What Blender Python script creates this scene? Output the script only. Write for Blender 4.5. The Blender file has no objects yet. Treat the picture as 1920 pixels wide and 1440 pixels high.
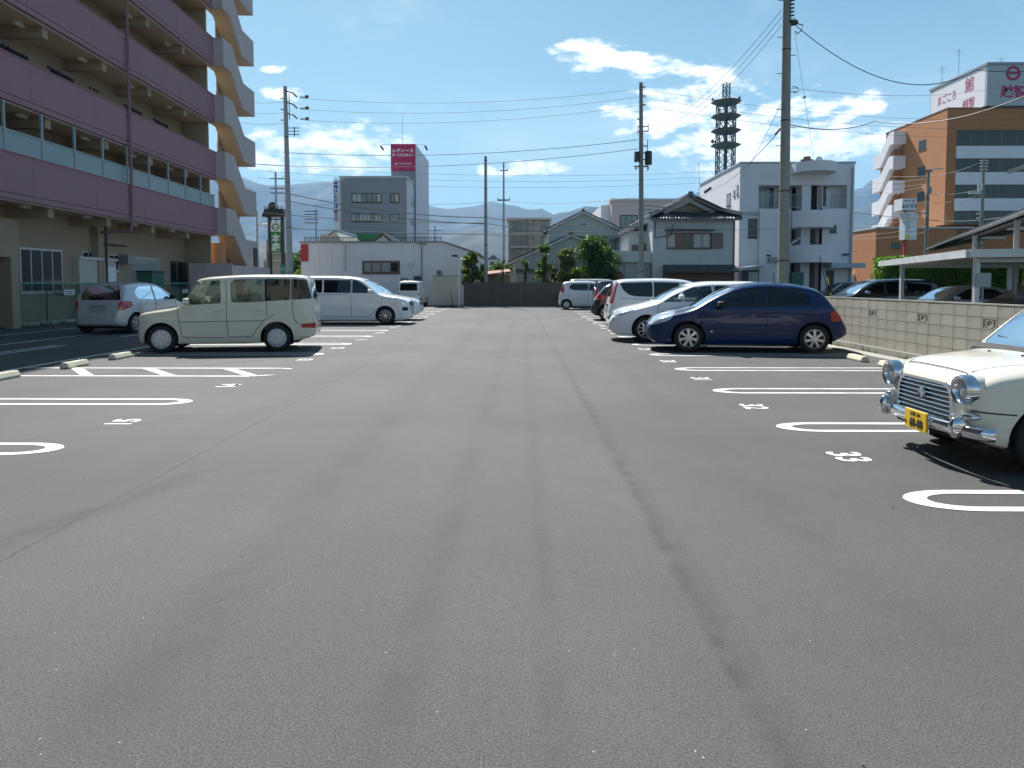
import bpy, bmesh, math, random
import numpy as np
from mathutils import Vector, Matrix, noise
random.seed(7)
S = bpy.context.scene
COL = S.collection
pi = math.pi
# ---------------------------------------------------------------- camera
F = 1323.0
TH = math.radians(3.0)
Y0 = 531 + F * math.tan(TH)      # row of the optical axis (lens shifted down)
YW = math.atan(15 / F)
CAMH = 1.5
HAZE = 1.0e-4
cd = bpy.data.cameras.new('camera')
cd.sensor_width = 36
cd.lens = 36 * F / 1920
cd.shift_y = -(720 - Y0) / 1920
cd.clip_start = 0.05
cd.clip_end = 40000
cam = bpy.data.objects.new('camera', cd)
cam.location = (0, 0, CAMH)
cam.rotation_euler = (pi / 2 - TH, 0, YW)
COL.objects.link(cam)
S.camera = cam
# ---------------------------------------------------------------- light
SUN = Vector((-0.272, 0.85, 1.0)).normalized()
sd = bpy.data.lights.new('sun', 'SUN')
sd.energy = 5.0
sd.angle = math.radians(0.53)
sd.color = (1, 0.96, 0.9)
so = bpy.data.objects.new('sun', sd)
so.rotation_euler = SUN.to_track_quat('Z', 'Y').to_euler()
so.location = (0, 0, 60)
COL.objects.link(so)
S.view_settings.view_transform = 'Standard'
S.view_settings.look = 'None'
S.view_settings.exposure = 0.88
S.view_settings.gamma = 1
S.view_settings.use_curve_mapping = False
S.cycles.use_denoising = True
S.cycles.max_bounces = 8
S.cycles.transparent_max_bounces = 24
S.cycles.volume_bounces = 1
S.cycles.sample_clamp_indirect = 6


def ray(px, py):
    x = (px - 960) / F
    v = (py - Y0) / F
    fy = math.cos(TH) - v * math.sin(TH)
    z = -math.sin(TH) - v * math.cos(TH)
    c, s = math.cos(YW), math.sin(YW)
    return Vector((x * c - fy * s, x * s + fy * c, z))


def G(px, py, z=0):            # point at height z seen at that pixel of the survey
    r = ray(px, py)
    return r * ((z - CAMH) / r.z) + Vector((0, 0, CAMH))


def at(px, py, Y):             # point at depth Y
    r = ray(px, py)
    return r * (Y / r.y) + Vector((0, 0, CAMH))


# ---------------------------------------------------------------- world
W = bpy.data.worlds.new('World')
S.world = W
W.use_nodes = True
nt = W.node_tree
nt.nodes.clear()


def N(t, kind, **kw):
    n = t.nodes.new(kind)
    for k, v in kw.items():
        if k.startswith('i_'):
            n.inputs[k[2:].replace('_', ' ')].default_value = v
        else:
            setattr(n, k, v)
    return n


def lk(t, a, b):
    t.links.new(a, b)


def mth(t, op, a, b=None, clamp=False):
    n = t.nodes.new('ShaderNodeMath')
    n.operation = op
    n.use_clamp = clamp
    for i, q in enumerate((a, b)):
        if q is None:
            continue
        if hasattr(q, 'links'):
            lk(t, q, n.inputs[i])
        else:
            n.inputs[i].default_value = q
    return n.outputs[0]


def mixc(t, fac, a, b, mode='MIX'):
    n = t.nodes.new('ShaderNodeMix')
    n.data_type = 'RGBA'
    n.blend_type = mode
    for i, q in ((0, fac), (6, a), (7, b)):
        if hasattr(q, 'links'):
            lk(t, q, n.inputs[i])
        elif i == 0:
            n.inputs[0].default_value = q
        else:
            n.inputs[i].default_value = (*q[:3], 1)
    return n.outputs[2]


def smooth(t, v, lo, hi, a=0.0, b=1.0):
    n = t.nodes.new('ShaderNodeMapRange')
    n.interpolation_type = 'SMOOTHSTEP'
    n.inputs[1].default_value = lo
    n.inputs[2].default_value = hi
    n.inputs[3].default_value = a
    n.inputs[4].default_value = b
    lk(t, v, n.inputs[0])
    return n.outputs[0]


sky = N(nt, 'ShaderNodeTexSky', sky_type='NISHITA', sun_disc=False)
sky.sun_elevation = math.asin(SUN.z)
sky.sun_rotation = math.atan2(SUN.x, SUN.y)
sky.altitude = 20
sky.air_density = 1.0
sky.dust_density = 0.7
sky.ozone_density = 1.6
tc = N(nt, 'ShaderNodeTexCoord')
STR = Vector((1, 1, 2.4))
vm = N(nt, 'ShaderNodeVectorMath', operation='MULTIPLY')
vm.inputs[1].default_value = STR
lk(nt, tc.outputs['Generated'], vm.inputs[0])
# clouds: soft patches of cumulus where they stand in the sky, broken up by noise
blobs = [(1275, 205, .075), (1330, 215, .085), (1250, 222, .06), (1400, 235, .07), (1470, 262, .085), (1545, 272, .08), (1400, 275, .09), (1330, 262, .06), (1480, 290, .08),
         (1600, 200, .035), (1560, 205, .03), (1620, 262, .05), (1100, 103, .040), (1135, 108, .036), (1180, 115, .034), (1225, 120, .032), (1270, 126, .03), (1310, 134, .028), (1350, 142, .024), (1075, 88, .022),
         (590, 275, .07), (650, 278, .07), (700, 282, .05), (530, 272, .05), (490, 260, .035), (480, 300, .04), (512, 130, .012), (525, 175, .02), (960, 318, .028), (1010, 316, .025), (915, 320, .022), (1030, 322, .02),
         (2300, 260, .11), (2700, 330, .16), (-300, 260, .12)]
acc = None
for (bx, by, br) in blobs:
    d = ray(bx, by).normalized()
    n = N(nt, 'ShaderNodeVectorMath', operation='DISTANCE')
    lk(nt, vm.outputs[0], n.inputs[0])
    n.inputs[1].default_value = (d.x, d.y, d.z * STR.z)
    o = mth(nt, 'SUBTRACT', 1.0, mth(nt, 'DIVIDE', n.outputs['Value'], br * 1.12))
    acc = o if acc is None else mth(nt, 'MAXIMUM', acc, o)
acc = mth(nt, 'MINIMUM', mth(nt, 'MAXIMUM', acc, -1.0), 0.62)
nz = N(nt, 'ShaderNodeTexNoise')
nz.inputs['Scale'].default_value = 21
nz.inputs['Detail'].default_value = 9
nz.inputs['Roughness'].default_value = 0.6
lk(nt, vm.outputs[0], nz.inputs['Vector'])
nz2 = N(nt, 'ShaderNodeTexNoise')
nz2.inputs['Scale'].default_value = 3.2
nz2.inputs['Detail'].default_value = 8
nz2.inputs['Roughness'].default_value = 0.62
nz2.inputs['Distortion'].default_value = 0.6
lk(nt, vm.outputs[0], nz2.inputs['Vector'])
nn = mth(nt, 'MULTIPLY', mth(nt, 'SUBTRACT', nz.outputs[0], 0.5), 3.9)
dens = smooth(nt, mth(nt, 'ADD', acc, nn), -0.05, 0.75)
wisp = mth(nt, 'MULTIPLY', smooth(nt, nz2.outputs[0], 0.5, 0.85), 0.25)
dens = mth(nt, 'MAXIMUM', dens, wisp)
# low white veil just above the horizon
sep = N(nt, 'ShaderNodeSeparateXYZ')
lk(nt, tc.outputs['Generated'], sep.inputs[0])
veil = smooth(nt, sep.outputs[2], 0.0, 0.45, 0.42, 0.0)
skyc = mixc(nt, 1.0, sky.outputs[0], (0.92, 1.22, 1.12), 'MULTIPLY')
c1 = mixc(nt, veil, skyc, (8.4, 11.8, 13.0))
c2 = mixc(nt, dens, c1, (17.5, 17.8, 18.0))
bg = N(nt, 'ShaderNodeBackground')
bg.inputs[1].default_value = 0.05
lk(nt, c2, bg.inputs[0])
ow = N(nt, 'ShaderNodeOutputWorld')
lk(nt, bg.outputs[0], ow.inputs[0])

# ---------------------------------------------------------------- materials
M = {}


def mat(name, col, rough=0.6, metal=0.0, var=0.0, vs=3.0, bump=0.0, bs=60.0, coat=0.0, spec=0.5, dirt=None, rnd=0.0, emis=0.0, streak=0.0):
    m = bpy.data.materials.new(name)
    m.use_nodes = True
    t = m.node_tree
    p = t.nodes['Principled BSDF']
    p.inputs['Base Color'].default_value = (*col, 1)
    p.inputs['Roughness'].default_value = rough
    p.inputs['Metallic'].default_value = metal
    p.inputs['Specular IOR Level'].default_value = spec
    p.inputs['Coat Weight'].default_value = coat
    p.inputs['Coat Roughness'].default_value = 0.04
    if emis:
        p.inputs['Emission Color'].default_value = (*col, 1)
        p.inputs['Emission Strength'].default_value = emis
    o = None
    tcn = N(t, 'ShaderNodeTexCoord')
    src = tcn.outputs['Object']
    if var:
        n = N(t, 'ShaderNodeTexNoise')
        n.inputs['Scale'].default_value = vs
        n.inputs['Detail'].default_value = 7
        n.inputs['Roughness'].default_value = 0.62
        lk(t, src, n.inputs['Vector'])
        f = smooth(t, n.outputs[0], 0.25, 0.75, 1 - var, 1 + var)
        cc = N(t, 'ShaderNodeCombineXYZ')
        for i in range(3):
            lk(t, f, cc.inputs[i])
        o = mixc(t, 1.0, col, cc.outputs[0], 'MULTIPLY')
        lk(t, smooth(t, n.outputs[0], 0.3, 0.7, max(rough - .08, 0.02), min(rough + .08, 1)), p.inputs['Roughness'])
    if streak:
        mp = N(t, 'ShaderNodeMapping')
        mp.inputs['Scale'].default_value = (3.0, 3.0, 0.22)
        lk(t, src, mp.inputs['Vector'])
        n = N(t, 'ShaderNodeTexNoise')
        n.inputs['Scale'].default_value = 1.6
        n.inputs['Detail'].default_value = 8
        n.inputs['Roughness'].default_value = 0.7
        lk(t, mp.outputs[0], n.inputs['Vector'])
        f = smooth(t, n.outputs[0], 0.5, 0.8, 0, streak)
        o = mixc(t, f, o if o is not None else col, tuple(c * 0.35 for c in col))
    if dirt:
        dc, ds, lo, hi, am = dirt
        n = N(t, 'ShaderNodeTexNoise')
        n.inputs['Scale'].default_value = ds
        n.inputs['Detail'].default_value = 9
        n.inputs['Roughness'].default_value = 0.68
        lk(t, src, n.inputs['Vector'])
        f = smooth(t, n.outputs[0], lo, hi, 0, am)
        o = mixc(t, f, o if o is not None else col, dc)
    if rnd:
        oi = N(t, 'ShaderNodeObjectInfo')
        f = smooth(t, oi.outputs['Random'], 0, 1, 1 - rnd, 1 + rnd)
        cc = N(t, 'ShaderNodeCombineXYZ')
        for i in range(3):
            lk(t, f, cc.inputs[i])
        o = mixc(t, 1.0, o if o is not None else col, cc.outputs[0], 'MULTIPLY')
    if o is not None:
        lk(t, o, p.inputs['Base Color'])
    if bump:
        n = N(t, 'ShaderNodeTexNoise')
        n.inputs['Scale'].default_value = bs
        n.inputs['Detail'].default_value = 5
        lk(t, src, n.inputs['Vector'])
        b = N(t, 'ShaderNodeBump')
        b.inputs['Strength'].default_value = bump
        b.inputs['Distance'].default_value = 0.02
        lk(t, n.outputs[0], b.inputs['Height'])
        lk(t, b.outputs[0], p.inputs['Normal'])
    M[name] = m
    return m


def glass(name, tint, refl=0.02, dark=0.0):
    """clear or tinted sheet: fresnel reflection over a tinted clear pane"""
    m = bpy.data.materials.new(name)
    m.use_nodes = True
    t = m.node_tree
    t.nodes.clear()
    out = N(t, 'ShaderNodeOutputMaterial')
    tr = N(t, 'ShaderNodeBsdfTransparent')
    tr.inputs[0].default_value = (*tint, 1)
    gl = N(t, 'ShaderNodeBsdfGlossy')
    gl.inputs['Roughness'].default_value = refl
    gl.inputs['Color'].default_value = (0.9, 0.95, 1, 1)
    fr = N(t, 'ShaderNodeFresnel')
    fr.inputs[0].default_value = 1.52
    mx = N(t, 'ShaderNodeMixShader')
    lk(t, fr.outputs[0], mx.inputs[0])
    lk(t, tr.outputs[0], mx.inputs[1])
    lk(t, gl.outputs[0], mx.inputs[2])
    lk(t, mx.outputs[0], out.inputs[0])
    M[name] = m
    return m


# paint etc.
mat('paint_cream', (.68, .65, .54), .32, coat=.8, spec=.4)
mat('paint_ivory', (.74, .73, .63), .3, coat=.9, spec=.4)
mat('paint_white', (.80, .81, .83), .3, coat=.8, spec=.4)
mat('paint_pearl', (.72, .74, .78), .3, coat=.8, spec=.4)
mat('paint_silver', (.42, .45, .50), .34, metal=.45, coat=.8)
mat('paint_blue', (.002, .018, .085), .25, coat=.5, spec=.2)
mat('paint_black', (.008, .008, .010), .22, coat=1.0)
mat('paint_maroon', (.018, .006, .010), .22, coat=1.0)
mat('paint_navy', (.012, .014, .035), .25, coat=1.0)
mat('paint_grey', (.12, .13, .15), .3, metal=.4, coat=.8)
mat('paint_lightsilver', (.50, .53, .56), .32, metal=.3, coat=.8)
glass('glass_clear', (.72, .80, .76))
glass('glass_tint', (.28, .34, .32))
glass('glass_dark', (.07, .085, .10))
mat('chrome', (.72, .74, .78), .08, metal=1)
mat('alloy', (.55, .56, .58), .28, metal=.8)
mat('hubcap', (.58, .58, .60), .38, metal=.25, coat=.3)
mat('black_plastic', (.012, .012, .014), .65, spec=.3)
mat('seam_dark', (.03, .03, .03), .8)
mat('rubber', (.018, .018, .019), .82, var=.25, vs=20)
mat('underbody', (.012, .012, .012), .9)
mat('seat_fabric', (.30, .28, .24), .9)
mat('seat_dark', (.05, .05, .055), .9)
mat('lamp_glass', (.62, .66, .70), .08, metal=.55, coat=1)
mat('lamp_red', (.42, .012, .015), .15, coat=1)
mat('lamp_orange', (.7, .2, .02), .15, coat=1)
mat('plate_white', (.75, .76, .74), .4)
mat('plate_yellow', (.80, .50, .015), .4)
mat('plate_green', (.02, .16, .06), .5)
mat('ink_black', (.015, .015, .015), .5)
mat('ink_white', (.8, .8, .8), .5)
mat('ink_magenta', (.42, .02, .10), .5)
mat('ink_faded', (.42, .10, .16), .5)
mat('tile_silver_glint', (.30, .31, .34), .22, metal=.5, coat=.6)  # silver glazed tile, its paler colour also paints the highlight along the verge
# building and street
mat('pink_render', (.32, .175, .20), .85, var=.06, vs=1.5, bump=.15, bs=90, streak=.12)
mat('cream_render', (.36, .285, .20), .85, var=.06, vs=1.2, bump=.15, bs=90, streak=.15)
mat('pale_render', (.50, .43, .42), .85, var=.05, vs=1.2, bump=.15, bs=90, streak=.18)
mat('soffit_bounce', (.52, .40, .27), .85, var=.05)  # cream underside with the orange of bounced light put into its colour
mat('white_render', (.76, .75, .78), .8, var=.04, vs=.8, streak=.10)
mat('white_panel', (.78, .78, .82), .55, var=.03, vs=.5, streak=.08)
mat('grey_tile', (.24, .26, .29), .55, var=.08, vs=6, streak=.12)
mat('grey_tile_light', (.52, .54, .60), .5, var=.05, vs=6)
mat('green_render', (.50, .58, .54), .85, var=.05, vs=1, streak=.15)
mat('house_render', (.52, .56, .57), .85, var=.05, vs=1, streak=.12)
mat('beige_render', (.50, .46, .38), .85, var=.06, vs=1, streak=.15)
mat('concrete', (.36, .35, .31), .88, var=.12, vs=4, bump=.3, bs=70, dirt=((.14, .13, .11), 3, .5, .75, .5))
mat('pole_concrete', (.25, .26, .235), .8, var=.1, vs=5, streak=.25)
mat('pole_steel', (.34, .35, .37), .5, metal=.3, var=.08, vs=5)
mat('dark_steel', (.05, .05, .055), .55, metal=.4)
mat('grey_metal', (.30, .31, .32), .5, metal=.4, var=.06)
mat('light_metal', (.62, .64, .66), .4, metal=.25, var=.05)
mat('alu', (.55, .57, .58), .35, metal=.7)
mat('rail_white', (.30, .37, .38), .5)
mat('rail_glass', (.20, .29, .30), .35, spec=.6)
mat('green_mesh', (.04, .15, .11), .6)
mat('green_rail', (.16, .42, .34), .5)
mat('window_glass', (.02, .03, .032), .08, spec=.55)
mat('window_curtain', (.32, .36, .36), .18, spec=.9, var=.15, vs=4)
mat('window_green', (.10, .16, .15), .08, spec=.9)
mat('shutter_brown', (.20, .165, .15), .7)
mat('frame_dark', (.05, .05, .055), .5)
mat('frame_brown', (.17, .09, .07), .5)
mat('opening_dark', (.01, .01, .012), .9)
mat('roof_tile', (.085, .09, .105), .17, var=.15, vs=9)
mat('roof_metal_dark', (.04, .045, .05), .45, var=.1)
mat('roof_rust', (.25, .11, .08), .8, var=.2)
mat('ac_white', (.45, .48, .47), .6, var=.05)
mat('orange_render', (.62, .28, .12), .85)
mat('blackboard_wall', (.115, .108, .095), .85, var=.22, vs=3, streak=.5, bump=.2)
mat('cabinet', (.52, .49, .42), .6, var=.04, streak=.1)
mat('bark', (.06, .045, .03), .9, var=.3, vs=8)
mat('magenta_sign', (.46, .012, .09), .5)
mat('blue_sign', (.02, .06, .36), .5)
mat('green_sign', (.02, .24, .045), .5)
mat('teal_sign', (.02, .22, .18), .5)
mat('red_sign', (.42, .03, .035), .5)
mat('white_sign', (.74, .74, .76), .5)
mat('sign_grey', (.42, .46, .48), .5, var=.04)
mat('wheelstop', (.60, .57, .43), .75, var=.08, vs=9, bump=.2, dirt=((.25, .22, .18), 12, .55, .75, .6))
mat('reflector', (.7, .55, .1), .3)
mat('tower_steel', (.09, .16, .17), .6)
mat('tower_red', (.13, .07, .07), .7)
mat('lamp_white', (.8, .8, .78), .4)
mat('skin_wire', (.06, .065, .07), .6)


def paint_road():
    m = mat('road_paint', (.78, .78, .76), .6, var=.05, vs=10)
    t = m.node_tree
    p = t.nodes['Principled BSDF']
    tcn = N(t, 'ShaderNodeTexCoord')
    n = N(t, 'ShaderNodeTexNoise')
    n.inputs['Scale'].default_value = 70
    n.inputs['Detail'].default_value = 6
    n.inputs['Roughness'].default_value = .8
    lk(t, tcn.outputs['Object'], n.inputs['Vector'])
    f = smooth(t, n.outputs[0], .46, .72, 0, .85)
    n2 = N(t, 'ShaderNodeTexNoise'); n2.inputs['Scale'].default_value = 2.5; n2.inputs['Detail'].default_value = 6
    lk(t, tcn.outputs['Object'], n2.inputs['Vector'])
    c0 = mixc(t, smooth(t, n2.outputs[0], .4, .7), (.80, .80, .78), (.60, .60, .58))
    lk(t, mixc(t, f, c0, (.25, .25, .245)), p.inputs['Base Color'])


paint_road()


def leafmat(name, a, b):
    m = bpy.data.materials.new(name)
    m.use_nodes = True
    t = m.node_tree
    p = t.nodes['Principled BSDF']
    g = N(t, 'ShaderNodeNewGeometry')
    c = mixc(t, g.outputs['Random Per Island'], a, b)
    lk(t, c, p.inputs['Base Color'])
    p.inputs['Roughness'].default_value = .45
    tl = N(t, 'ShaderNodeBsdfTranslucent')
    lk(t, mixc(t, 1.0, c, (1.5, 1.7, .6), 'MULTIPLY'), tl.inputs[0])
    mx = N(t, 'ShaderNodeMixShader')
    mx.inputs[0].default_value = .35
    lk(t, p.outputs[0], mx.inputs[1])
    lk(t, tl.outputs[0], mx.inputs[2])
    lk(t, mx.outputs[0], t.nodes['Material Output'].inputs[0])
    M[name] = m


leafmat('leaf_dark', (.025, .065, .015), (.08, .14, .03))
leafmat('leaf_mid', (.05, .10, .02), (.12, .18, .04))
leafmat('leaf_hedge', (.07, .17, .02), (.16, .30, .04))
leafmat('leaf_glossy', (.03, .07, .02), (.16, .20, .05))


# ---------------------------------------------------------------- mesh builder
class MB:
    def __init__(s):
        s.v, s.f, s.m = [], [], []

    def add(s, vs, fs, m=0):
        o = len(s.v)
        s.v += [tuple(p) for p in vs]
        s.f += [tuple(i + o for i in f) for f in fs]
        s.m += [m] * len(fs)
        return s

    def box(s, x0, x1, y0, y1, z0, z1, m=0):
        if x0 > x1: x0, x1 = x1, x0
        if y0 > y1: y0, y1 = y1, y0
        if z0 > z1: z0, z1 = z1, z0
        return s.add([(x0, y0, z0), (x1, y0, z0), (x1, y1, z0), (x0, y1, z0), (x0, y0, z1), (x1, y0, z1), (x1, y1, z1), (x0, y1, z1)],
                     [(0, 3, 2, 1), (4, 5, 6, 7), (0, 1, 5, 4), (1, 2, 6, 5), (2, 3, 7, 6), (3, 0, 4, 7)], m)

    def prism(s, poly, axis, a, b, m=0):
        n = len(poly)
        ar = sum(poly[i][0] * poly[(i + 1) % n][1] - poly[(i + 1) % n][0] * poly[i][1] for i in range(n))
        if ar < 0: poly = poly[::-1]
        if a > b: a, b = b, a

        def P(p, c):
            return {'x': (c, p[0], p[1]), 'y': (p[0], c, p[1]), 'z': (p[0], p[1], c)}[axis]
        vs = [P(p, a) for p in poly] + [P(p, b) for p in poly]
        fs = [tuple(range(n))[::-1], tuple(range(n, 2 * n))] + [(i, (i + 1) % n, n + (i + 1) % n, n + i) for i in range(n)]
        if axis == 'y':
            fs = [f[::-1] for f in fs]
        return s.add(vs, fs, m)

    def hexa(s, bot, top, m=0):   # 4 bottom pts, 4 top pts (ccw)
        return s.add(list(bot) + list(top), [(3, 2, 1, 0), (4, 5, 6, 7), (0, 1, 5, 4), (1, 2, 6, 5), (2, 3, 7, 6), (3, 0, 4, 7)], m)

    def cyl(s, p0, p1, r0, r1=None, n=10, m=0, cap=True):
        r1 = r0 if r1 is None else r1
        p0, p1 = Vector(p0), Vector(p1)
        d = (p1 - p0)
        if d.length < 1e-6: return s
        q = d.to_track_quat('Z', 'Y')
        vs = []
        for p, r in ((p0, r0), (p1, r1)):
            for i in range(n):
                a = 2 * pi * i / n
                vs.append(p + q @ Vector((r * math.cos(a), r * math.sin(a), 0)))
        fs = [(i, (i + 1) % n, n + (i + 1) % n, n + i) for i in range(n)]
        if cap: fs += [tuple(range(n))[::-1], tuple(range(n, 2 * n))]
        return s.add(vs, fs, m)

    def tube(s, pts, r, n=5, m=0):
        pts = [Vector(p) for p in pts]
        vs, fs = [], []
        for k, p in enumerate(pts):
            a = pts[max(k - 1, 0)]; b = pts[min(k + 1, len(pts) - 1)]
            q = (b - a).to_track_quat('Z', 'Y')
            for i in range(n):
                t = 2 * pi * i / n
                vs.append(p + q @ Vector((r * math.cos(t), r * math.sin(t), 0)))
        for k in range(len(pts) - 1):
            for i in range(n):
                fs.append((k * n + i, k * n + (i + 1) % n, (k + 1) * n + (i + 1) % n, (k + 1) * n + i))
        fs += [tuple(range(n))[::-1], tuple(range((len(pts) - 1) * n, len(pts) * n))]
        return s.add(vs, fs, m)

    def lathe(s, prof, c=(0, 0, 0), axis='y', n=32, m=0, a0=0, a1=2 * pi):   # prof (r, along)
        full = abs(a1 - a0 - 2 * pi) < 1e-6
        k = n if full else n + 1
        vs, fs = [], []
        for (r, t) in prof:
            for i in range(k):
                a = a0 + (a1 - a0) * i / n
                u, w = r * math.cos(a), r * math.sin(a)
                vs.append({'y': (c[0] + u, c[1] + t, c[2] + w), 'z': (c[0] + u, c[1] + w, c[2] + t), 'x': (c[0] + t, c[1] + u, c[2] + w)}[axis])
        for j in range(len(prof) - 1):
            for i in range(k if full else k - 1):
                fs.append((j * k + i, j * k + (i + 1) % k, (j + 1) * k + (i + 1) % k, (j + 1) * k + i))
        return s.add(vs, fs, m)

    def mesh(s, name, mats):
        me = bpy.data.meshes.new(name)
        me.from_pydata(s.v, [], s.f)
        for mm in (mats if isinstance(mats, (list, tuple)) else [mats]):
            me.materials.append(M[mm])
        if any(s.m):
            me.polygons.foreach_set('material_index', s.m)
        return me

    def build(s, name, mats, parent=None, smooth=None, bevel=0, fix=False, loc=None, origin=None):
        if origin is not None:
            ox, oy, oz = origin
            s.v = [(x - ox, y - oy, z - oz) for x, y, z in s.v]
            loc = origin
        me = s.mesh(name, mats)
        if fix:
            bm = bmesh.new(); bm.from_mesh(me)
            bmesh.ops.recalc_face_normals(bm, faces=bm.faces)
            bm.to_mesh(me); bm.free()
        return obj(name, me, parent, smooth, bevel, loc)


def obj(name, me, parent=None, smooth=None, bevel=0, loc=None):
    if smooth:
        me.shade_smooth()
        me.set_sharp_from_angle(angle=math.radians(smooth))
    o = bpy.data.objects.new(name, me)
    COL.objects.link(o)
    if parent: o.parent = parent
    if loc is not None: o.location = loc
    if bevel:
        b = o.modifiers.new('bevel', 'BEVEL')
        b.width = bevel; b.segments = 2; b.limit_method = 'ANGLE'; b.angle_limit = math.radians(40)
    return o


def thing(name, label, cat, loc=(0, 0, 0), rz=0.0, group=None):
    o = bpy.data.objects.new(name, None)
    COL.objects.link(o)
    o.empty_display_size = .3
    o.location = loc
    o.rotation_euler = (0, 0, rz)
    o['label'] = label; o['category'] = cat
    if group: o['group'] = group
    return o


def tag(o, label, cat, group=None, kind=None):
    if label: o['label'] = label
    if cat: o['category'] = cat
    if group: o['group'] = group
    if kind: o['kind'] = kind
    return o


def kids(o):
    return [c for c in bpy.data.objects if c.parent == o]


def copy_tree(o, kidmap, parent=None):
    c = o.copy(); COL.objects.link(c)
    if parent: c.parent = parent
    for ch in kidmap.get(o, []): copy_tree(ch, kidmap, c)
    return c


TMP = bpy.data.scenes.new('tmp')


def evalmesh(o):
    vl = TMP.view_layers[0]
    TMP.collection.objects.link(o)
    with bpy.context.temp_override(scene=TMP, view_layer=vl):
        dg = bpy.context.evaluated_depsgraph_get()
    dg.update()
    me = bpy.data.meshes.new_from_object(o.evaluated_get(dg), depsgraph=dg)
    TMP.collection.objects.unlink(o)
    return me


def boolean(ma, mb_, op):
    a = bpy.data.objects.new('a', ma); b = bpy.data.objects.new('b', mb_)
    TMP.collection.objects.link(b)
    md = a.modifiers.new('b', 'BOOLEAN')
    md.operation = op; md.object = b; md.solver = 'MANIFOLD'
    me = evalmesh(a)
    if len(me.polygons) == 0 or (op == 'DIFFERENCE' and len(me.polygons) == len(ma.polygons)):
        md.solver = 'EXACT'
        me = evalmesh(a)
    TMP.collection.objects.unlink(b)
    bpy.data.objects.remove(a); bpy.data.objects.remove(b)
    return me


TEXTS = {}


def textmesh(s, size=1.0, depth=0.004, mt='ink_black', align='CENTER', sx=1.0, bold=0.0, vertical=False):
    """lettering as a mesh in the XY plane, facing +Z, centred"""
    if vertical: s = '\n'.join(s)
    cu = bpy.data.curves.new('lettering', 'FONT')
    cu.body = s; cu.size = size; cu.extrude = depth; cu.offset = bold
    cu.align_x = align; cu.align_y = 'CENTER'; cu.resolution_u = 2
    if vertical: cu.space_line = .82
    o = bpy.data.objects.new('lettering', cu)
    me = evalmesh(o)
    bpy.data.objects.remove(o)
    me.materials.clear()
    me.materials.append(M[mt])
    if sx != 1.0: me.transform(Matrix.Diagonal((sx, 1, 1, 1)))
    return me


def text(s, loc, rot, size, mt, parent=None, name='lettering', sx=1.0, bold=0.0, depth=.004, vertical=False):
    me = textmesh(s, size, depth, mt, sx=sx, bold=bold, vertical=vertical)
    o = bpy.data.objects.new(name, me)
    COL.objects.link(o)
    o.location = loc; o.rotation_euler = rot
    if parent: o.parent = parent
    return o


def pchip(pts):
    xs = np.array([p[0] for p in pts], float); ys = np.array([p[1] for p in pts], float)
    h = np.diff(xs); dl = np.diff(ys) / h
    n = len(xs); d = np.zeros(n)
    if n == 2:
        d[:] = dl[0]
    else:
        for i in range(1, n - 1):
            if dl[i - 1] * dl[i] > 0:
                w1 = 2 * h[i] + h[i - 1]; w2 = h[i] + 2 * h[i - 1]
                d[i] = (w1 + w2) / (w1 / dl[i - 1] + w2 / dl[i])
        d[0] = dl[0]; d[-1] = dl[-1]

    def f(x):
        x = min(max(x, xs[0]), xs[-1])
        i = min(int(np.searchsorted(xs, x, side='right')) - 1, n - 2)
        t = (x - xs[i]) / h[i]
        return float((2 * t ** 3 - 3 * t ** 2 + 1) * ys[i] + (t ** 3 - 2 * t ** 2 + t) * h[i] * d[i] + (-2 * t ** 3 + 3 * t ** 2) * ys[i + 1] + (t ** 3 - t ** 2) * h[i] * d[i + 1])
    return f


def rounded(poly, r, n=4):
    out = []
    k = len(poly)
    for i in range(k):
        p = Vector(poly[i]); a = Vector(poly[i - 1]); b = Vector(poly[(i + 1) % k])
        da = (a - p); db = (b - p)
        q = min(r, da.length * .45, db.length * .45)
        if q < 1e-4:
            out.append(tuple(p)); continue
        s = p + da.normalized() * q; e = p + db.normalized() * q
        for j in range(n + 1):
            t = j / n
            out.append(tuple(s * (1 - t) ** 2 + p * 2 * t * (1 - t) + e * t * t))
    return out


def wire_pts(a, b, sag, n=10):
    a, b = Vector(a), Vector(b)
    return [a.lerp(b, i / n) - Vector((0, 0, 4 * sag * (i / n) * (1 - i / n))) for i in range(n + 1)]
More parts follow.
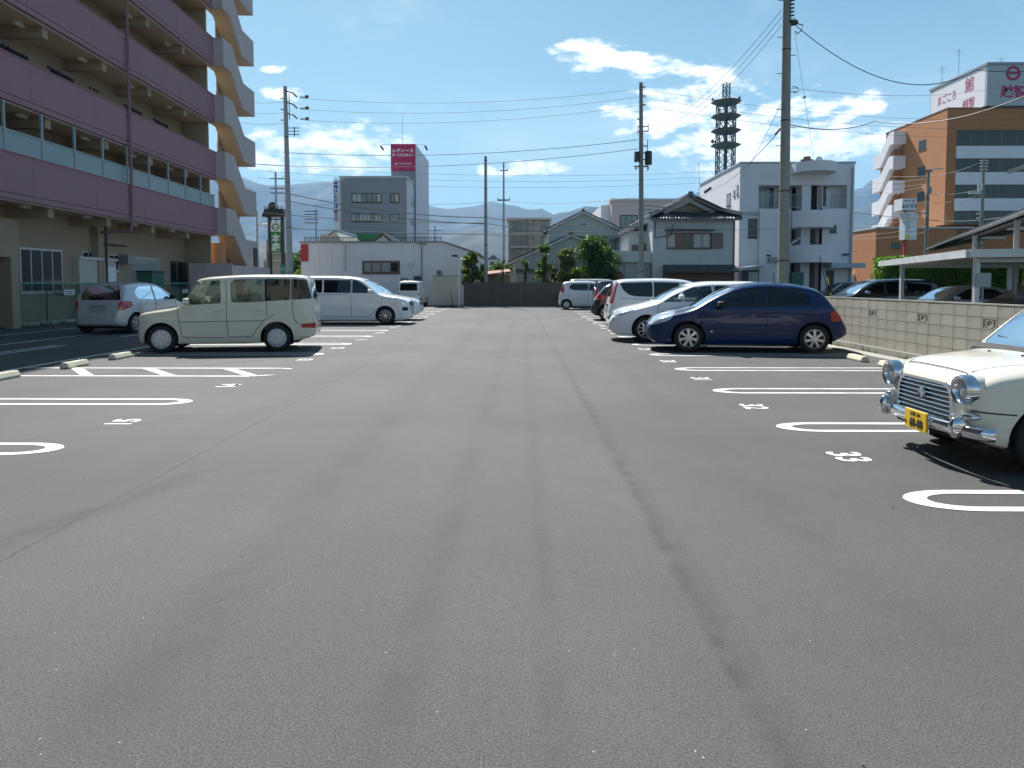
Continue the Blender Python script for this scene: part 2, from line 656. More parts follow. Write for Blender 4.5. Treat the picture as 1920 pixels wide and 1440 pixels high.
# ================================================================ GROUND
def ground_mat():
    m = bpy.data.materials.new('asphalt')
    m.use_nodes = True
    t = m.node_tree
    p = t.nodes['Principled BSDF']
    tcn = N(t, 'ShaderNodeTexCoord')
    P = tcn.outputs['Object']
    sp = N(t, 'ShaderNodeSeparateXYZ'); lk(t, P, sp.inputs[0])
    X, Y = sp.outputs[0], sp.outputs[1]

    def noi(scale, det=6, rough=.6, vec=P, dist=0):
        n = N(t, 'ShaderNodeTexNoise')
        n.inputs['Scale'].default_value = scale; n.inputs['Detail'].default_value = det
        n.inputs['Roughness'].default_value = rough; n.inputs['Distortion'].default_value = dist
        lk(t, vec, n.inputs['Vector'])
        return n.outputs[0]
    mp = N(t, 'ShaderNodeMapping'); mp.inputs['Scale'].default_value = (1.6, .28, 1); lk(t, P, mp.inputs[0])
    big = noi(.28, 6, .6)
    streak = noi(1.0, 6, .6, mp.outputs[0], .4)
    med = noi(3.0, 6, .6)
    fine = noi(120, 4, .8)
    grain = noi(300, 3, .8)
    c = mixc(t, smooth(t, big, .3, .7), (.072, .073, .073), (.112, .112, .111))
    c = mixc(t, smooth(t, streak, .42, .7, 0, .30), c, (.07, .07, .069))
    c = mixc(t, smooth(t, streak, .25, .42, .22, 0), c, (.17, .167, .163))
    c = mixc(t, smooth(t, noi(1.1, 7, .65), .48, .75, 0, .38), c, (.052, .052, .053))
    c = mixc(t, smooth(t, med, .5, .8, 0, .3), c, (.085, .085, .086))
    mid = noi(22, 6, .75)
    c = mixc(t, smooth(t, mid, .52, .72, 0, .55), c, (.038, .038, .038))
    c = mixc(t, smooth(t, mid, .30, .46, .4, 0), c, (.15, .15, .143))
    c = mixc(t, smooth(t, fine, .36, .55, .85, 0), c, (.028, .028, .029))
    c = mixc(t, smooth(t, fine, .54, .74, 0, .7), c, (.22, .218, .21))
    c = mixc(t, smooth(t, grain, .58, .72, 0, .6), c, (.38, .37, .36))
    c = mixc(t, smooth(t, grain, .28, .42, .6, 0), c, (.03, .03, .03))
    # small pale stones
    vo = N(t, 'ShaderNodeTexVoronoi'); vo.inputs['Scale'].default_value = 55; lk(t, P, vo.inputs['Vector'])
    sel = mth(t, 'MULTIPLY', mth(t, 'LESS_THAN', vo.outputs['Distance'], .16), mth(t, 'GREATER_THAN', N_sep(t, vo.outputs['Color']), .9965))
    c = mixc(t, sel, c, (.55, .55, .53))
    wob = mth(t, 'MULTIPLY', mth(t, 'SUBTRACT', noi(.55, 4), .5), .5)
    wobf = mth(t, 'MULTIPLY', mth(t, 'SUBTRACT', noi(5, 4), .5), .10)

    def line(c, a, b, w, col, am, soft=.6, nbias=None):
        """a dark mark along the ground line a-b"""
        dx, dy = b[0] - a[0], b[1] - a[1]
        L = math.hypot(dx, dy)
        nx, ny = -dy / L, dx / L
        d = mth(t, 'ADD', mth(t, 'MULTIPLY', mth(t, 'SUBTRACT', X, a[0]), nx), mth(t, 'MULTIPLY', mth(t, 'SUBTRACT', Y, a[1]), ny))
        d = mth(t, 'ABSOLUTE', mth(t, 'ADD', d, wobf))
        s = mth(t, 'ADD', mth(t, 'MULTIPLY', mth(t, 'SUBTRACT', X, a[0]), dx / L), mth(t, 'MULTIPLY', mth(t, 'SUBTRACT', Y, a[1]), dy / L))
        inside = mth(t, 'MULTIPLY', smooth(t, s, -.3, .3), smooth(t, s, L - .3, L + .3, 1, 0))
        f = mth(t, 'MULTIPLY', smooth(t, d, w * (1 - soft), w, am, 0), inside)
        if nbias: f = mth(t, 'MULTIPLY', f, smooth(t, noi(nbias, 6, .7), .32, .62))
        return mixc(t, f, c, col)
    c = line(c, (-2.78, -2), (-2.96, 44), .012, (.015, .015, .015), .7, .5, .9)      # cold joint of the paving
    c = line(c, (-3.05, 1), (-3.1, 30), .30, (.06, .06, .062), .5, .9, 1.5)
    c = line(c, (.84, -1), (.77, 34), .075, (.035, .035, .036), .6, .9, 3.5)
    c = line(c, (.92, 1.5), (.86, 9), .10, (.045, .045, .046), .4, .9, 4.5)
    c = line(c, (-1.45, 2), (-1.45, 40), .30, (.045, .045, .046), .42, .95, 1.3)
    c = line(c, (-.45, 2), (-.2, 30), .16, (.045, .045, .046), .42, .95, 1.6)
    c = line(c, (.12, 2), (.18, 24), .10, (.045, .045, .046), .36, .95, 1.9)
    c = line(c, (1.75, 2), (1.8, 30), .30, (.05, .05, .051), .32, .95, 1.5)
    c = line(c, (-6.2, 5), (-2.2, 9.5), .05, (.035, .035, .036), .45, .9, 2.2)
    c = line(c, (-3.3, 2.8), (-2.5, 5.6), .22, (.04, .04, .04), .6, .95, 3.2)
    c = line(c, (-9.5, 8.3), (-4.2, 14.6), .10, (.028, .028, .03), .65, .8, 1.5)
    c = line(c, (3.7, 14.6), (6.3, 9.6), .07, (.03, .03, .03), .5, .8, 1.4)
    # tyre blackening and oil spots in the bays
    vb = N(t, 'ShaderNodeTexVoronoi'); vb.inputs['Scale'].default_value = .55; vb.inputs['Randomness'].default_value = 1; lk(t, P, vb.inputs['Vector'])
    c = mixc(t, mth(t, 'MULTIPLY', smooth(t, vb.outputs['Distance'], .02, .16, .45, 0), smooth(t, noi(6, 5), .4, .7)), c, (.03, .03, .031))
    lk(t, c, p.inputs['Base Color'])
    lk(t, smooth(t, fine, .2, .8, .93, .74), p.inputs['Roughness'])
    p.inputs['Specular IOR Level'].default_value = .4
    b = N(t, 'ShaderNodeBump'); b.inputs['Strength'].default_value = .3; b.inputs['Distance'].default_value = .006
    lk(t, mth(t, 'ADD', mth(t, 'MULTIPLY', fine, .7), mth(t, 'MULTIPLY', grain, .6)), b.inputs['Height'])
    lk(t, b.outputs[0], p.inputs['Normal'])
    M['asphalt'] = m


def N_sep(t, col):
    s = N(t, 'ShaderNodeSeparateColor'); lk(t, col, s.inputs[0]); return s.outputs[0]


ground_mat()
mat('earth', (.085, .085, .075), .95, var=.25, vs=.05, dirt=((.05, .07, .03), .02, .5, .6, .7))
mat('verge', (.05, .052, .045), .95, var=.3, vs=2)


def sheet(name, x0, x1, y0, y1, z, m, nx=1, ny=1, kind='structure'):
    b = MB()
    vs = [(x0 + (x1 - x0) * i / nx, y0 + (y1 - y0) * j / ny, z) for j in range(ny + 1) for i in range(nx + 1)]
    b.add(vs, [(j * (nx + 1) + i, j * (nx + 1) + i + 1, (j + 1) * (nx + 1) + i + 1, (j + 1) * (nx + 1) + i) for j in range(ny) for i in range(nx)])
    o = b.build(name, m)
    o['kind'] = kind
    return o


sheet('ground', -9000, 9000, -3000, 9000, -.03, 'earth', 6, 6)
sheet('street', -70, 60, 49.2, 120, -.012, 'verge')
lot = sheet('parking_lot', -17.2, 7.72, -25, 45.2, 0, 'asphalt', 4, 8)
sheet('neighbour_yard', 7.72, 60, -25, 49, -.008, 'verge')


def marking(name, poly_list, z=.004):
    b = MB()
    for poly in poly_list:
        vs = [(x, y, z) for x, y in poly]
        b.add(vs, [tuple(range(len(vs)))])
    return b


def ring_marking(x0, x1, yc, half=.24, w=.095, nose=.42):
    """hairpin stall line: nose at x0, open end at x1"""
    s = 1 if x1 > x0 else -1
    out, inn = [], []
    n = 16
    for i in range(n + 1):
        a = -pi / 2 + pi * i / n
        out.append((x0 + s * (nose - nose * math.cos(a)), yc + half * math.sin(a)))
        inn.append((x0 + s * (nose - (nose - w * 1.7) * math.cos(a)), yc + (half - w) * math.sin(a)))
    out = [(x1, yc - half)] + out + [(x1, yc + half)]
    inn = [(x1, yc - half + w)] + inn + [(x1, yc + half - w)]
    k = len(out)
    b = MB()
    vs = [(x, y, .004) for x, y in out] + [(x, y, .004) for x, y in inn]
    fs = [(i, i + 1, k + i + 1, k + i) if s > 0 else (i + 1, i, k + i, k + i + 1) for i in range(k - 1)]
    b.add(vs, fs)
    return b


def mk(b, name='stall_line'):
    o = b.build(name, 'road_paint')
    bm = bmesh.new(); bm.from_mesh(o.data)
    for f in bm.faces:
        if f.normal.z < 0: f.normal_flip()
    bm.to_mesh(o.data); bm.free()
    o['kind'] = 'structure'
    return o


for k in range(-1, 16):
    yc = 4.84 + 2.483 * k
    mk(ring_marking(2.665 + .012 * k, 7.05, yc))
lefts = [1.25, 3.75, 6.27, 8.81] + [14.84 + 2.47 * k for k in range(0, 12)]
for yc in lefts:
    mk(ring_marking(-4.15, -8.75, yc))
b = MB()
for (ya, xa) in ((11.27, -4.32), (12.33, -4.18)):
    b.add([(xa, ya - .045, .004), (-8.8, ya - .045, .004), (-8.8, ya + .045, .004), (xa, ya + .045, .004)], [(0, 1, 2, 3)])
b.add([(-4.35, 11.225, .004), (-4.12, 11.34, .004), (-4.0, 11.46, .004), (-4.12, 11.44, .004), (-4.35, 11.315, .004)], [(0, 1, 2, 3, 4)])
b.add([(-4.2, 12.285, .004), (-4.0, 12.21, .004), (-3.98, 12.27, .004), (-4.2, 12.375, .004)], [(0, 1, 2, 3)])
for (u, v) in (((118, 696), (142, 709)), ((252, 697), (302, 709)), ((412, 696), (468, 706.5))):
    a, c = G(*u), G(*v)
    b.add([(a.x - .11, 12.28, .004), (a.x + .11, 12.28, .004), (c.x + .11, 11.32, .004), (c.x - .11, 11.32, .004)], [(0, 1, 2, 3)])
mk(b, 'hatched_marking')
b = MB(); b.add([(-8.86, 11.2, .004), (-8.75, 11.2, .004), (-8.75, 44, .004), (-8.86, 44, .004)], [(0, 1, 2, 3)])
mk(b, 'bay_boundary_line')
b = MB()
for xx, ya, yb in ((-12.62, 15.5, 24.5), (-11.15, 19.6, 24.5), (-9.9, 21, 24.5), (-14.9, 15, 24)):
    b.add([(xx - .05, ya, .004), (xx + .05, ya, .004), (xx + .05, yb, .004), (xx - .05, yb, .004)], [(0, 1, 2, 3)])
for y0, y1, xc in ((16.9, 8, -11.1), (16.5, 8, -13.6)):
    for sx in (-.2, .2):
        b.add([(xc + sx - .045, y1, .004), (xc + sx + .045, y1, .004), (xc + sx * .6 + .045, y0, .004), (xc + sx * .6 - .045, y0, .004)], [(0, 1, 2, 3)])
mk(b, 'side_bay_line')


def number(s, x, y, right):
    me = textmesh(s, .48, 0, 'road_paint', bold=.012)
    me.transform(Matrix.Diagonal((.78, .82, 1, 1)))
    me.transform(Matrix.Rotation(-pi / 2 if right else pi / 2, 4, 'Z'))
    o = bpy.data.objects.new('bay_number', me)
    COL.objects.link(o)
    o.location = (x, y, .004)
    o['kind'] = 'structure'


for i, n_ in enumerate(range(33, 22, -1)):
    number(str(n_), 2.83, 6.06 + 2.483 * i, True)
number('15', -4.27, 7.5, False); number('14', -4.25, 10.2, False)
for i, n_ in enumerate(range(13, 4, -1)):
    number(str(n_), -4.2, 13.7 + 2.47 * i, False)

# wheel stops
def wheel_stop(x, y, label):
    t = thing('wheel_stop', label, 'wheel stop', (x, y, .004), 0, 'concrete wheel stops at the bay ends')
    b = MB()
    b.prism([(-.085, 0), (.085, 0), (.085, .035), (.045, .105), (-.045, .105), (-.085, .035)], 'y', -.3, .3)
    b.build('block', 'wheelstop', t, bevel=.012)
    for yy in (-.17, .17):
        MB().box(-.03, .03, yy - .07, yy + .07, .1055, .109).build('reflector_pad', 'wheelstop', t)
        MB().cyl((0, yy, .109), (0, yy, .113), .012, n=8).build('bolt', 'dark_steel', t)


wheel_stop(-7.98, 13.95, 'pale concrete wheel stop beside the front wheel of the cream boxy car')
wheel_stop(-7.98, 12.5, 'pale concrete wheel stop at the left end of the hatched strip, middle of three')
wheel_stop(-8.08, 10.86, 'pale concrete wheel stop cut by the left edge of the photo')
wheel_stop(6.56, 13.72, 'pale concrete wheel stop just behind the rear wheel of the blue hatchback')
wheel_stop(6.56, 12.5, 'pale concrete wheel stop seen beside the far headlight of the ivory retro car')

# ---- concrete gutter strip and block wall on the right
o = MB().box(7.12, 7.44, -22, 45, -.01, .035).build('kerb_strip', 'concrete', bevel=.01); o['kind'] = 'structure'
WX = 7.62
tw = thing('block_wall', 'long grey concrete block wall with openwork vent blocks behind the right hand bays', 'wall', (WX, 14, 0))
MB().box(-.045, .16, -36, 31, 0, .14).build('footing', 'concrete', tw, bevel=.008)
MB().box(.018, .082, -36, 31, .14, 1.15).build('mortar_core', 'concrete', tw)
mat('block', (.36, .345, .295), .9, var=.10, vs=6, bump=.35, bs=90, rnd=.055, streak=.22, dirt=((.13, .12, .10), 2.2, .5, .72, .45))
bw, bh = .38, .2
blk = MB().box(0, .1, 0, bw - .008, 0, bh - .008).mesh('block', 'block')
vb_ = MB()
W2, H2 = bw - .008, bh - .008
vb_.box(0, .1, 0, .03, 0, H2); vb_.box(0, .1, W2 - .03, W2, 0, H2); vb_.box(0, .1, .03, W2 - .03, 0, .022); vb_.box(0, .1, .03, W2 - .03, H2 - .022, H2)
for sy in (-1, 1):
    for sz in (-1, 1):
        cy, cz = W2 / 2, H2 / 2
        for q in range(6):
            a0, a1 = pi / 2 * q / 6, pi / 2 * (q + 1) / 6
            ro, ri = 1.0, .72
            pts = [(cy + sy * .105 * r * math.cos(a), cz + sz * .073 * r * math.sin(a)) for r, a in ((ri, a0), (ro, a0), (ro, a1), (ri, a1))]
            vb_.prism(pts, 'x', .004, .096)
        vb_.prism([(cy + sy * .07, cz + sz * .05), (cy + sy * .085, cz + sz * .04), (cy + sy * .16, cz + sz * .075), (cy + sy * .145, cz + sz * .085)], 'x', .004, .096)
ventme = vb_.mesh('vent_block', 'block')
blk_stuff = MB()
vents = set()
i0, i1 = int(-33 / bw), int(31 / bw)
for i in range(i0, i1):
    for j in range(5):
        y = i * bw; z = .144 + j * bh
        vent = (j == 3 and (i - 3) % 5 == 0)
        if -5.4 < y < 4.6:
            ob = bpy.data.objects.new('vent_block' if vent else 'block', ventme if vent else blk)
            COL.objects.link(ob); ob.parent = tw
            ob.location = (random.uniform(-.002, .002), y, z)
        else:
            e = random.uniform(-.002, .002)
            blk_stuff.box(e, e + .1, y, y + bw - .008, z, z + bh - .008)
tag(blk_stuff.build('block_courses', 'block', tw), None, None, kind='stuff')
MB().box(-.006, .106, -36, 31, 1.146, 1.168).build('coping', 'concrete', tw)

# ---- dark concrete wall closing the lot at the far end
fw = thing('concrete_wall', 'dark stained concrete panel wall closing the far end of the lot', 'wall', (-3.6, 45.2, 0))
x = 0
while x < 12.5:
    MB().box(x, x + 1.76, 0, .1, 0, 1.5).build('panel', 'blackboard_wall', fw)
    MB().box(x + 1.77, x + 1.85, -.02, .12, 0, 1.53).build('post', 'blackboard_wall', fw)
    x += 1.86
MB().box(0, 13, -.03, .13, 1.53, 1.58).build('coping', 'blackboard_wall', fw)
o = MB().box(-3.6, 7.0, 44.85, 45.15, -.01, .04).build('kerb_strip', 'concrete'); o['kind'] = 'structure'

# weeds and blown leaves along the edges
def scatter(name, label, n, fn, size, m, seed):
    rnd = random.Random(seed); b = MB()
    for i in range(n):
        x, y = fn(rnd)
        a = rnd.uniform(0, 2 * pi); s_ = size * rnd.uniform(.5, 1.4); h = s_ * rnd.uniform(.1, 1.6)
        u = Vector((math.cos(a), math.sin(a), 0)) * s_ * .3
        p = Vector((x, y, .004))
        w_ = Vector((-u.y, u.x, 0)) * .5
        b.add([p - w_, p + w_, p + u * 1.6 + Vector((0, 0, h))], [(0, 1, 2)])
    o = b.build(name, m); o['kind'] = 'stuff'; return o


scatter('weeds', '', 900, lambda r: (WX - .06 - abs(r.gauss(0, .03)), 3 + 40 * (round(r.random() * 26) / 26 + r.gauss(0, .004))), .07, 'leaf_mid', 3)
scatter('weeds', '', 1500, lambda r: (-17.05 + abs(r.gauss(0, .06)), 9 + 30 * (round(r.random() * 30) / 30 + r.gauss(0, .006))), .10, 'leaf_mid', 4)
mat('dry_leaf', (.20, .12, .05), .8)
scatter('fallen_leaves', '', 160, lambda r: (7.1 - abs(r.gauss(0, .25)), r.uniform(5, 43)), .035, 'dry_leaf', 5)
scatter('fallen_leaves', '', 120, lambda r: (r.uniform(-8.7, 7), r.uniform(2, 44)), .03, 'dry_leaf', 6)
# ================================================================ BUILDING HELPERS
def rect(px0, py0, px1, py1, Y):
    a = at(px0, py0, Y); b = at(px1, py1, Y)
    return a.x, b.x, b.z, a.z           # x0,x1,z0,z1


def window(parent, loc, w, h, n=2, rz=0.0, frame='frame_dark', panes='window_glass', fw_=.05, depth=.10, mix=None, bars=0, sill=True, name='window'):
    """window in a wall facing local -Y; loc = centre bottom on the wall face"""
    b = MB()
    b.box(-w / 2, -w / 2 + fw_, -.02, depth * .3, 0, h); b.box(w / 2 - fw_, w / 2, -.02, depth * .3, 0, h)
    b.box(-w / 2 + fw_, w / 2 - fw_, -.02, depth * .3, 0, fw_); b.box(-w / 2 + fw_, w / 2 - fw_, -.02, depth * .3, h - fw_, h)
    for i in range(1, n):
        x = -w / 2 + w * i / n
        b.box(x - fw_ * .35, x + fw_ * .35, -.015, depth * .3, fw_, h - fw_)
    if sill: b.box(-w / 2 - .04, w / 2 + .04, -.06, -.021, -.05, 0)
    f = b.build('window_frame' if name == 'window' else name, frame, parent)
    f.location = loc; f.rotation_euler = (0, 0, rz)
    for i in range(n):
        mm = panes if not mix else mix[i % len(mix)]
        x0 = -w / 2 + w * i / n + fw_ * .36; x1 = -w / 2 + w * (i + 1) / n - fw_ * .36
        MB().box(max(x0, -w / 2 + fw_), min(x1, w / 2 - fw_), -.008, .004, fw_, h - fw_).build('pane', mm, f)
    if bars:
        q = MB()
        for i in range(bars):
            x = -w / 2 + w * (i + .5) / bars
            q.box(x - .012, x + .012, -.09, -.065, .05, h - .05)
        q.box(-w / 2, w / 2, -.09, -.065, .02, .05); q.box(-w / 2, w / 2, -.09, -.065, h - .05, h - .02)
        q.build('window_bars', 'grey_metal', f)
    return f


# ================================================================ PINK APARTMENT BLOCK (left)
AP = thing('apartment_building', 'tall apartment block with pink balcony walkways and zigzag outside stairs, left of the lot', 'building', (-16.28, 38, 0), .045)
API = Matrix.Translation((-16.28, 38, 0)) @ Matrix.Rotation(.045, 4, 'Z')
APV = API.inverted()


def apw(px, py, xl):            # survey pixel onto the local plane x = xl
    o = APV @ Vector((0, 0, CAMH)); d = APV.to_3x3() @ ray(px, py)
    t = (xl - o.x) / d.x
    p = o + d * t
    return p.y, p.z


NF = 8
L0 = -41.0
body = MB().box(-12, -1.75, L0, 0, 0, 27.6)
body.box(-12, -1.76, .01, 1.0, 0, 27)
body.build('wall', 'cream_render', AP)
MB().box(-12.3, .25, L0 - .2, .0, 27.6, 27.95).build('roof', 'pale_render', AP)
for k in range(NF):
    z0 = 4.08 + 2.99 * k
    y = L0; n = 0
    while y < -.01:
        y2 = min(y + 3.66, 0)
        if y2 > -.4: y2 = 0
        if y > -30 or n % 1 == 0:
            b = MB().box(-.15, 0, y + .006, y2 - .006, z0 + .19, z0 + 1.40).box(-.15, -.015, y + .006, y2 - .006, z0, z0 + .175)
            b.build('parapet', 'pink_render', AP)
        y += 3.66; n += 1
    MB().box(-.17, .03, L0, -.003, z0 + 1.402, z0 + 1.44).build('coping', 'pink_render', AP)
    MB().box(-1.75, -.153, L0, -.002, z0 + .02, z0 + .2).build('walkway_slab', 'soffit_bounce', AP)
    MB().box(-.3, -.154, L0, -.002, z0 - .05, z0 + .02).build('edge_beam', 'pale_render', AP)
    bmx = MB()
    y = L0 + 1.2
    while y < -1:
        bmx.box(-1.748, -.30, y, y + .3, z0 - .36, z0 + .019)
        y += 3.66
    y = -3.2
    while y > -24:
        MB().box(-1.0, -.86, y - .42, y + .42, z0 - .075, z0 + .015).build('ceiling_light', 'lamp_white', AP)
        y -= 3.66
    tag(bmx.build('cross_beam', 'cream_render', AP), None, None, kind='stuff')
    # doors, windows and vents behind the walkways
    if k < 6:
        y = -2.4; q = 0
        while y > -24:
            zf = z0 + .2
            if q % 3 != 2:
                window(AP, (-1.75, y, zf + 1.45), 1.5, .8, 2, pi / 2, 'frame_dark', 'window_glass', sill=False)
            MB().box(-1.76, -1.72, y - 1.75, y - .95, zf, zf + 2.02).build('door', 'frame_dark' if q % 2 else 'frame_brown', AP)
            vv = MB()
            for e in (0, .28, .56): vv.cyl((-1.75, y - .3 - e, zf + 2.22), (-1.70, y - .3 - e, zf + 2.22), .055, n=8)
            tag(vv.build('vent_cap', 'dark_steel', AP), None, None, kind='stuff')
            y -= 2.75; q += 1
# glazed rail of the first walkway
ps = MB()
for i in range(15):
    y = -1.95 - 1.83 * i
    MB().box(-.11, -.04, y - .035, y + .035, 5.53, 7.02).build('rail_post', 'rail_white', AP)
    MB().box(-.09, -.065, y + .036, y + 1.794, 5.57, 6.16).build('rail_panel', 'rail_glass', AP)
MB().box(-.12, -.03, -27.6, -.1, 6.16, 6.20).build('hand_rail', 'rail_white', AP)
MB().box(-.12, -.03, -27.6, -.1, 5.535, 5.565).build('bottom_rail', 'rail_white', AP)
yl, _ = apw(246, 300, .1)
pp = MB().tube([(.09, yl, 27.5), (.09, yl, 4.0), (.0, yl, 3.65), (-1.2, yl - .05, 3.55)], .06, 8)
for k in range(NF):
    for e in (.3, 1.2): pp.box(-.0, .09, yl - .09, yl + .09, 4.08 + 2.99 * k + e, 4.12 + 2.99 * k + e)
pp.build('drain_pipe', 'pink_render', AP)
MB().box(-1.749, -.42, .02, .17, 0, 27.5).build('end_wall', 'cream_render', AP)
# stair tower: landings, flights and their solid balustrades
for k in range(-1, NF):
    z0 = 4.08 + 2.99 * k
    b_, t_ = z0 + .02, z0 + 1.47
    side = [(.0, b_), (1.15, b_), (2.95, b_ - 1.56), (4.95, b_ - 1.56), (4.95, t_ - 1.54), (3.05, t_ - 1.54), (1.3, t_), (.0, t_)]
    if k == -1:
        continue
    MB().prism(side, 'x', .36, .5).build('stair_balustrade', 'pale_render', AP)
    MB().box(-.0, .359, 0, .13, b_, t_).build('landing_balustrade', 'pale_render', AP)
    MB().box(-1.74, .359, 4.82, 4.949, b_ - 1.559, t_ - 1.54).build('half_landing_balustrade', 'pale_render', AP)
    MB().box(.501, .512, .0, 1.2, b_ + .16, b_ + .175).build('groove', 'grey_metal', AP)
    sl = [(.131, b_ + .02), (1.17, b_ + .02), (2.97, b_ - 1.54), (4.81, b_ - 1.54), (4.81, b_ - 1.36), (3.0, b_ - 1.36), (1.2, b_ + .2), (.131, b_ + .2)]
    MB().prism(sl, 'x', -.448, .358).build('stair_flight', 'soffit_bounce', AP)
MB().box(-.54, -.48, 1.7, 4.8, 0, 27.5).build('stair_wall', 'cream_render', AP)
MB().box(-1.75, .5, .0, 4.95, 27.6, 28.3).build('stair_roof', 'pale_render', AP)
# ground floor front
for (a, b, n, pm) in (((35, 463), (118, 548), 4, 'window_glass'), ((152, 470), (178, 488), 2, 'window_glass'), ((203, 476), (223, 509), 2, 'window_glass'),
                      ((246, 481), (300, 540), 4, 'window_curtain'), ((317, 487), (358, 540), 3, 'window_glass')):
    y0, z1 = apw(a[0], a[1], -1.75); y1, z0 = apw(b[0], b[1], -1.75)
    window(AP, (-1.745, (y0 + y1) / 2, z0), abs(y1 - y0), z1 - z0, n, pi / 2, 'alu', pm, fw_=.07)
for px in (183, 356):
    y0, _ = apw(px, 480, -1.6)
    MB().box(-1.75, -1.45, y0 - .2, y0 + .2, 0, 4.0).build('pilaster', 'cream_render', AP)
    MB().cyl((-1.4, y0 + .3, 0), (-1.4, y0 + .3, 4.0), .05, n=8).build('down_pipe', 'frame_dark', AP)
y0, _ = apw(33, 480, -1.2)
MB().box(-1.74, -1.1, y0 - 6, y0 - .1, 2.35, 3.6).box(-1.74, -1.1, y0 - .5, y0 - .1, 0, 2.35).build('porch', 'cream_render', AP)
MB().box(-1.74, -1.70, y0 - 4, y0 - .52, 0, 2.34).build('doorway', 'opening_dark', AP)
y1, z1 = apw(212, 440, -1.7)
MB().tube([(-1.68, y1 - .9, 2.75), (-1.68, y1 - .9, 3.15), (-1.6, y1 + .9, 3.15)], .035, 6).build('service_pipe', 'frame_dark', AP)
MB().box(-1.74, -1.3, apw(236, 490, -1.5)[0] - .2, apw(246, 490, -1.5)[0], 2.35, 2.75).build('shutter_box', 'grey_metal', AP)
# low wall and service column under the stairs
MB().box(-1.2, 1.05, -.9, -.75, 0, 2.55).box(.9, 1.05, -.749, 5.6, 0, 2.45).box(-1.2, -1.05, -.749, 0, 0, 2.55).build('yard_wall', 'pale_render', AP)
MB().cyl((-.35, .9, 0), (-.35, .9, 3.7), .42, n=20).build('service_column', 'orange_render', AP, smooth=40)
MB().box(.5, .56, 4.2, 4.8, 0, 3.6).build('sign_bracket', 'dark_steel', AP)

# plant and yard things by the apartment block
def ac_unit(px0, px1, label):
    xa = -17.85
    Y0 = xa / ray(px0, 540).x * ray(px0, 540).y; Y1 = xa / ray(px1, 540).x * ray(px1, 540).y
    t = thing('air_conditioner', label, 'air conditioner', (xa, (Y0 + Y1) / 2, 0), .045, 'outdoor units behind the green fence')
    h = (Y1 - Y0) / 2
    MB().box(-.3, 0, -h, h, .12, 1.02).build('casing', 'ac_white', t, bevel=.015)
    f = MB().lathe([(.02, .0), (.27, .0), (.27, .02), (.30, .02), (.30, 0)], (.004, 0, .58), 'x', 20)
    f.build('fan_grille', 'black_plastic', t)
    MB().box(-.25, -.1, -h + .05, -h + .12, 0, .12).box(-.25, -.1, h - .12, h - .05, 0, .12).build('foot', 'dark_steel', t)


ac_unit(33, 62, 'pale outdoor air conditioner unit behind the green fence, left of the pair')
ac_unit(76, 105, 'pale outdoor air conditioner unit behind the green fence, nearer the grey shed')
c = rect(118, 485, 203, 585, 27.5)
sh = thing('storage_shed', 'grey beige shed with white louvred door against the apartment wall', 'shed', (-17.75, 29.2, 0), .045)
MB().box(-.9, .35, -1.6, 1.15, 0, 2.45).build('wall', 'cabinet', sh)
MB().box(-.95, .42, -1.65, 1.2, 2.45, 2.55).build('roof', 'light_metal', sh)
for i in range(14):
    MB().hexa([(.352, .2, .25 + .14 * i), (.39, .2, .25 + .14 * i), (.39, 1.1, .25 + .14 * i), (.352, 1.1, .25 + .14 * i)],
              [(.352, .2, .37 + .14 * i), (.365, .2, .37 + .14 * i), (.365, 1.1, .37 + .14 * i), (.352, 1.1, .37 + .14 * i)]).build('louvre_slat', 'light_metal', sh)
cb = thing('meter_cabinet', 'small dark cabinet standing behind the fence between the shed and the stairs', 'cabinet', (-17.3, 33.2, 0), .045)
MB().box(-.5, .2, -.6, .6, 0, 2.0).build('casing', 'green_mesh', cb); MB().box(-.55, .25, -.65, .65, 2.0, 2.08).build('lid', 'dark_steel', cb)
MB().box(.2, .215, -.02, .02, .2, 1.9).build('door_seam', 'dark_steel', cb)

# green mesh fence on a low kerb
fe = thing('fence', 'dark green mesh fence with a pale green top rail below the pink apartment block', 'fence', (-17.25, 24, 0), .01)
MB().box(-.08, .08, -16, 15.5, 0, .13).build('kerb', 'concrete', fe)
MB().tube([(0, -16, 1.5), (0, 15.5, 1.5)], .026, 6).build('top_rail', 'green_rail', fe)
for i in range(17):
    MB().cyl((0, -16 + 1.95 * i, .13), (0, -16 + 1.95 * i, 1.5), .024, n=6).build('post', 'green_mesh', fe)
b = MB()
for i in range(315):
    b.box(-.004, .004, -16 + .1 * i - .004, -16 + .1 * i + .004, .15, 1.47)
for j in range(9):
    b.box(-.008, -.001, -16, 15.5, .18 + .15 * j, .188 + .15 * j)
tag(b.build('mesh_infill', 'green_mesh', fe), None, None, kind='stuff')
for px, py in ((130, 548), (347, 546)):
    r = ray(px, py); q = -17.2 / r.x
    s_ = thing('notice_plate', 'small white notice plate on the green fence ' + ('near the shed' if px < 200 else 'right of the silver hatchback'), 'sign', (-17.2, r.y * q, CAMH + r.z * q))
    MB().box(0, .01, -.3, .3, -.1, .1).build('plate', 'white_sign', s_)
    MB().box(.0101, .012, -.24, .24, -.06, -.03).box(.0101, .012, -.24, .2, .01, .04).build('lettering', 'ink_black', s_)
# ================================================================ BACKGROUND BUILDINGS
def wins(parent, specs, Y, root, **kw):
    """specs: (px0,py0,px1,py1,n,panes) on the plane at depth Y of a building with its root at root"""
    for s in specs:
        x0, x1, z0, z1 = rect(*s[:4], Y)
        k = dict(kw)
        if len(s) > 5:
            if isinstance(s[5], (list, tuple)): k['mix'] = s[5]
            else: k['panes'] = s[5]
        window(parent, ((x0 + x1) / 2 - root[0], Y - root[1], z0), x1 - x0, z1 - z0, s[4], 0, **k)


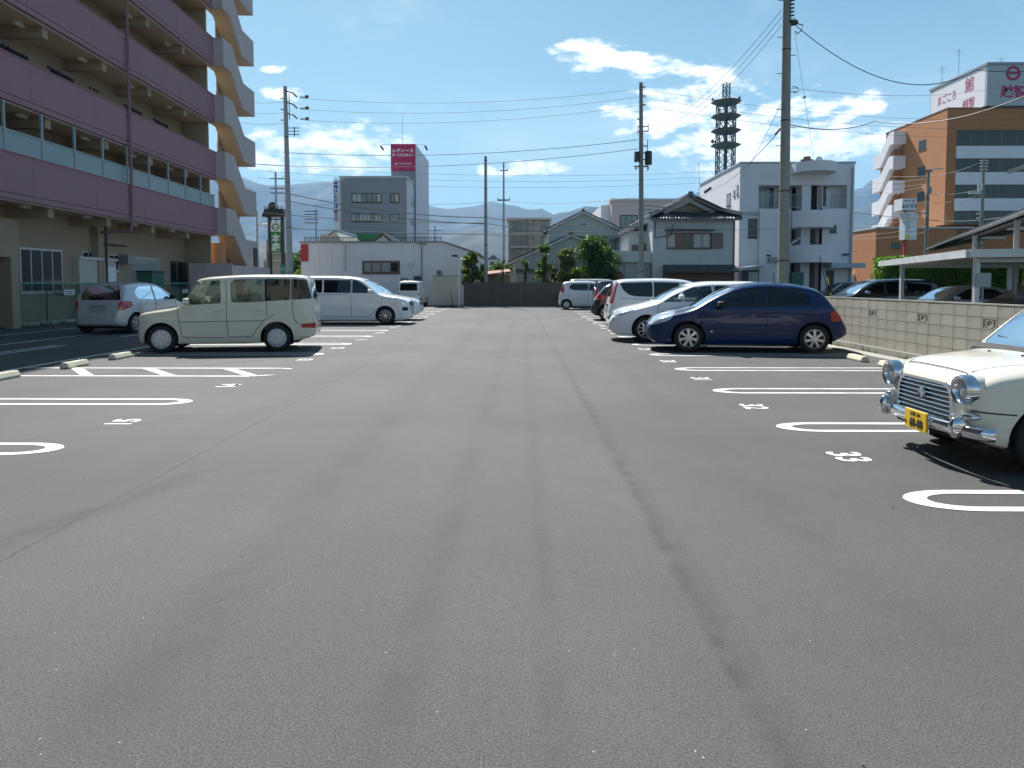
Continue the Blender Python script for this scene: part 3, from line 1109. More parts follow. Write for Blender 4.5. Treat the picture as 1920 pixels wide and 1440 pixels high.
def sidewins(parent, specs, X, root, sgn, **kw):
    """windows on a wall at x = X; sgn +1 the wall faces +x"""
    for (px0, py0, px1, py1, n) in specs:
        ra, rb = ray(px0, py0), ray(px1, py1)
        ya, yb = ra.y * X / ra.x, rb.y * X / rb.x
        ym = (ya + yb) / 2
        za = CAMH + ra.z * ym / ra.y; zb = CAMH + rb.z * ym / rb.y
        window(parent, (X - root[0], ym - root[1], zb), abs(yb - ya), za - zb, n, sgn * pi / 2, **kw)


# ---- long white shop behind the left row
Y = 48.5
a = at(564, 455, Y); c = at(832, 455, Y); e = at(893, 476, Y)
WB = thing('shop_building', 'long low white building with a brown window and red end panel behind the left row', 'building', (a.x, Y, 0))
W_ = c.x - a.x; E_ = e.x - a.x
MB().prism([(0, 0), (E_, 0), (E_, e.z), (W_, a.z), (0, a.z)], 'y', 0, 14).build('wall', 'white_panel', WB)
b = MB().prism([(-.1, a.z + .002), (W_ + .03, a.z + .002), (E_ + .2, e.z + .002), (E_ + .2, e.z + .07), (W_ + .05, a.z + .10), (-.1, a.z + .10)], 'y', -.12, 14.1)
b.build('roof', 'grey_metal', WB)
rl = MB()
for i in range(60):
    x = .2 + (W_ - .3) * i / 60
    rl.box(x, x + .04, .1, .16, a.z + .1, a.z + .34)
rl.box(.2, W_ - .1, .09, .17, a.z + .34, a.z + .38)
tag(rl.build('roof_railing', 'roof_metal_dark', WB), None, None, kind='stuff')
x0, x1, z0, z1 = rect(565, 458, 578, 490, Y)
MB().box(x0 - a.x - .02, x1 - a.x, -.09, -.005, z0, z1).build('end_panel', 'red_sign', WB)
wins(WB, [(679, 489, 750, 513, 4, ['window_curtain', 'window_curtain', 'window_curtain', 'window_glass'])], Y - .01, (a.x, Y), frame='frame_brown', fw_=.14)
for px in range(600, 831, 22):
    p = at(px, 500, Y)
    if not 676 < px < 753 and px < 790:
        MB().box(p.x - a.x - .008, p.x - a.x + .008, -.006, -.001, .2, a.z - .05).build('panel_joint', 'sign_grey', WB)
for px, y0_, y1_, r in ((791, 462, 556, .05), (648, 457, 508, .025), (648, 457, 458, .02)):
    p, q = at(px, y0_, Y), at(px, y1_, Y)
    MB().cyl((p.x - a.x, -.08, q.z), (p.x - a.x, -.08, p.z), r, n=6).build('down_pipe', 'grey_metal', WB)
MB().tube([(at(785, 458, Y).x - a.x, -.1, at(785, 458, Y).z), (at(800, 458, Y).x - a.x, -.1, at(800, 458, Y).z)], .05, 6).build('down_pipe', 'grey_metal', WB)
x0, x1, z0, z1 = rect(764, 493, 775, 504, Y)
MB().box(x0 - a.x, x1 - a.x, -.14, -.001, z0, z1).build('meter_box', 'light_metal', WB)
x0, x1, z0, z1 = rect(777, 518, 789, 531, Y)
MB().box(x0 - a.x, x1 - a.x, -.2, -.001, z0, z1).build('vent_hood', 'frame_dark', WB)
for i in range(2):
    for j in range(4):
        p = at(753 + 3.6 * j + 2 * i, 523 + 6 * i, Y)
        MB().cyl((p.x - a.x, -.05, p.z - .12), (p.x - a.x, -.05, p.z + .08), .03, n=6).build('tap', 'frame_dark', WB)

# things behind the white shop's roof
sm = thing('shop_building', 'small shed with a bright metal roof slope seen over the white shop', 'building', (at(600, 450, 62).x, 62, 0))
x0, x1, z0, z1 = rect(591, 439, 628, 460, 62)
p_ = at(614, 433, 62)
MB().prism([(0, 0), (x1 - x0 + .4, 0), (x1 - x0 + .4, z0), (p_.x - x0 + .3, p_.z), (.75, z1 - .15), (.75, z1), (0, z1)], 'y', 0, 8).build('wall', 'cabinet', sm)
MB().hexa([(.7, -.2, z1 - .1), (p_.x - x0 + .3, -.2, p_.z + .05), (p_.x - x0 + .3, 8, p_.z + .05), (.7, 8, z1 - .1)],
          [(.7, -.2, z1 + .02), (p_.x - x0 + .3, -.2, p_.z + .17), (p_.x - x0 + .3, 8, p_.z + .17), (.7, 8, z1 + .02)]).build('roof', 'light_metal', sm)
x0, x1, z0, z1 = rect(706, 441, 728, 455, 64)
gh = thing('house', 'tiny tiled gable roof poking up over the white shop roof', 'house', (x0, 64, 0))
MB().prism([(0, 0), (x1 - x0, 0), (x1 - x0, z0 + .2), ((x1 - x0) * .55, z1), (0, z0 + .2)], 'y', 0, 6).build('wall', 'house_render', gh)
w_ = x1 - x0
MB().prism([(-.3, z0 + .1), (w_ * .55, z1 + .1), (w_ + .3, z0 + .1), (w_ + .3, z0 + .3), (w_ * .55, z1 + .25), (-.3, z0 + .22)], 'y', -.3, 6.3).build('roof', 'roof_tile', gh)

# ---- grey tiled office block with the magenta sign tower
Y = 86
a = at(637, 334, Y); c = at(762, 334, Y)
OB = thing('office_building', 'grey tiled three storey office block carrying a magenta sign tower', 'building', (a.x, Y, 0))
w = c.x - a.x; H = a.z
D1 = 12.0
MB().box(0, w, 0, D1, 0, H).build('wall', 'grey_tile', OB)
MB().box(w + .001, w + .02, .02, D1, 0, H - .05).build('side_wall', 'grey_tile_light', OB)
MB().box(-.1, w + .1, -.1, D1, H, H + .25).build('coping', 'sign_grey', OB)
wins(OB, [(659, 362, 716, 380, 6, ['window_curtain', 'window_curtain', 'window_green', 'window_green', 'window_green', 'window_curtain']), (731, 362, 749, 380, 2, ['window_green', 'window_curtain']),
          (659, 400, 717, 416, 8, ['window_curtain', 'window_green', 'window_curtain', 'window_curtain']), (731, 401, 748, 416, 3, 'window_curtain')], Y, (a.x, Y), frame='frame_dark', fw_=.12)
sidewins(OB, [(771, 373, 773.5, 385, 1), (776, 377, 779, 389, 1), (771, 410, 773.5, 422, 1), (776, 414, 779, 425, 1), (785, 380, 788.5, 396, 1), (785, 413, 788.5, 430, 1)], c.x + .03, (a.x, Y), 1, frame='frame_dark', sill=False)
x0, x1, z0, z1 = rect(733, 270, 779, 345, 92)
# tower
MB().box(x0 - a.x, x1 - a.x + .03, 6.0, 19, 0, z1).build('tower', 'grey_tile', OB)
MB().box(x1 - a.x + .031, x1 - a.x + .06, 6.02, 19, 0, z1 - .05).build('tower_side', 'grey_tile_light', OB)
xs0, xs1, zs0, zs1 = rect(732.5, 270, 778.5, 320, 91.8)
MB().box(xs0 - a.x, xs1 - a.x, 5.8, 5.99, zs0, zs1).build('sign_board', 'magenta_sign', OB)
cx = (xs0 + xs1) / 2 - a.x
hs = zs1 - zs0
text('レディース', (cx, 5.78, zs0 + hs * .74), (pi / 2, 0, 0), .56, 'ink_white', OB, bold=.02)
text('アートネイチャー', (cx, 5.78, zs0 + hs * .57), (pi / 2, 0, 0), .44, 'ink_white', OB, sx=.8, bold=.02)
text('☎ 0120-43-4460', (cx, 5.78, zs0 + hs * .26), (pi / 2, 0, 0), .34, 'ink_white', OB, sx=.9)
MB().cyl((cx - .4, 8, z1), (cx - .4, 8, z1 + 4.6), .03, .015, n=5).build('lightning_rod', 'grey_metal', OB)
for s, xx in ((-1, x0 - a.x), (1, x1 - a.x)):
    MB().tube([(xx, 6, z1 - .1), (xx + s * 1.2, 6, z1 - .1)], .025, 4).build('sign_lamp_arm', 'dark_steel', OB)
    for i in range(4):
        MB().box(xx + s * (1.3 + .0 * i) - .12, xx + s * 1.3 + .12, 6 + i * .5, 6.15 + i * .5, z1 - .35 - .05 * i, z1 - .2 - .05 * i).build('sign_lamp', 'dark_steel', OB)
# blue vertical fascia sign on the left corner
x0, x1, z0, z1 = rect(625, 337, 637.5, 446, Y - 1.0)
vs = thing('vertical_sign', 'tall blue and white vertical sign at the left corner of the grey office block', 'sign', (x0, Y - 1, 0))
w2 = x1 - x0
MB().box(0, w2, 0, .9, z0, z1).build('box', 'white_sign', vs)
zb = z1 - (z1 - z0) * .58
MB().box(.06, w2 - .22, -.012, -.001, zb, z1 - .25).build('blue_panel', 'blue_sign', vs)
text('アートネイチャー', (w2 / 2 - .07, -.015, (zb + z1 - .3) / 2 + .1), (pi / 2, 0, 0), .70, 'ink_white', vs, vertical=True, sx=.9, bold=.02)
MB().box(.06, w2 - .22, -.012, -.001, z0 + .05, z0 + 1.1).build('lower_panel', 'blue_sign', vs)
text('駐車場', (w2 / 2 - .07, -.015, z0 + 2.6), (pi / 2, 0, 0), .55, 'ink_magenta', vs, vertical=True)
x0, x1, z0, z1 = rect(660, 440, 724, 449, Y - 3)
cn = thing('canopy', 'green shop canopy at the foot of the grey office block', 'canopy', (x0, Y - 3, 0))
MB().hexa([(0, 0, z0), (x1 - x0, 0, z0), (x1 - x0, 2.9, z0), (0, 2.9, z0)], [(0, .6, z1), (x1 - x0, .6, z1), (x1 - x0, 2.9, z1 + .3), (0, 2.9, z1 + .3)]).build('awning', 'green_sign', cn)
MB().box(0, .1, 0, .1, 0, z0).box(x1 - x0 - .1, x1 - x0, 0, .1, 0, z0).build('post', 'grey_metal', cn)

# ---- low beige building at the end of the stairs
Y = 60
x0, x1, z0, z1 = rect(497, 476, 562, 530, Y)
lb = thing('shop_building', 'low beige building behind the lamp pole between the stairs and the white shop', 'building', (x0, Y, 0))
MB().box(0, x1 - x0, 0, 10, 0, z1).build('wall', 'beige_render', lb)
MB().box(-.1, x1 - x0 + .1, -.2, 10, z1, z1 + .12).box(-.1, x1 - x0 + .1, -.12, -.001, z1 - .65, z1 - .55).build('roof', 'light_metal', lb)
# green teal name board on posts
Y = 55
x0, x1, z0, z1 = rect(525, 497, 549, 513, Y)
ts = thing('name_board', 'teal board with white lettering in front of the low beige building', 'sign', (x0, Y, 0))
MB().box(0, x1 - x0, 0, .08, z0, z1).build('panel', 'teal_sign', ts)
MB().box(.1, .18, .081, .14, 0, z1).box(x1 - x0 - .18, x1 - x0 - .1, .081, .14, 0, z1).build('post', 'grey_metal', ts)
text('さくら薬局', ((x1 - x0) / 2, -.012, (z0 + z1) / 2), (pi / 2, 0, 0), .24, 'ink_white', ts, sx=.85)
# white banner board by the stairs
Y = 46
x0, x1, z0, z1 = rect(493.5, 452, 500, 522, Y)
bs_ = thing('banner_sign', 'narrow white upright sign board beside the zigzag stairs', 'sign', (x0, Y, 0))
MB().box(0, x1 - x0, 0, .05, 1.0, z1).build('panel', 'white_sign', bs_)
MB().cyl((x1 - x0 + .06, .03, 0), (x1 - x0 + .06, .03, z1 + .1), .035, n=6).build('post', 'dark_steel', bs_)
text('入居者募集中', ((x1 - x0) / 2, -.01, (z1 + 1.0) / 2), (pi / 2, 0, 0), .2, 'ink_black', bs_, vertical=True)
# black framed pylon sign
Y = 58
x0, x1, z0, z1 = rect(501.5, 395, 532, 475, Y)
py_ = thing('pylon_sign', 'tall black framed pylon sign with a green and white panel and overhanging black top', 'sign', (x0, Y, 0))
w = x1 - x0
for xx in (0, w - .22):
    MB().box(xx, xx + .22, 0, .3, 0, z1 - .5).build('post', 'dark_steel', py_)
hx0, hx1, hz0, hz1 = rect(494, 391, 537, 407, Y)
MB().hexa([(hx0 - x0, -.5, hz0), (hx1 - x0, -.5, hz0), (hx1 - x0, .8, hz0), (hx0 - x0, .8, hz0)], [(hx0 - x0 + .2, -.3, hz1 - .05), (hx1 - x0 - .2, -.3, hz1 - .05), (hx1 - x0 - .2, .6, hz1 - .05), (hx0 - x0 + .2, .6, hz1 - .05)]).build('head', 'ink_black', py_)
for i in range(9):
    xx = hx0 - x0 + .2 + (hx1 - hx0 - .4) * i / 8
    MB().cyl((xx, -.3, hz1 - .05), (xx + .02, -.5, hz1 + .18), .03, n=5).build('lamp_spike', 'dark_steel', py_)
px0, px1, pz0, pz1 = rect(507, 417, 526.5, 474, Y)
MB().box(px0 - x0, px1 - x0, .05, .2, pz0, pz1).build('panel', 'green_sign', py_)
MB().box(px0 - x0, px1 - x0, .03, .049, pz1 - .75, pz1).build('white_panel', 'white_sign', py_)
pc = (px0 + px1) / 2 - x0
MB().lathe([(.20, 0), (.30, 0), (.30, -.01), (.20, -.01), (.20, 0)], (pc, .028, pz1 - .38), 'y', 24).build('emblem', 'green_sign', py_)
text('本', (pc, .045, pz0 + 1.15), (pi / 2, 0, 0), .72, 'ink_white', py_, bold=.02)
text('森', (pc, .045, pz0 + .42), (pi / 2, 0, 0), .72, 'ink_white', py_, bold=.02)
MB().box(.221, w - .221, .1, .2, at(515, 412, Y).z, at(515, 410.5, Y).z + .03).build('cross_bar', 'dark_steel', py_)

# ---- cabinet by the white shop
Y = 44.2
x0, x1, z0, z1 = rect(812, 517, 861, 573, Y)
sc = thing('storage_cabinet', 'cream steel storage cabinet standing at the left end of the dark wall', 'cabinet', (x0, Y, 0))
w = x1 - x0; h = z1 + .02
MB().box(0, w, 0, .9, .12, h - .08).build('body', 'cabinet', sc)
MB().box(-.04, w + .12, -.06, .95, h - .08, h).build('roof', 'grey_metal', sc)
for i in range(2): MB().box(.03 + i * (w / 2), w / 2 - .015 + i * (w / 2), -.02, -.001, .16, h - .12).build('door', 'cabinet', sc)
MB().box(.15, .35, .1, .3, 0, .12).box(w - .35, w - .15, .1, .3, 0, .12).build('foot_block', 'concrete', sc)
x0b, x1b, z0b, z1b = rect(817, 507, 828, 517, Y)
bx = thing('chimney_box', 'small dark box standing on top of the cream storage cabinet', 'box', (x0b, Y + .3, h))
MB().box(0, x1b - x0b, 0, .35, 0, .33).build('casing', 'grey_metal', bx); MB().box(.1, .16, -.004, -.001, .04, .3).box(.2, .26, -.004, -.001, .04, .3).build('slot', 'ink_black', bx)
pk = thing('broom', 'dark stick leaning on the cream storage cabinet', 'broom', (at(846, 560, Y - .15).x, Y - .15, 0))
MB().tube([(.1, -.1, .02), (-.05, .1, 1.0)], .02, 5).build('handle', 'frame_dark', pk); MB().box(.02, .2, -.16, -.06, 0, .16).build('bristle_head', 'frame_dark', pk)

# ---- gabled houses in the middle
def gable_house(nm, label, Y, apex, eL, eR, base, depth, wm, rm, lip=.35, thick=.09):
    A, L, R = at(*apex, Y), at(*eL, Y), at(*eR, Y)
    root = thing(nm, label, 'house', (A.x, Y, 0))
    xl, xr = L.x - A.x, R.x - A.x
    sl = (A.z - L.z) / (0 - xl); sr = (A.z - R.z) / xr
    wl, wr = base
    MB().prism([(wl, 0), (wr, 0), (wr, A.z - sr * wr - .05), (0, A.z - .05), (wl, A.z + sl * wl - .05)], 'y', 0, depth).build('wall', wm, root)
    MB().prism([(xl, L.z), (0, A.z), (0, A.z + thick), (xl - .02, L.z + thick)], 'y', -lip, depth + lip).build('roof', rm, root)
    MB().prism([(0.001, A.z), (xr, R.z), (xr + .02, R.z + thick), (0.001, A.z + thick)], 'y', -lip, depth + lip).build('roof', rm, root)
    MB().prism([(xl, L.z - .13), (0, A.z - .13), (xr, R.z - .13), (xr, R.z - .005), (0, A.z - .005), (xl, L.z - .005)], 'y', -lip + .02, -lip + .08).build('barge_board', 'white_render', root)
    MB().cyl((0, -lip - .05, A.z + thick), (0, depth + lip, A.z + thick), .13, n=8).build('ridge', 'roof_tile', root)
    for dx in (-.12, .12):
        MB().cyl((dx, -.03, A.z - 1.0), (dx, -.001, A.z - 1.0), .07, n=8).build('gable_vent', 'opening_dark', root)
    return root, A


g1, A1 = gable_house('gable_house', 'pale green rendered house with a wide gable behind the bushy trees', 56, (1093, 397), (1020, 433), (1167, 431), (-2.7, 2.75), 9, 'green_render', 'roof_metal_dark')
x0, x1, z0, z1 = rect(1090, 447, 1135, 465, 56)
window(g1, ((x0 + x1) / 2 - A1.x, 0, z0), x1 - x0, z1 - z0, 3, 0, 'grey_metal', 'window_green', depth=.3)
MB().box(x0 - A1.x - .1, x1 - A1.x + .2, -.45, -.001, z1 + .1, z1 + .16).build('window_hood', 'grey_metal', g1)
MB().box(2.76, 4.2, .3, 8.5, 0, 3.9).build('side_wing', 'beige_render', g1)
MB().hexa([(2.6, -.2, 4.15), (4.7, -.2, 3.75), (4.7, 9, 3.75), (2.6, 9, 4.15)], [(2.6, -.2, 4.3), (4.7, -.2, 3.9), (4.7, 9, 3.9), (2.6, 9, 4.3)]).build('wing_roof', 'roof_metal_dark', g1)
g2, A2 = gable_house('gable_house', 'lower grey gabled house in front of the pale green one', 50.5, (1070, 440), (952, 493), (1125, 462), (-3.9, 2.6), 6, 'house_render', 'roof_metal_dark')
wins(g2, [(970, 516, 1003, 545, 4, 'window_curtain'), (1030, 512, 1075, 545, 3, 'window_glass')], 50.5, (A2.x, 50.5), frame='alu')
MB().box(-3.9, 2.7, -.5, -.001, at(970, 508, 50.5).z, at(970, 505, 50.5).z).build('canopy', 'roof_metal_dark', g2)
# rusty lean-to roof
Y = 48.2
x0, x1, z0, z1 = rect(900, 508, 957, 530, Y)
lt = thing('lean_to', 'low lean-to with a rusty red sheet roof behind the dark wall', 'shed', (x0, Y, 0))
MB().hexa([(0, 0, z1 - .35), (x1 - x0, 0, z1 - .1), (x1 - x0, 3, z1 + .1), (0, 3, z1 - .1)], [(0, 0, z1 - .27), (x1 - x0, 0, z1 - .02), (x1 - x0, 3, z1 + .2), (0, 3, z1)]).build('roof', 'roof_rust', lt)
for xx in (.1, (x1 - x0) / 2, x1 - x0 - .1):
    MB().box(xx - .05, xx + .05, .1, .2, 0, z1 - .3).build('post', 'frame_brown', lt)
MB().box(.2, x1 - x0 - .2, 2.6, 2.7, 0, z1 - .2).build('back_wall', 'beige_render', lt)

# ---- distant apartment block between the houses
Y = 100
a = at(953, 412, Y); c = at(1032, 412, Y)
DA = thing('apartment_building', 'distant beige apartment block with balconies between the poles and the gabled houses', 'building', (a.x, Y, 0))
w = c.x - a.x
MB().box(0, w, 1.2, 10, 0, a.z).build('wall', 'beige_render', DA)
for i, yy in enumerate((436, 461, 486)):
    z = at(960, yy, Y).z
    MB().box(0, w, 0, 1.2, z - .25, z).build('balcony_slab', 'beige_render', DA)
    MB().box(.1, w, 0, .06, z + 1.0, z + 1.06).build('balcony_rail', 'grey_metal', DA)
    rb = MB()
    for j in range(30): rb.box(.1 + (w - .2) * j / 30, .13 + (w - .2) * j / 30, .01, .05, z, z + 1.0)
    tag(rb.build('balusters', 'grey_metal', DA), None, None, kind='stuff')
    for x_, ww, hh in ((1.3, 1.2, 1.9), (3.4, .7, 1.0), (5.2, 1.2, 1.9)):
        window(DA, (x_, 1.2, z + .05 + (1.9 - hh)), ww, hh, 2, 0, 'frame_dark', 'window_green', sill=False)
MB().box(-.2, w + .2, .2, 10, a.z, a.z + .3).build('roof', 'beige_render', DA)
for sx in (0, w / 2):
    MB().box(sx, sx + .15, .0, 1.19, 0, a.z).build('party_wall', 'beige_render', DA)

# ---- large flat roofed block behind the tiled house
Y = 78
a = at(1147, 377, Y); c = at(1352, 377, Y)
FB = thing('school_building', 'broad cream flat roofed block behind the transformer pole and tiled house', 'building', (a.x, Y, 0))
w = c.x - a.x
MB().box(0, w, 0, 14, 0, a.z).build('wall', 'pale_render', FB)
MB().box(-1.0, -.001, 1.5, 13, 0, a.z - .3).build('side_bay', 'white_render', FB)
wins(FB, [(1162, 403, 1196, 426, 3, 'window_green'), (1172, 453, 1198, 475, 3, 'window_green'), (1225, 403, 1262, 426, 3, 'window_green'), (1295, 403, 1332, 426, 3, 'window_green')], Y, (a.x, Y), fw_=.12)
MB().box(-.1, w + .1, -.25, 14.1, a.z, a.z + .25).build('coping', 'sign_grey', FB)

# ---- garage with shutters
Y = 47.5
a = at(1150, 470, Y); c = at(1253, 474, Y)
GA = thing('garage', 'low grey flat roofed garage with two shutters beside the transformer pole', 'garage', (a.x, Y, 0))
w = c.x - a.x; H = a.z
MB().box(0, w, .12, 6, 0, H - .02).build('wall', 'house_render', GA)
zf = at(1200, 490, Y).z
MB().prism([(.0, zf - .02), (w, zf - .15), (w, H - .12), (.0, H)], 'y', -.3, 6.1).build('roof_fascia', 'house_render', GA)
for i in range(2):
    x0 = .75 + i * (w - .8) / 2
    x1 = x0 + (w - .8) / 2 - .25
    f = MB().box(x0, x0 + .08, .05, .119, 0, zf - .2).box(x1 - .08, x1, .05, .119, 0, zf - .2).build('shutter_frame', 'grey_metal', GA)
    n = 18
    for j in range(n):
        z = (zf - .25) * j / n
        MB().box(x0 + .081, x1 - .081, .07, .1, z + .008, z + (zf - .25) / n).build('shutter_slat', 'sign_grey', f)
MB().box(.1, .16, -.02, .1, 0, zf).build('down_pipe', 'light_metal', GA)
MB().hexa([(.0, -.9, 1.9), (.5, -.9, 1.9), (.5, -.3, 2.2), (.0, -.3, 2.2)], [(.0, -.9, 1.97), (.5, -.9, 1.97), (.5, -.3, 2.27), (.0, -.3, 2.27)]).build('small_awning', 'red_sign', GA)

# ---- tiled hip and gable house
Y = 47
L, R, A = at(1224, 416, Y), at(1378, 416, Y), at(1299, 368, Y)
TR = thing('tiled_house', 'grey rendered two storey house with a glossy dark tiled hip and gable roof', 'house', (A.x, Y, 0))
xl, xr = L.x - A.x, R.x - A.x
ez = at(1300, 413, Y).z
CZ = at(1300, 407, Y).z
dpt = 8.5
MB().box(xl, xr, 0, dpt, 0, ez).build('wall', 'house_render', TR)
az = at(1299, 367, Y).z
el, er = xl - .25, xr + .3
gy = 1.3    # gable set back
# hip skirt at the front and sloping side roofs, upper gable
inner = .95
zt = at(1300, 397, Y).z
sk = MB().hexa([(el, -.45, ez - .05), (er, -.45, ez - .05), (er - inner, gy, zt), (el + inner, gy, zt)], [(el, -.45, ez + .07), (er, -.45, ez + .07), (er - inner, gy, zt + .12), (el + inner, gy, zt + .12)])
sk.build('hip_roof', 'roof_tile', TR)


def rz(x):      # side slope height, gently curved
    t = abs(x) / (er if x > 0 else -el)
    return az - (az - CZ) * (t * 1.18 - .18 * t * t)


for s, e in ((-1, el), (1, er)):
    b = MB()
    n = 14
    for i in range(n):
        xa, xb = e * i / n, e * (i + 1) / n
        ya = gy - .55 - (0 if i < n * .62 else (i - n * .62) / (n * .38) * (gy - .1))
        yb_ = gy - .55 - (0 if i + 1 < n * .62 else (i + 1 - n * .62) / (n * .38) * (gy - .1))
        za, zb = rz(xa), rz(xb)
        q = [(xa, ya, za), (xb, yb_, zb), (xb, dpt + .4, zb), (xa, dpt + .4, za)]
        if s < 0: q = q[::-1]
        b.hexa(q, [(x, y, z + .12) for x, y, z in q])
    b.build('side_roof', 'roof_tile', TR)
tv = MB()
# verge tiles: short half round tiles running down both gable edges, and eave tiles
b = MB()
for s, e in ((-1, el), (1, er)):
    for i in range(26):
        t = (i + .5) / 26
        x = e * t; yy = gy - .6 - (0 if t < .62 else (t - .62) / .38 * (gy - .1))
        z = rz(x)
        tv.cyl((x, yy - .14, z + .1), (x, yy + .5, z + .15), .078, n=8)
    for row in range(2):
        pts = [(e * t / 12, gy - .58 + .25 * row - (0 if t / 12 < .62 else (t / 12 - .62) / .38 * (gy - .1)), rz(e * t / 12) + .2 + .05 * row) for t in range(13)]
        b.tube(pts, .085, 7)
for i in range(30):
    x = el + .1 + (er - el - .2) * i / 29
    b.cyl((x, -.5, ez + .06), (x * .83, gy, zt + .15), .06, .05, n=7)
for i in range(30):
    x = el + .1 + (er - el - .2) * i / 29
    tv.cyl((x, -.54, ez + .05), (x, -.36, ez + .12), .075, n=8)
tag(tv.build('eave_tiles', 'tile_silver_glint', TR, smooth=50), None, None, kind='stuff')
b.cyl((el, -.48, ez + .1), (el + inner, gy, zt + .2), .1, n=8); b.cyl((er, -.48, ez + .1), (er - inner, gy, zt + .2), .1, n=8)
for i in range(34):
    for s, e in ((-1, el), (1, er)):
        b.cyl((e, .2 + dpt * i / 34, rz(e) + .1), (e * .1, .2 + dpt * i / 34, rz(e * .1) + .14), .05, n=5)
tag(b.build('roof_tiles', 'roof_tile', TR, smooth=50), None, None, kind='stuff')
MB().box(-.11, .11, gy - .7, dpt + .4, az + .08, az + .26).box(-.17, .17, gy - .8, gy - .7, az + .0, az + .36).build('ridge', 'roof_tile', TR, bevel=.03)
gw = 1.5
MB().prism([(-gw, zt + .02), (0, rz(0) - .1), (gw, zt + .02)], 'y', gy - .05, gy + .1).build('gable_wall', 'cream_render', TR)
for s_ in (-1, 1):
    MB().prism([(s_ * gw * 1.15, rz(gw * 1.15) - .34), (0, az - .34), (0, az - .08), (s_ * gw * 1.15, rz(gw * 1.15) - .06)], 'y', gy - .42, gy - .34).build('barge_board', 'house_render', TR)
wins(TR, [(1250, 437, 1333, 466, 5, ['window_curtain', 'window_glass', 'window_glass', 'window_curtain'])], Y, (A.x, Y), frame='frame_brown', fw_=.08)
x0, x1, z0, z1 = rect(1333.5, 437, 1355, 466, Y)
MB().box(x0 - A.x, x1 - A.x, -.1, -.001, z0, z1).build('shutter_box', 'shutter_brown', TR)
x0, x1, z0, z1 = rect(1246, 431, 1338, 433, Y)
MB().box(x0 - A.x, x1 - A.x, -.5, -.001, z0, z1).build('window_hood', 'frame_dark', TR)
z0, z1 = at(1300, 511, Y).z, at(1300, 499, Y).z
MB().hexa([(xl + .7, -1.2, z0), (xr, -1.2, z0), (xr, -.001, z0 + .05), (xl + .7, -.001, z0 + .05)], [(xl + .7, -1.2, z0 + .1), (xr, -1.2, z0 + .1), (xr, -.001, z1 + .1), (xl + .7, -.001, z1 + .1)]).build('pent_roof', 'roof_metal_dark', TR)
MB().box(xl + .7, xr, -.02, -.001, .0, z0).build('shop_front', 'frame_brown', TR)
for px in (1312, ): MB().box(at(px, 470, Y).x - A.x, at(px, 470, Y).x - A.x + .02, -.008, -.001, z1 + .12, ez - .3).build('wall_joint', 'grey_metal', TR)
MB().cyl((xr - .05, -.08, 0), (xr - .05, -.08, ez), .045, n=6).build('down_pipe', 'frame_brown', TR)
MB().tube([(xl + .15, -.08, ez - .1), (xl + .15, -.08, ez - 1.15), (xl + 1.2, -.08, ez - 1.0), (xl + 1.3, -.08, ez - .3)], .035, 5).build('down_pipe', 'frame_dark', TR)
# lower left wing with its own lean roof
MB().box(xl - 1.25, xl - .001, 2.2, dpt + 1, 0, ez - .55).build('side_wing', 'house_render', TR)
MB().hexa([(xl - 1.7, 1.9, ez - .85), (xl + .1, 1.9, ez - .1), (xl + .1, dpt + 1.2, ez - .1), (xl - 1.7, dpt + 1.2, ez - .85)], [(xl - 1.7, 1.9, ez - .72), (xl + .1, 1.9, ez + .03), (xl + .1, dpt + 1.2, ez + .03), (xl - 1.7, dpt + 1.2, ez - .72)]).build('wing_roof', 'roof_tile', TR)
window(TR, (xl - .75, 2.2, 3.0), .55, 1.15, 1, 0, 'frame_brown', 'shutter_brown'); window(TR, (xl - .2, 2.2, 3.1), .3, 1.15, 1, 0, 'frame_brown', 'shutter_brown')
# ---- white modern three storey building
Y = 50
a = at(1388, 308, Y); c = at(1603, 304, Y)
MW = thing('clinic_building', 'white modern three storey building with curved balconies round a central stair column', 'building', (a.x, Y, 0))
ox, oy = a.x, Y
w = c.x - a.x; H = a.z + .05


def wx(px): return at(px, 450, Y).x - ox
def wz(py): return at(1490, py, Y).z


rx0, rx1, rz0, rz1 = wx(1421), wx(1500), wz(391), wz(347)      # third floor loggia (left)
qx0, qx1, qz0, qz1 = wx(1540), wx(1586), wz(387), wz(343)      # right window bay
sx0, sx1 = wx(1500), wx(1541)                                   # stair bay
Dp = 1.6
b = MB()
b.box(0, w, Dp, 11, 0, H)
b.box(0, w, 0, Dp - .001, rz1, H)                    # top band
b.box(0, rx0, 0, Dp - .001, rz0, rz1 - .001)
b.box(rx1, sx0, 1.2, Dp - .001, rz0, rz1 - .001)
b.box(sx1, qx0, 0, Dp - .001, 0, rz1 - .001)
b.box(qx1, w, 0, Dp - .001, rz0, rz1 - .001)
b.box(qx0 + .001, qx1 - .001, .9, Dp - .001, rz0, rz1 - .001)
b.box(0, wx(1481), 0, Dp - .001, 0, rz0 - .001)
b.box(wx(1481) + .001, sx0, 1.2, Dp - .001, rz0 - .3, rz0 - .002)
b.box(qx0, w, 0, Dp - .001, 0, rz0 - .001)
b.build('wall', 'white_render', MW)
MB().box(-.06, w + .06, -.06, 11.06, H, H + .12).build('parapet_cap', 'sign_grey', MW)
MB().box(wx(1421), wx(1478), -.35, -.001, 0, rz0 - .05).build('front_bay', 'white_render', MW)
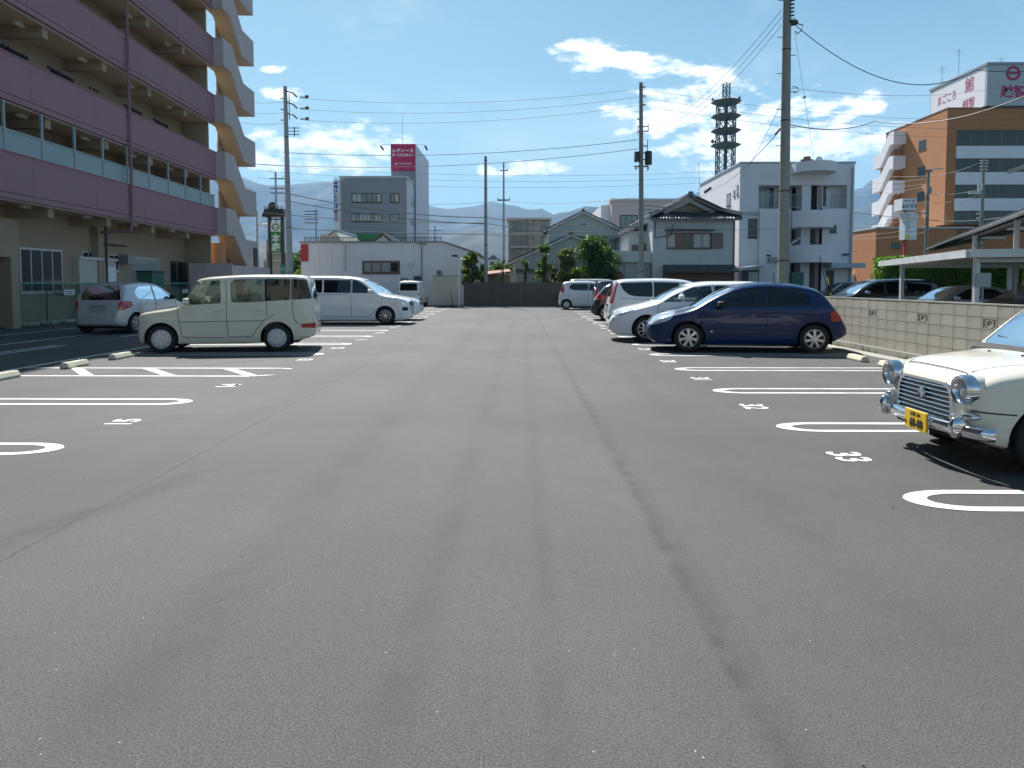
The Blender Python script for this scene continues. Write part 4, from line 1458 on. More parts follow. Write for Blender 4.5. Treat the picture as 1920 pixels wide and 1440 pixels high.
# windows of the loggia and the bay
window(MW, ((wx(1432) + wx(1466)) / 2, Dp, rz0 + .05), wx(1466) - wx(1432), 1.85, 3, 0, 'alu', mix=['window_curtain', 'window_curtain', 'window_glass'], sill=False)
window(MW, ((wx(1482) + wx(1492)) / 2, 1.2, rz0 + .05), wx(1492) - wx(1482), 1.85, 1, 0, 'frame_brown', 'opening_dark', sill=False)
window(MW, ((wx(1543) + wx(1559)) / 2, .9, qz0 + .05), wx(1559) - wx(1543), qz1 - qz0 - .15, 1, 0, 'alu', 'window_glass', sill=False)
for (x0, x1, yy) in ((rx0 + .02, rx1, .08), (wx(1557), wx(1586), -.02)):
    r_ = MB().box(x0, x1, yy, yy + .05, rz0 + .95, rz0 + 1.0).box(x0, x1, yy, yy + .05, rz0 + .08, rz0 + .12)
    n = int((x1 - x0) / .12)
    for i in range(n + 1): r_.box(x0 + (x1 - x0 - .02) * i / n, x0 + (x1 - x0 - .02) * i / n + .02, yy + .01, yy + .04, rz0 + .12, rz0 + .95)
    r_.build('railing', 'grey_metal', MW)
MB().box(wx(1457), wx(1470), .2, .5, rz0, rz0 + .55).build('planter', 'ac_white', MW)
wins(MW, [(1403, 410, 1419, 446, 1, 'window_glass'), (1448, 424, 1461, 437, 1, 'window_glass'), (1556, 422, 1568, 436, 1, 'window_glass')], Y - .0, (ox, oy), frame='frame_dark', fw_=.06)
sidewins(MW, [(1363, 363, 1370, 386, 1), (1376, 357, 1378.5, 368, 1), (1382, 347, 1384.5, 366, 1)], ox - .001, (ox, oy), -1, frame='frame_dark', panes='window_curtain')
# central column, canopy, curved balconies, openings
cxm = wx(1517)
MB().box(wx(1503), wx(1520), .1, 1.6, 0, wz(331)).build('stair_column', 'white_render', MW)
MB().box(sx0 + .02, sx1 - .02, 1.3, 1.55, 0, rz1).build('stair_back', 'opening_dark', MW)
MB().box(wx(1533), sx1 - .001, .3, 1.29, 0, rz1 - .01).build('stair_pier', 'pale_render', MW)


def curved(x0, x1, z0, z1, out, m='white_render', nm='balcony', hollow=True, z0r=None):
    cx_, a_ = (x0 + x1) / 2, (x1 - x0) / 2
    n = 20
    o_ = [(cx_ - a_ * math.cos(pi * i / n), -out * math.sin(pi * i / n) ** .7) for i in range(n + 1)]
    b = MB()
    if not hollow:
        b.prism(o_ + [(x1, .0), (x0, .0)][:0] + [(x1, 1.0), (x0, 1.0)], 'z', z0, z1)
    else:
        i_ = [(cx_ - (a_ - .13) * math.cos(pi * i / n), -(out - .13) * math.sin(pi * i / n) ** .7) for i in range(n + 1)]
        for i in range(n):
            zb0 = z0 + ((z0r - z0) * i / n if z0r is not None else 0); zb1 = z0 + ((z0r - z0) * (i + 1) / n if z0r is not None else 0)
            q = [o_[i], o_[i + 1], i_[i + 1], i_[i]]
            b.hexa([(q[0][0], q[0][1], zb0), (q[1][0], q[1][1], zb1), (q[2][0], q[2][1], zb1), (q[3][0], q[3][1], zb0)], [(p[0], p[1], z1) for p in q])
        b.prism(i_ + [(x1 - .13, .9), (x0 + .13, .9)], 'z', z0 + .03, z0 + .2)
    return b.build(nm, m, MW, smooth=35)


curved(wx(1479), wx(1556), wz(327), wz(309), 1.9, nm='canopy', hollow=False)
curved(wx(1480), wx(1555), wz(429), wz(398), 1.7)
curved(wx(1478), wx(1555), wz(493), wz(461), 1.7)
MB().box(wx(1520) + .01, wx(1533) - .01, .25, .3, rz0, rz1 - .02).build('stair_opening', 'opening_dark', MW)
MB().hexa([(wx(1481), .2, wz(462)), (wx(1514), .2, wz(440)), (wx(1514), 1.2, wz(440)), (wx(1481), 1.2, wz(462))], [(wx(1481), .2, wz(459)), (wx(1514), .2, wz(436)), (wx(1514), 1.2, wz(436)), (wx(1481), 1.2, wz(459))]).build('stair_flight', 'white_render', MW)
MB().box(wx(1545), w + .3, -1.3, -.001, wz(503), wz(494)).build('entrance_canopy', 'sign_grey', MW)
MB().box(wx(1553), wx(1565), -.03, -.001, 0, wz(507)).build('door', 'frame_dark', MW)
MB().box(wx(1480), wx(1502), -.6, -.001, 0, wz(511)).build('entrance_box', 'green_mesh', MW)
MB().hexa([(-.6, -2.2, wz(505)), (wx(1425), -2.2, wz(497)), (wx(1425), -.36, wz(497)), (-.6, -.36, wz(505))], [(-.6, -2.2, wz(503.5)), (wx(1428), -2.2, wz(495)), (wx(1428), -.36, wz(495)), (-.6, -.36, wz(503.5))]).build('lean_roof', 'light_metal', MW)
MB().box(.1, wx(1420), -.5, -.4, 0, wz(507)).build('side_screen', 'frame_dark', MW)
MB().box(wx(1400), wx(1418), -.56, -.501, 0, wz(510)).build('door', 'ac_white', MW)
MB().box(wx(1437), wx(1458), -.6, -.36, wz(492), wz(483)).build('ac_unit', 'grey_metal', MW)
MB().box(wx(1449), wx(1459), -.5, -.36, 0, wz(511)).build('door', 'light_metal', MW)
for px, py in ((1434, 478), (1580, 476)):
    MB().box(wx(px), wx(px) + .3, -.42, -.36 if px < 1500 else -.001, wz(py + 3), wz(py)).build('floodlight', 'dark_steel', MW)
MB().cyl((wx(1595), -.09, 0), (wx(1595), -.09, H - .3), .07, n=8).build('down_pipe', 'sign_grey', MW)
cw = MB().cyl((wx(1519), 1.5, H), (wx(1519), 1.5, H + .52), .2, n=10).cyl((wx(1533), 1.5, H), (wx(1533), 1.5, H + .52), .2, n=10).cyl((wx(1526), 1.5, H), (wx(1526), 1.5, H + .72), .25, n=12)
cw.build('roof_vent', 'frame_brown', MW)
dsh = MB().lathe([(.02, 0), (.15, .03), (.26, .1), (.26, .12)], (wx(1545), 1, H + .42), 'y', 16)
dsh.cyl((wx(1544), 1.1, H), (wx(1544), 1.1, H + .5), .04, n=6).build('satellite_dish', 'light_metal', MW)

# ---- orange brick office building on the right
m = mat('orange_brick', (.50, .20, .075), .8, var=.12, vs=2, streak=.12)
t = m.node_tree; p = t.nodes['Principled BSDF']
tcn = N(t, 'ShaderNodeTexCoord'); sp = N(t, 'ShaderNodeSeparateXYZ'); lk(t, tcn.outputs['Object'], sp.inputs[0])
cb_ = N(t, 'ShaderNodeCombineXYZ'); lk(t, mth(t, 'ADD', sp.outputs[0], sp.outputs[1]), cb_.inputs[0]); lk(t, sp.outputs[2], cb_.inputs[1])
bt = N(t, 'ShaderNodeTexBrick'); lk(t, cb_.outputs[0], bt.inputs[0])
bt.inputs['Scale'].default_value = 1; bt.inputs['Brick Width'].default_value = .24; bt.inputs['Row Height'].default_value = .085; bt.inputs['Mortar Size'].default_value = .012
bt.inputs['Color1'].default_value = (.42, .15, .05, 1); bt.inputs['Color2'].default_value = (.52, .21, .085, 1); bt.inputs['Mortar'].default_value = (.32, .17, .08, 1)
lk(t, bt.outputs[0], p.inputs['Base Color'])
Y = 85
a = at(1777, 204, Y)
BO = thing('office_building', 'orange brick office building with white banded windows and outside stairs', 'building', (a.x, Y, 0))
H = a.z; far = 10.0
zc = at(1777, 421, Y).z
MB().box(0, 34, 0, 14, zc, H).box(0, 34, 1.6, 14, 0, zc - .001).build('wall', 'orange_brick', BO)
MB().box(-.05, 34, -.05, 14.05, H, H + .15).build('coping', 'frame_brown', BO)
wxl = at(1793, 260, Y).x - a.x
for (y0, y1) in ((247, 274), (297, 323), (346, 372), (395, 420)):
    z1, z0 = at(1800, y0, Y).z, at(1800, y1, Y).z
    f = MB().box(wxl, 33, -.06, -.001, z1, z1 + .15).build('window_frame', 'frame_dark', BO)
    n = 18
    for i in range(n):
        MB().box(wxl + (33 - wxl) * i / n + .06, wxl + (33 - wxl) * (i + 1) / n - .06, -.03, -.001, z0, z1).build('pane', 'window_glass', f)
    if y0 < 390:
        MB().box(wxl, 33, -.25, -.001, at(1800, y1 + 23.5, Y).z, z0 - .02).build('spandrel_band', 'white_render', BO)
sidewins(BO, [(1723, 263, 1736, 282, 1), (1721, 313, 1734, 331, 1), (1720, 360, 1733, 377, 1)], a.x - .001, (a.x, Y), -1, frame='frame_dark')
# outside stairs
for (zy,) in ((246,), (292,), (338,), (384,), (430,)):
    z1 = at(1690, zy, 94).z; h = at(1690, zy, 94).z - at(1690, zy + 24, 94).z
    z0 = z1 - h
    X0 = at(1675, 260, 94).x - a.x
    MB().box(X0, .0, 8.9, 9.05, z0, z1).build('landing_balustrade', 'white_render', BO)
    MB().prism([(9.06, z0), (9.8, z0), (12.2, z0 - 2.5), (14.2, z0 - 2.6), (14.2, z1 - 2.4), (12.4, z1 - 2.3), (10, z1), (9.06, z1)], 'x', X0, X0 + .15).build('stair_balustrade', 'white_render', BO)
    MB().prism([(9.06, z0 + .05), (9.8, z0 + .05), (12.2, z0 - 2.45), (14.2, z0 - 2.55), (14.2, z0 - 2.35), (12.3, z0 - 2.25), (9.9, z0 + .25), (9.06, z0 + .25)], 'x', X0 + .151, 0).build('stair_flight', 'white_render', BO)
MB().box(-.9, -.001, 9.9, 13.5, 0, H - 3).build('stair_core', 'orange_brick', BO)
# lower brick wing
x0, x1, z0, z1 = rect(1647, 428, 1745, 530, 82)
MB().box(x0 - a.x, -.02, -2.5, 10.8, 0, z1).build('low_wing', 'orange_brick', BO)
MB().box(x0 - a.x - .1, 2, -2.6, 10.8, z1, z1 + .2).build('low_wing_coping', 'sign_grey', BO)
window(BO, (at(1680, 455, 82.4).x - a.x, -2.5, at(1680, 466, 82.4).z), 1.0, .7, 2, 0, 'frame_dark')
# rooftop sign tower
x0, x1, z0, z1 = rect(1852, 117, 1990, 204, 84.6)
SG = thing('roof_sign', 'pale boxed rooftop sign with red lettering on the orange brick building', 'sign', (x0, 84.6, H))
hh = z1 - H
MB().box(0, x1 - x0, 0, 11.5, .25, hh - .3).build('box', 'sign_grey', SG)
MB().box(-.12, x1 - x0, -.12, 11.6, hh - .3, hh).build('cap', 'blue_sign' if False else 'grey_metal', SG)
MB().box(-.02, -.001, .3, 11.3, .3, hh - .4).build('side_panel', 'white_sign', SG)
# side lettering (faces -x): rotate so text faces -X
R_ = (pi / 2, 0, -pi / 2)
text('まごころ', (-.03, 7.8, hh * .58), R_, 1.3, 'ink_faded', SG, sx=.8, bold=.02)
text('館', (-.03, 3.2, hh * .66), R_, 1.9, 'ink_faded', SG, bold=.02)
text('越智', (-.03, 3.3, hh * .24), R_, 1.35, 'ink_faded', SG, sx=.9, bold=.02)
text('越智会館', (4.6, -.02, hh * .34), (pi / 2, 0, 0), 1.5, 'ink_magenta', SG, bold=.04)
MB().lathe([(.55, 0), (.85, 0), (.85, -.03), (.55, -.03), (.55, 0)], (3.0, -.005, hh * .76), 'y', 28).box(2.45, 3.55, -.035, -.006, hh * .76 - .1, hh * .76 + .1).build('emblem', 'ink_magenta', SG)
for xx, yy, h_ in ((.3, 9.5, 2.4), (.6, 6.5, 3.6), (4.2, 4, 1.8)):
    an = MB().cyl((xx, yy, hh), (xx, yy, hh + h_), .03, n=5)
    for j in range(3): an.cyl((xx - .7 + .1 * j, yy, hh + h_ - .1 - .3 * j), (xx + .7 - .1 * j, yy, hh + h_ - .1 - .3 * j), .015, n=4)
    an.build('antenna', 'grey_metal', SG)
# white framed canopy tube at the foot of its stairs
gc = thing('stair_canopy', 'sloping arched glazed stair canopy with white ribs at the foot of the brick building', 'canopy', (at(1606, 470, 88).x, 88, 0))
A_ = Vector((0, 0, at(1606, 462, 88).z)); B_ = Vector((at(1650, 500, 86).x - at(1606, 470, 88).x, -3, at(1650, 500, 86).z - .6))
d_ = (B_ - A_); nrm = Vector((-d_.z, 0, d_.x)).normalized()
if nrm.z < 0: nrm = -nrm
gl_ = MB()
for k in range(9):
    c0 = A_ + d_ * k / 8
    arc = [c0 + Vector((0, -1.3 * math.cos(pi * i / 8), 0)) + nrm * (1.9 * math.sin(pi * i / 8)) for i in range(9)]
    MB().tube(arc, .09, 5).build('rib', 'white_sign', gc)
    if k < 8:
        c1 = A_ + d_ * (k + 1) / 8
        arc2 = [c1 + Vector((0, -1.3 * math.cos(pi * i / 8), 0)) + nrm * (1.9 * math.sin(pi * i / 8)) for i in range(9)]
        gl_.add(arc + arc2, [(i, i + 1, 9 + i + 1, 9 + i) for i in range(8)])
gl_.build('glazing', 'frame_brown', gc)
MB().box(-1.2, 3.4, -.5, 1.5, 0, 2.6).build('base_wall', 'white_render', gc)
x0, x1, z0, z1 = rect(1600, 452, 1668, 530, 95)
wbx = thing('annex_building', 'small white annex beyond the glazed stair canopy', 'building', (x0, 95, 0))
MB().box(0, x1 - x0, 0, 8, 0, z1 - 1).build('wall', 'white_render', wbx); MB().box(-.1, x1 - x0 + .1, -.1, 8, z1 - 1, z1 - .8).build('coping', 'sign_grey', wbx)

# ---- white box sign and hanging sign on its post
Y = 60
r_ = rect(1692, 372, 1719, 394, Y)
ps_ = thing('shop_sign', 'white double box sign on a post in front of the orange brick building', 'sign', ((r_[0] + r_[1]) / 2, Y, 0))
ox_ = (r_[0] + r_[1]) / 2
MB().box(r_[0] - ox_, r_[1] - ox_, 0, 1.3, r_[2], r_[3]).build('box', 'white_sign', ps_)
text('ふじろう', (0, -.012, r_[2] + .32), (pi / 2, 0, 0), .34, 'ink_black', ps_, bold=.01)
MB().box(r_[0] - ox_ + .1, r_[0] - ox_ + .7, -.006, -.001, r_[3] - .22, r_[3] - .16).box(.25, .38, -.006, -.001, r_[3] - .3, r_[3] - .12).build('lettering', 'red_sign', ps_)
q_ = rect(1699, 398, 1720, 449, Y)
MB().box(q_[0] - ox_, q_[1] - ox_, .1, 1.0, q_[2], q_[3]).build('lower_box', 'light_metal', ps_)
MB().box(q_[0] - ox_ + .05, q_[0] - ox_ + .4, .08, .099, q_[2] + .05, q_[2] + .45).build('small_panel', 'reflector', ps_)
for i in range(6): MB().box(q_[0] - ox_ + .06, q_[0] - ox_ + .42, .085, .099, q_[3] - .3 - .26 * i, q_[3] - .14 - .26 * i).build('tenant_strip', 'sign_grey', ps_)
MB().box(-.1, .1, .45, .65, 0, q_[2]).build('post', 'red_sign', ps_)
MB().box(-.09, .09, .45, .65, q_[3], r_[2]).build('post', 'grey_metal', ps_)

# ---- telecom lattice tower
Yt = 150
c_ = at(1360, 300, Yt)
TT = thing('telecom_tower', 'tall lattice telecom tower with four saucer platforms behind the white building', 'tower', (c_.x, Yt, 0))
k_ = Yt / F
def tz(py): return at(1360, py, Yt).z
R0 = 17.5 * k_
nl = 8
def ringp(r, z, n=nl, off=pi / 8): return [Vector((r * math.cos(off + 2 * pi * i / n), r * math.sin(off + 2 * pi * i / n), z)) for i in range(n)]
levels = [(0, R0 * 1.9)] + [(tz(375), R0 * 1.25), (tz(350), R0)] + [(tz(350) + (tz(190) - tz(350)) * i / 9, R0) for i in range(1, 10)]
b = MB()
for j in range(len(levels) - 1):
    p, q = ringp(levels[j][1], levels[j][0]), ringp(levels[j + 1][1], levels[j + 1][0])
    for i in range(nl):
        b.cyl(p[i], q[i], .12, n=5, cap=False)
        b.cyl(q[i], q[(i + 1) % nl], .06, n=4, cap=False)
        b.cyl(p[i], q[(i + 1) % nl], .06, n=4, cap=False); b.cyl(p[(i + 1) % nl], q[i], .06, n=4, cap=False)
b.build('lattice', 'tower_steel', TT)
b = MB().cyl((0, 0, 0), (0, 0, tz(190)), .38, n=8)
b.build('cable_shaft', 'tower_red', TT)
b = MB()
lv = [(tz(190) + (tz(157) - tz(190)) * i / 4) for i in range(5)]
for j in range(4):
    p, q = ringp(7 * k_, lv[j], 6), ringp(7 * k_, lv[j + 1], 6)
    for i in range(6):
        b.cyl(p[i], q[i], .09, n=4, cap=False); b.cyl(p[i], q[(i + 1) % 6], .05, n=4, cap=False); b.cyl(q[i], q[(i + 1) % 6], .06, n=4, cap=False)
b.cyl((0, 0, tz(157)), (0, 0, tz(153)), .05, n=4)
b.build('top_mast', 'tower_steel', TT)
for py in (192, 219, 246, 273):
    z = tz(py)
    n = 8
    pr_ = [(.4, -.45), (R0 * 1.05, -.5), (27 * k_, .0), (27 * k_, .14), (20 * k_, .42), (.4, .42)]
    MB().lathe(pr_, (0, 0, z), 'z', 8, a0=pi / 8, a1=2 * pi + pi / 8 - 1e-9).build('platform', 'tower_steel', TT)
    MB().lathe([(27.1 * k_, -.02), (27.1 * k_, .16), (20 * k_, .44)], (0, 0, z), 'z', 8, a0=pi / 8, a1=2 * pi + pi / 8 - 1e-9).build('platform_rim', 'tower_red', TT)
for (x, z, s) in ((-26, tz(190), .4), (23, tz(189), .55), (-25, tz(270), .6), (-20, tz(270), .45)):
    MB().cyl((x * k_, -.5, z), (x * k_ + .1, -.5, z + 1.6 * s), .1, n=5).lathe([(.05, 0), (.5 * s, .15), (.6 * s, .3)], (x * k_, -.6, z + .8 * s), 'y', 12).build('dish_antenna', 'tower_red', TT)
# ================================================================ CARPORTS, HEDGE, POLES
def slab_poly(name, pts, th, m, parent=None):
    b = MB()
    n = len(pts)
    lo = [(x, y, z) for x, y, z in pts]; hi = [(x, y, z + th) for x, y, z in pts]
    b.add(lo + hi, [tuple(range(n))[::-1], tuple(range(n, 2 * n))] + [(i, (i + 1) % n, n + (i + 1) % n, n + i) for i in range(n)])
    return b.build(name, m, parent, fix=True)


CPo = thing('carport', 'white edged flat carport roof on slim posts beyond the block wall', 'carport', (0, 0, 0))
pa = at(1816, 478, 16.8); pb = at(1650, 492, 25.8); pc_ = at(1925, 472, 14.6)
zr = pa.z
A2_ = (pa.x, pa.y, zr); B2_ = (pb.x, pb.y, zr); C2_ = (pa.x + 6.5, 16.3, zr + .05)
slab_poly('roof', [C2_, (B2_[0] + 6, 25.8, zr + .06), B2_, A2_], .05, 'light_metal', CPo)
slab_poly('soffit_panel', [(C2_[0] - .1, 16.5, zr - .03), (B2_[0] + 5.9, 25.7, zr - .03), (B2_[0] + .1, 25.7, zr - .03), (A2_[0] + .1, A2_[1] + .1, zr - .03)], .025, 'cabinet', CPo)
for (p, q) in ((A2_, B2_), (C2_, A2_)):
    p, q = Vector(p), Vector(q); d = (q - p).normalized(); n_ = Vector((-d.y, d.x, 0)) * .06
    if n_.x > 0 and abs(d.y) > .5: n_ = -n_
    if n_.y > 0 and abs(d.y) < .5: n_ = -n_
    MB().hexa([p + Vector((0, 0, -.06)), q + Vector((0, 0, -.06)), q + n_ + Vector((0, 0, -.06)), p + n_ + Vector((0, 0, -.06))], [p + Vector((0, 0, .13)), q + Vector((0, 0, .13)), q + n_ + Vector((0, 0, .13)), p + n_ + Vector((0, 0, .13))]).build('fascia', 'light_metal', CPo)
for (x, y) in ((12.62, 23.5), (11.02, 17.2)):
    MB().box(x - .055, x + .055, y - .055, y + .055, 0, zr - .06).build('post', 'light_metal', CPo)
    MB().box(x - .05, x + 4, y - .04, y + .04, zr - .16, zr - .055).build('roof_beam', 'light_metal', CPo)
for k, (x, y) in enumerate(((16.5, 24.0), (15.3, 17.4))):
    MB().box(x - .06, x + .06, y - .06, y + .06, 0, zr - .17).build('post', 'light_metal', CPo)
p = at(1845, 525, 17.1)
nb = thing('notice_board', 'grey notice board fixed to the nearer carport post', 'sign', (p.x, 17.1, 0))
MB().box(-.17, .17, 0, .03, p.z - .17, p.z + .17).build('panel', 'sign_grey', nb)
MB().box(-.02, .02, .03, .08, 0, p.z - .17).build('stake', 'grey_metal', nb)

mat('soffit_dark', (.035, .03, .026), .8)
# bigger open shed with a sloping dark edged roof
OS = thing('open_shed', 'large open shed with a dark sloping roof edge behind the carport at the right edge', 'shed', (0, 0, 0))
p0, p1 = at(1737, 470, 33), at(1925, 399, 17)
e0, e1 = Vector(p0), Vector(p1)
e2 = e1 + (e1 - e0) * .25
up = Vector((9, 3.5, 1.6))
slab_poly('roof', [tuple(e0), tuple(e2), tuple(e2 + up), tuple(e0 + up)], .14, 'roof_metal_dark', OS)
dd = (e2 - e0).normalized()
slab_poly('soffit_panel', [tuple(e0 + Vector((.2, .1, -.05))), tuple(e2 + Vector((.2, .1, -.05))), tuple(e2 + up - Vector((.1, 0, .05))), tuple(e0 + up - Vector((.1, 0, .05)))], .03, 'soffit_dark', OS)
MB().tube([e0 + Vector((-.05, -.05, .02)), e2 + Vector((-.05, -.05, .02))], .05, 6).build('gutter', 'roof_metal_dark', OS)
for px in (1890, 1815):
    # post under the edge
    r_ = ray(px, 460)
    t_ = 0
    for s in range(0, 100):
        q = e0.lerp(e2, s / 99)
        if q.x / q.y * 1 >= r_.x / r_.y: t_ = s; break
    q = e0.lerp(e2, t_ / 99) + Vector((.25, .1, 0))
    MB().cyl((q.x, q.y, 0), (q.x, q.y, q.z), .07, n=8).build('post', 'grey_metal', OS)
for f_ in (.35, .62):
    q = e0.lerp(e1, f_) + up * .25
    MB().box(q.x - .5, q.x + .5, q.y - .08, q.y + .08, q.z - .22, q.z - .12).build('strip_light', 'lamp_white', OS)
q = e1 + up * .3
slab_poly('upper_roof', [tuple(e1 + Vector((-.1, -2, 1.25))), tuple(e1 + Vector((2, -3, 2.0))), tuple(e1 + Vector((5, 2, 2.4))), tuple(e1 + Vector((.6, 1.6, 1.15)))], .1, 'roof_metal_dark', OS)


# ---------------------------------------------------------------- leaves
def leaf_cloud(pts_fn, n, size, seed, flat=.0):
    rnd = random.Random(seed)
    b = MB()
    vs, fs = [], []
    for i in range(n):
        p, nrm, sc = pts_fn(rnd)
        s = size * rnd.uniform(.6, 1.3) * sc
        ax = Vector((rnd.gauss(0, 1), rnd.gauss(0, 1), rnd.gauss(0, 1) * (1 - flat))).normalized()
        u = ax.cross(Vector((rnd.gauss(0, 1), rnd.gauss(0, 1), rnd.gauss(0, 1)))).normalized()
        v = ax.cross(u)
        k = len(vs)
        vs += [p - u * s * .5, p + v * s * .28 + ax * s * .06, p + u * s * .55, p - v * s * .28 + ax * s * .06]
        fs.append((k, k + 1, k + 2, k + 3))
    b.v = [tuple(p) for p in vs]; b.f = fs; b.m = [0] * len(fs)
    return b


def tree(name, label, cat, base, height, crown_r, trunk_h, seed, m='leaf_dark', n=5200, size=.2, group=None, clumps=16, squash=1.0, lean=0):
    rnd = random.Random(seed)
    t = thing(name, label, cat, base, 0, group)
    b = MB()
    top = Vector((lean, 0, height * .8))
    pts = [Vector((0, 0, -.05)), Vector((.04, .02, height * .25)), Vector((lean * .5, -.03, height * .5)), top]
    r = max(.045, height * .022)
    for i in range(3): b.cyl(pts[i], pts[i + 1], r * (1 - .28 * i), r * (1 - .28 * (i + 1)), n=7)
    cl = []
    for i in range(clumps):
        a = rnd.uniform(0, 2 * pi); q = rnd.random() ** .5
        z = rnd.uniform(trunk_h, height * .96)
        f = 1 - abs((z - trunk_h) / (height - trunk_h) - .45) * 1.0
        c = Vector((crown_r * q * f * math.cos(a), crown_r * q * f * math.sin(a) * squash, z))
        cl.append((c, crown_r * rnd.uniform(.28, .52)))
        s0 = pts[1].lerp(pts[2], rnd.random())
        s0.z = min(s0.z, c.z)
        b.cyl(s0, c, r * .35, r * .12, n=5)
    b.build('trunk', 'bark', t)

    def f(rn):
        c, R = cl[rn.randrange(len(cl))]
        d = Vector((rn.gauss(0, 1), rn.gauss(0, 1), rn.gauss(0, .8)))
        d = d.normalized() * R * (rn.random() ** .45)
        return c + d, d, 1
    leaf_cloud(f, n, size, seed).build('crown', m, t)
    return t


def tpos(px, Y): return (at(px, 530, Y).x, Y, 0)


tree('broadleaf_tree', 'small bushy tree with big glossy leaves beside the white shop wall', 'tree', tpos(880, 46.6), 3.5, .68, .8, 3, 'leaf_glossy', 2000, .25, clumps=18)
tree('broadleaf_tree', 'dense dark round tree, largest of the row behind the dark wall', 'tree', tpos(1112, 46.8), 4.35, 1.6, .9, 5, 'leaf_dark', 13000, .18, clumps=44)
tree('broadleaf_tree', 'mid height bushy tree just left of the largest round tree', 'tree', tpos(1064, 46.6), 3.75, .8, .8, 8, 'leaf_glossy', 5600, .18, clumps=30)
tree('slender_tree', 'narrow wispy tree in front of the lower grey gable', 'tree', tpos(1020, 46.5), 4.1, .55, .6, 11, 'leaf_glossy', 2000, .17, clumps=30)
tree('slender_tree', 'thin young tree with a small leafy head left of the wispy tree', 'tree', tpos(984, 46.5), 3.4, .3, .5, 13, 'leaf_glossy', 650, .18, clumps=16)
tree('pruned_tree', 'bare pruned dark tree with a forked top by the rusty lean-to', 'tree', tpos(942, 46.9), 3.15, .28, 2.7, 17, 'leaf_dark', 60, .14, clumps=5)
tree('round_shrub', 'yellow green round shrub behind the rusty lean-to', 'shrub', tpos(918, 54), 3.1, 1.3, .8, 19, 'leaf_mid', 2600, .2, clumps=14)
tree('slender_tree', 'small light green conifer beside the distant apartment block', 'tree', tpos(950, 90), 4.6, .9, .5, 23, 'leaf_mid', 1500, .3, clumps=12)
tree('round_shrub', 'dark shrub in the gap between the lamp pole and the white shop', 'shrub', tpos(572, 52), 2.5, 1.0, .3, 29, 'leaf_mid', 2600, .2, clumps=14)
tree('slender_tree', 'tree top showing beside the red end panel of the white shop', 'tree', tpos(556, 57), 4.0, .8, 1.0, 31, 'leaf_mid', 1800, .22, clumps=12)
# low shrubbery between the tree trunks
def hedge(name, label, x0, x1, y0, y1, h, n, seed, size=.13, m='leaf_hedge', z0=0, wob=.15):
    t = thing(name, label, 'hedge', ((x0 + x1) / 2, (y0 + y1) / 2, 0))
    cx, cy = (x0 + x1) / 2, (y0 + y1) / 2
    w, d = (x1 - x0) / 2, (y1 - y0) / 2

    def f(rn):
        s = rn.random()
        z = z0 + (h - z0) * rn.random(); x = rn.uniform(-w, w); y = rn.uniform(-d, d)
        k = noise.noise(Vector((x * 1.1 + seed, y, z * 1.3))) * wob
        if s < .62: y = -d - k + rn.uniform(-.03, .12)
        elif s < .92: z = h + k * .7 - rn.random() * .12
        else: x = (-w if rn.random() < .5 else w) + k
        return Vector((x, y, max(z, .02))), None, 1
    b = leaf_cloud(f, n, size, seed)
    b.build('foliage', m, t)
    MB().box(-w + .12, w - .12, -d + .14, d - .1, 0, h - .2).build('inner_twigs', 'bark', t)
    return t


hedge('hedge', 'low leafy shrubs between the tree trunks behind the dark wall', at(1050, 530, 46.2).x, at(1150, 530, 46.2).x, 45.9, 46.9, 2.1, 3500, 41, .17, 'leaf_glossy', 1.0, .5)
hx = [at(1597, 500, 33).x, at(1868, 500, 30).x]
hedge('hedge', 'tall clipped bright green hedge behind the carport, right of the white building', 16.2, 22.2, 31.5, 32.6, 2.62, 26000, 43, .14, wob=.25)
hedge('hedge', 'short clipped hedge end at the right edge, beyond the gap', 23.0, 27, 31.5, 32.6, 2.75, 9000, 47, .14, wob=.25)

# ---------------------------------------------------------------- poles
def pole(label, px, Y, ptop, pbot_w, lean=0.0, m='pole_concrete', taper=.62, name='utility_pole', z=None):
    b_ = at(px, 520, Y)
    H = (at(px, ptop, Y).z if z is None else z)
    t = thing(name, label, 'utility pole', (b_.x, Y, 0))
    r0 = pbot_w / F * Y / 2
    MB().cyl((0, 0, -.05), (lean, 0, H), r0, r0 * taper, n=18).build('shaft', m, t, smooth=40)
    for k in range(5):
        z = 2.2 + (H - 2.5) * k / 4
        rr = r0 * (1 - (1 - taper) * z / H) + .006
        MB().cyl((lean * z / H, 0, z - .02), (lean * z / H, 0, z + .02), rr, n=18).build('strap', 'dark_steel', t)
    return t, b_, H, r0


def steps(t, r0, H, z0, z1, lean=0, dz=.45, taper=.62):
    b = MB(); z = z0; s = 1
    while z < z1:
        r = r0 * (1 - (1 - taper) * z / H)
        b.cyl((lean * z / H + s * r, 0, z), (lean * z / H + s * (r + .16), 0, z), .012, n=5)
        z += dz; s = -s
    tag(b.build('climbing_steps', 'dark_steel', t), None, None, kind='stuff')


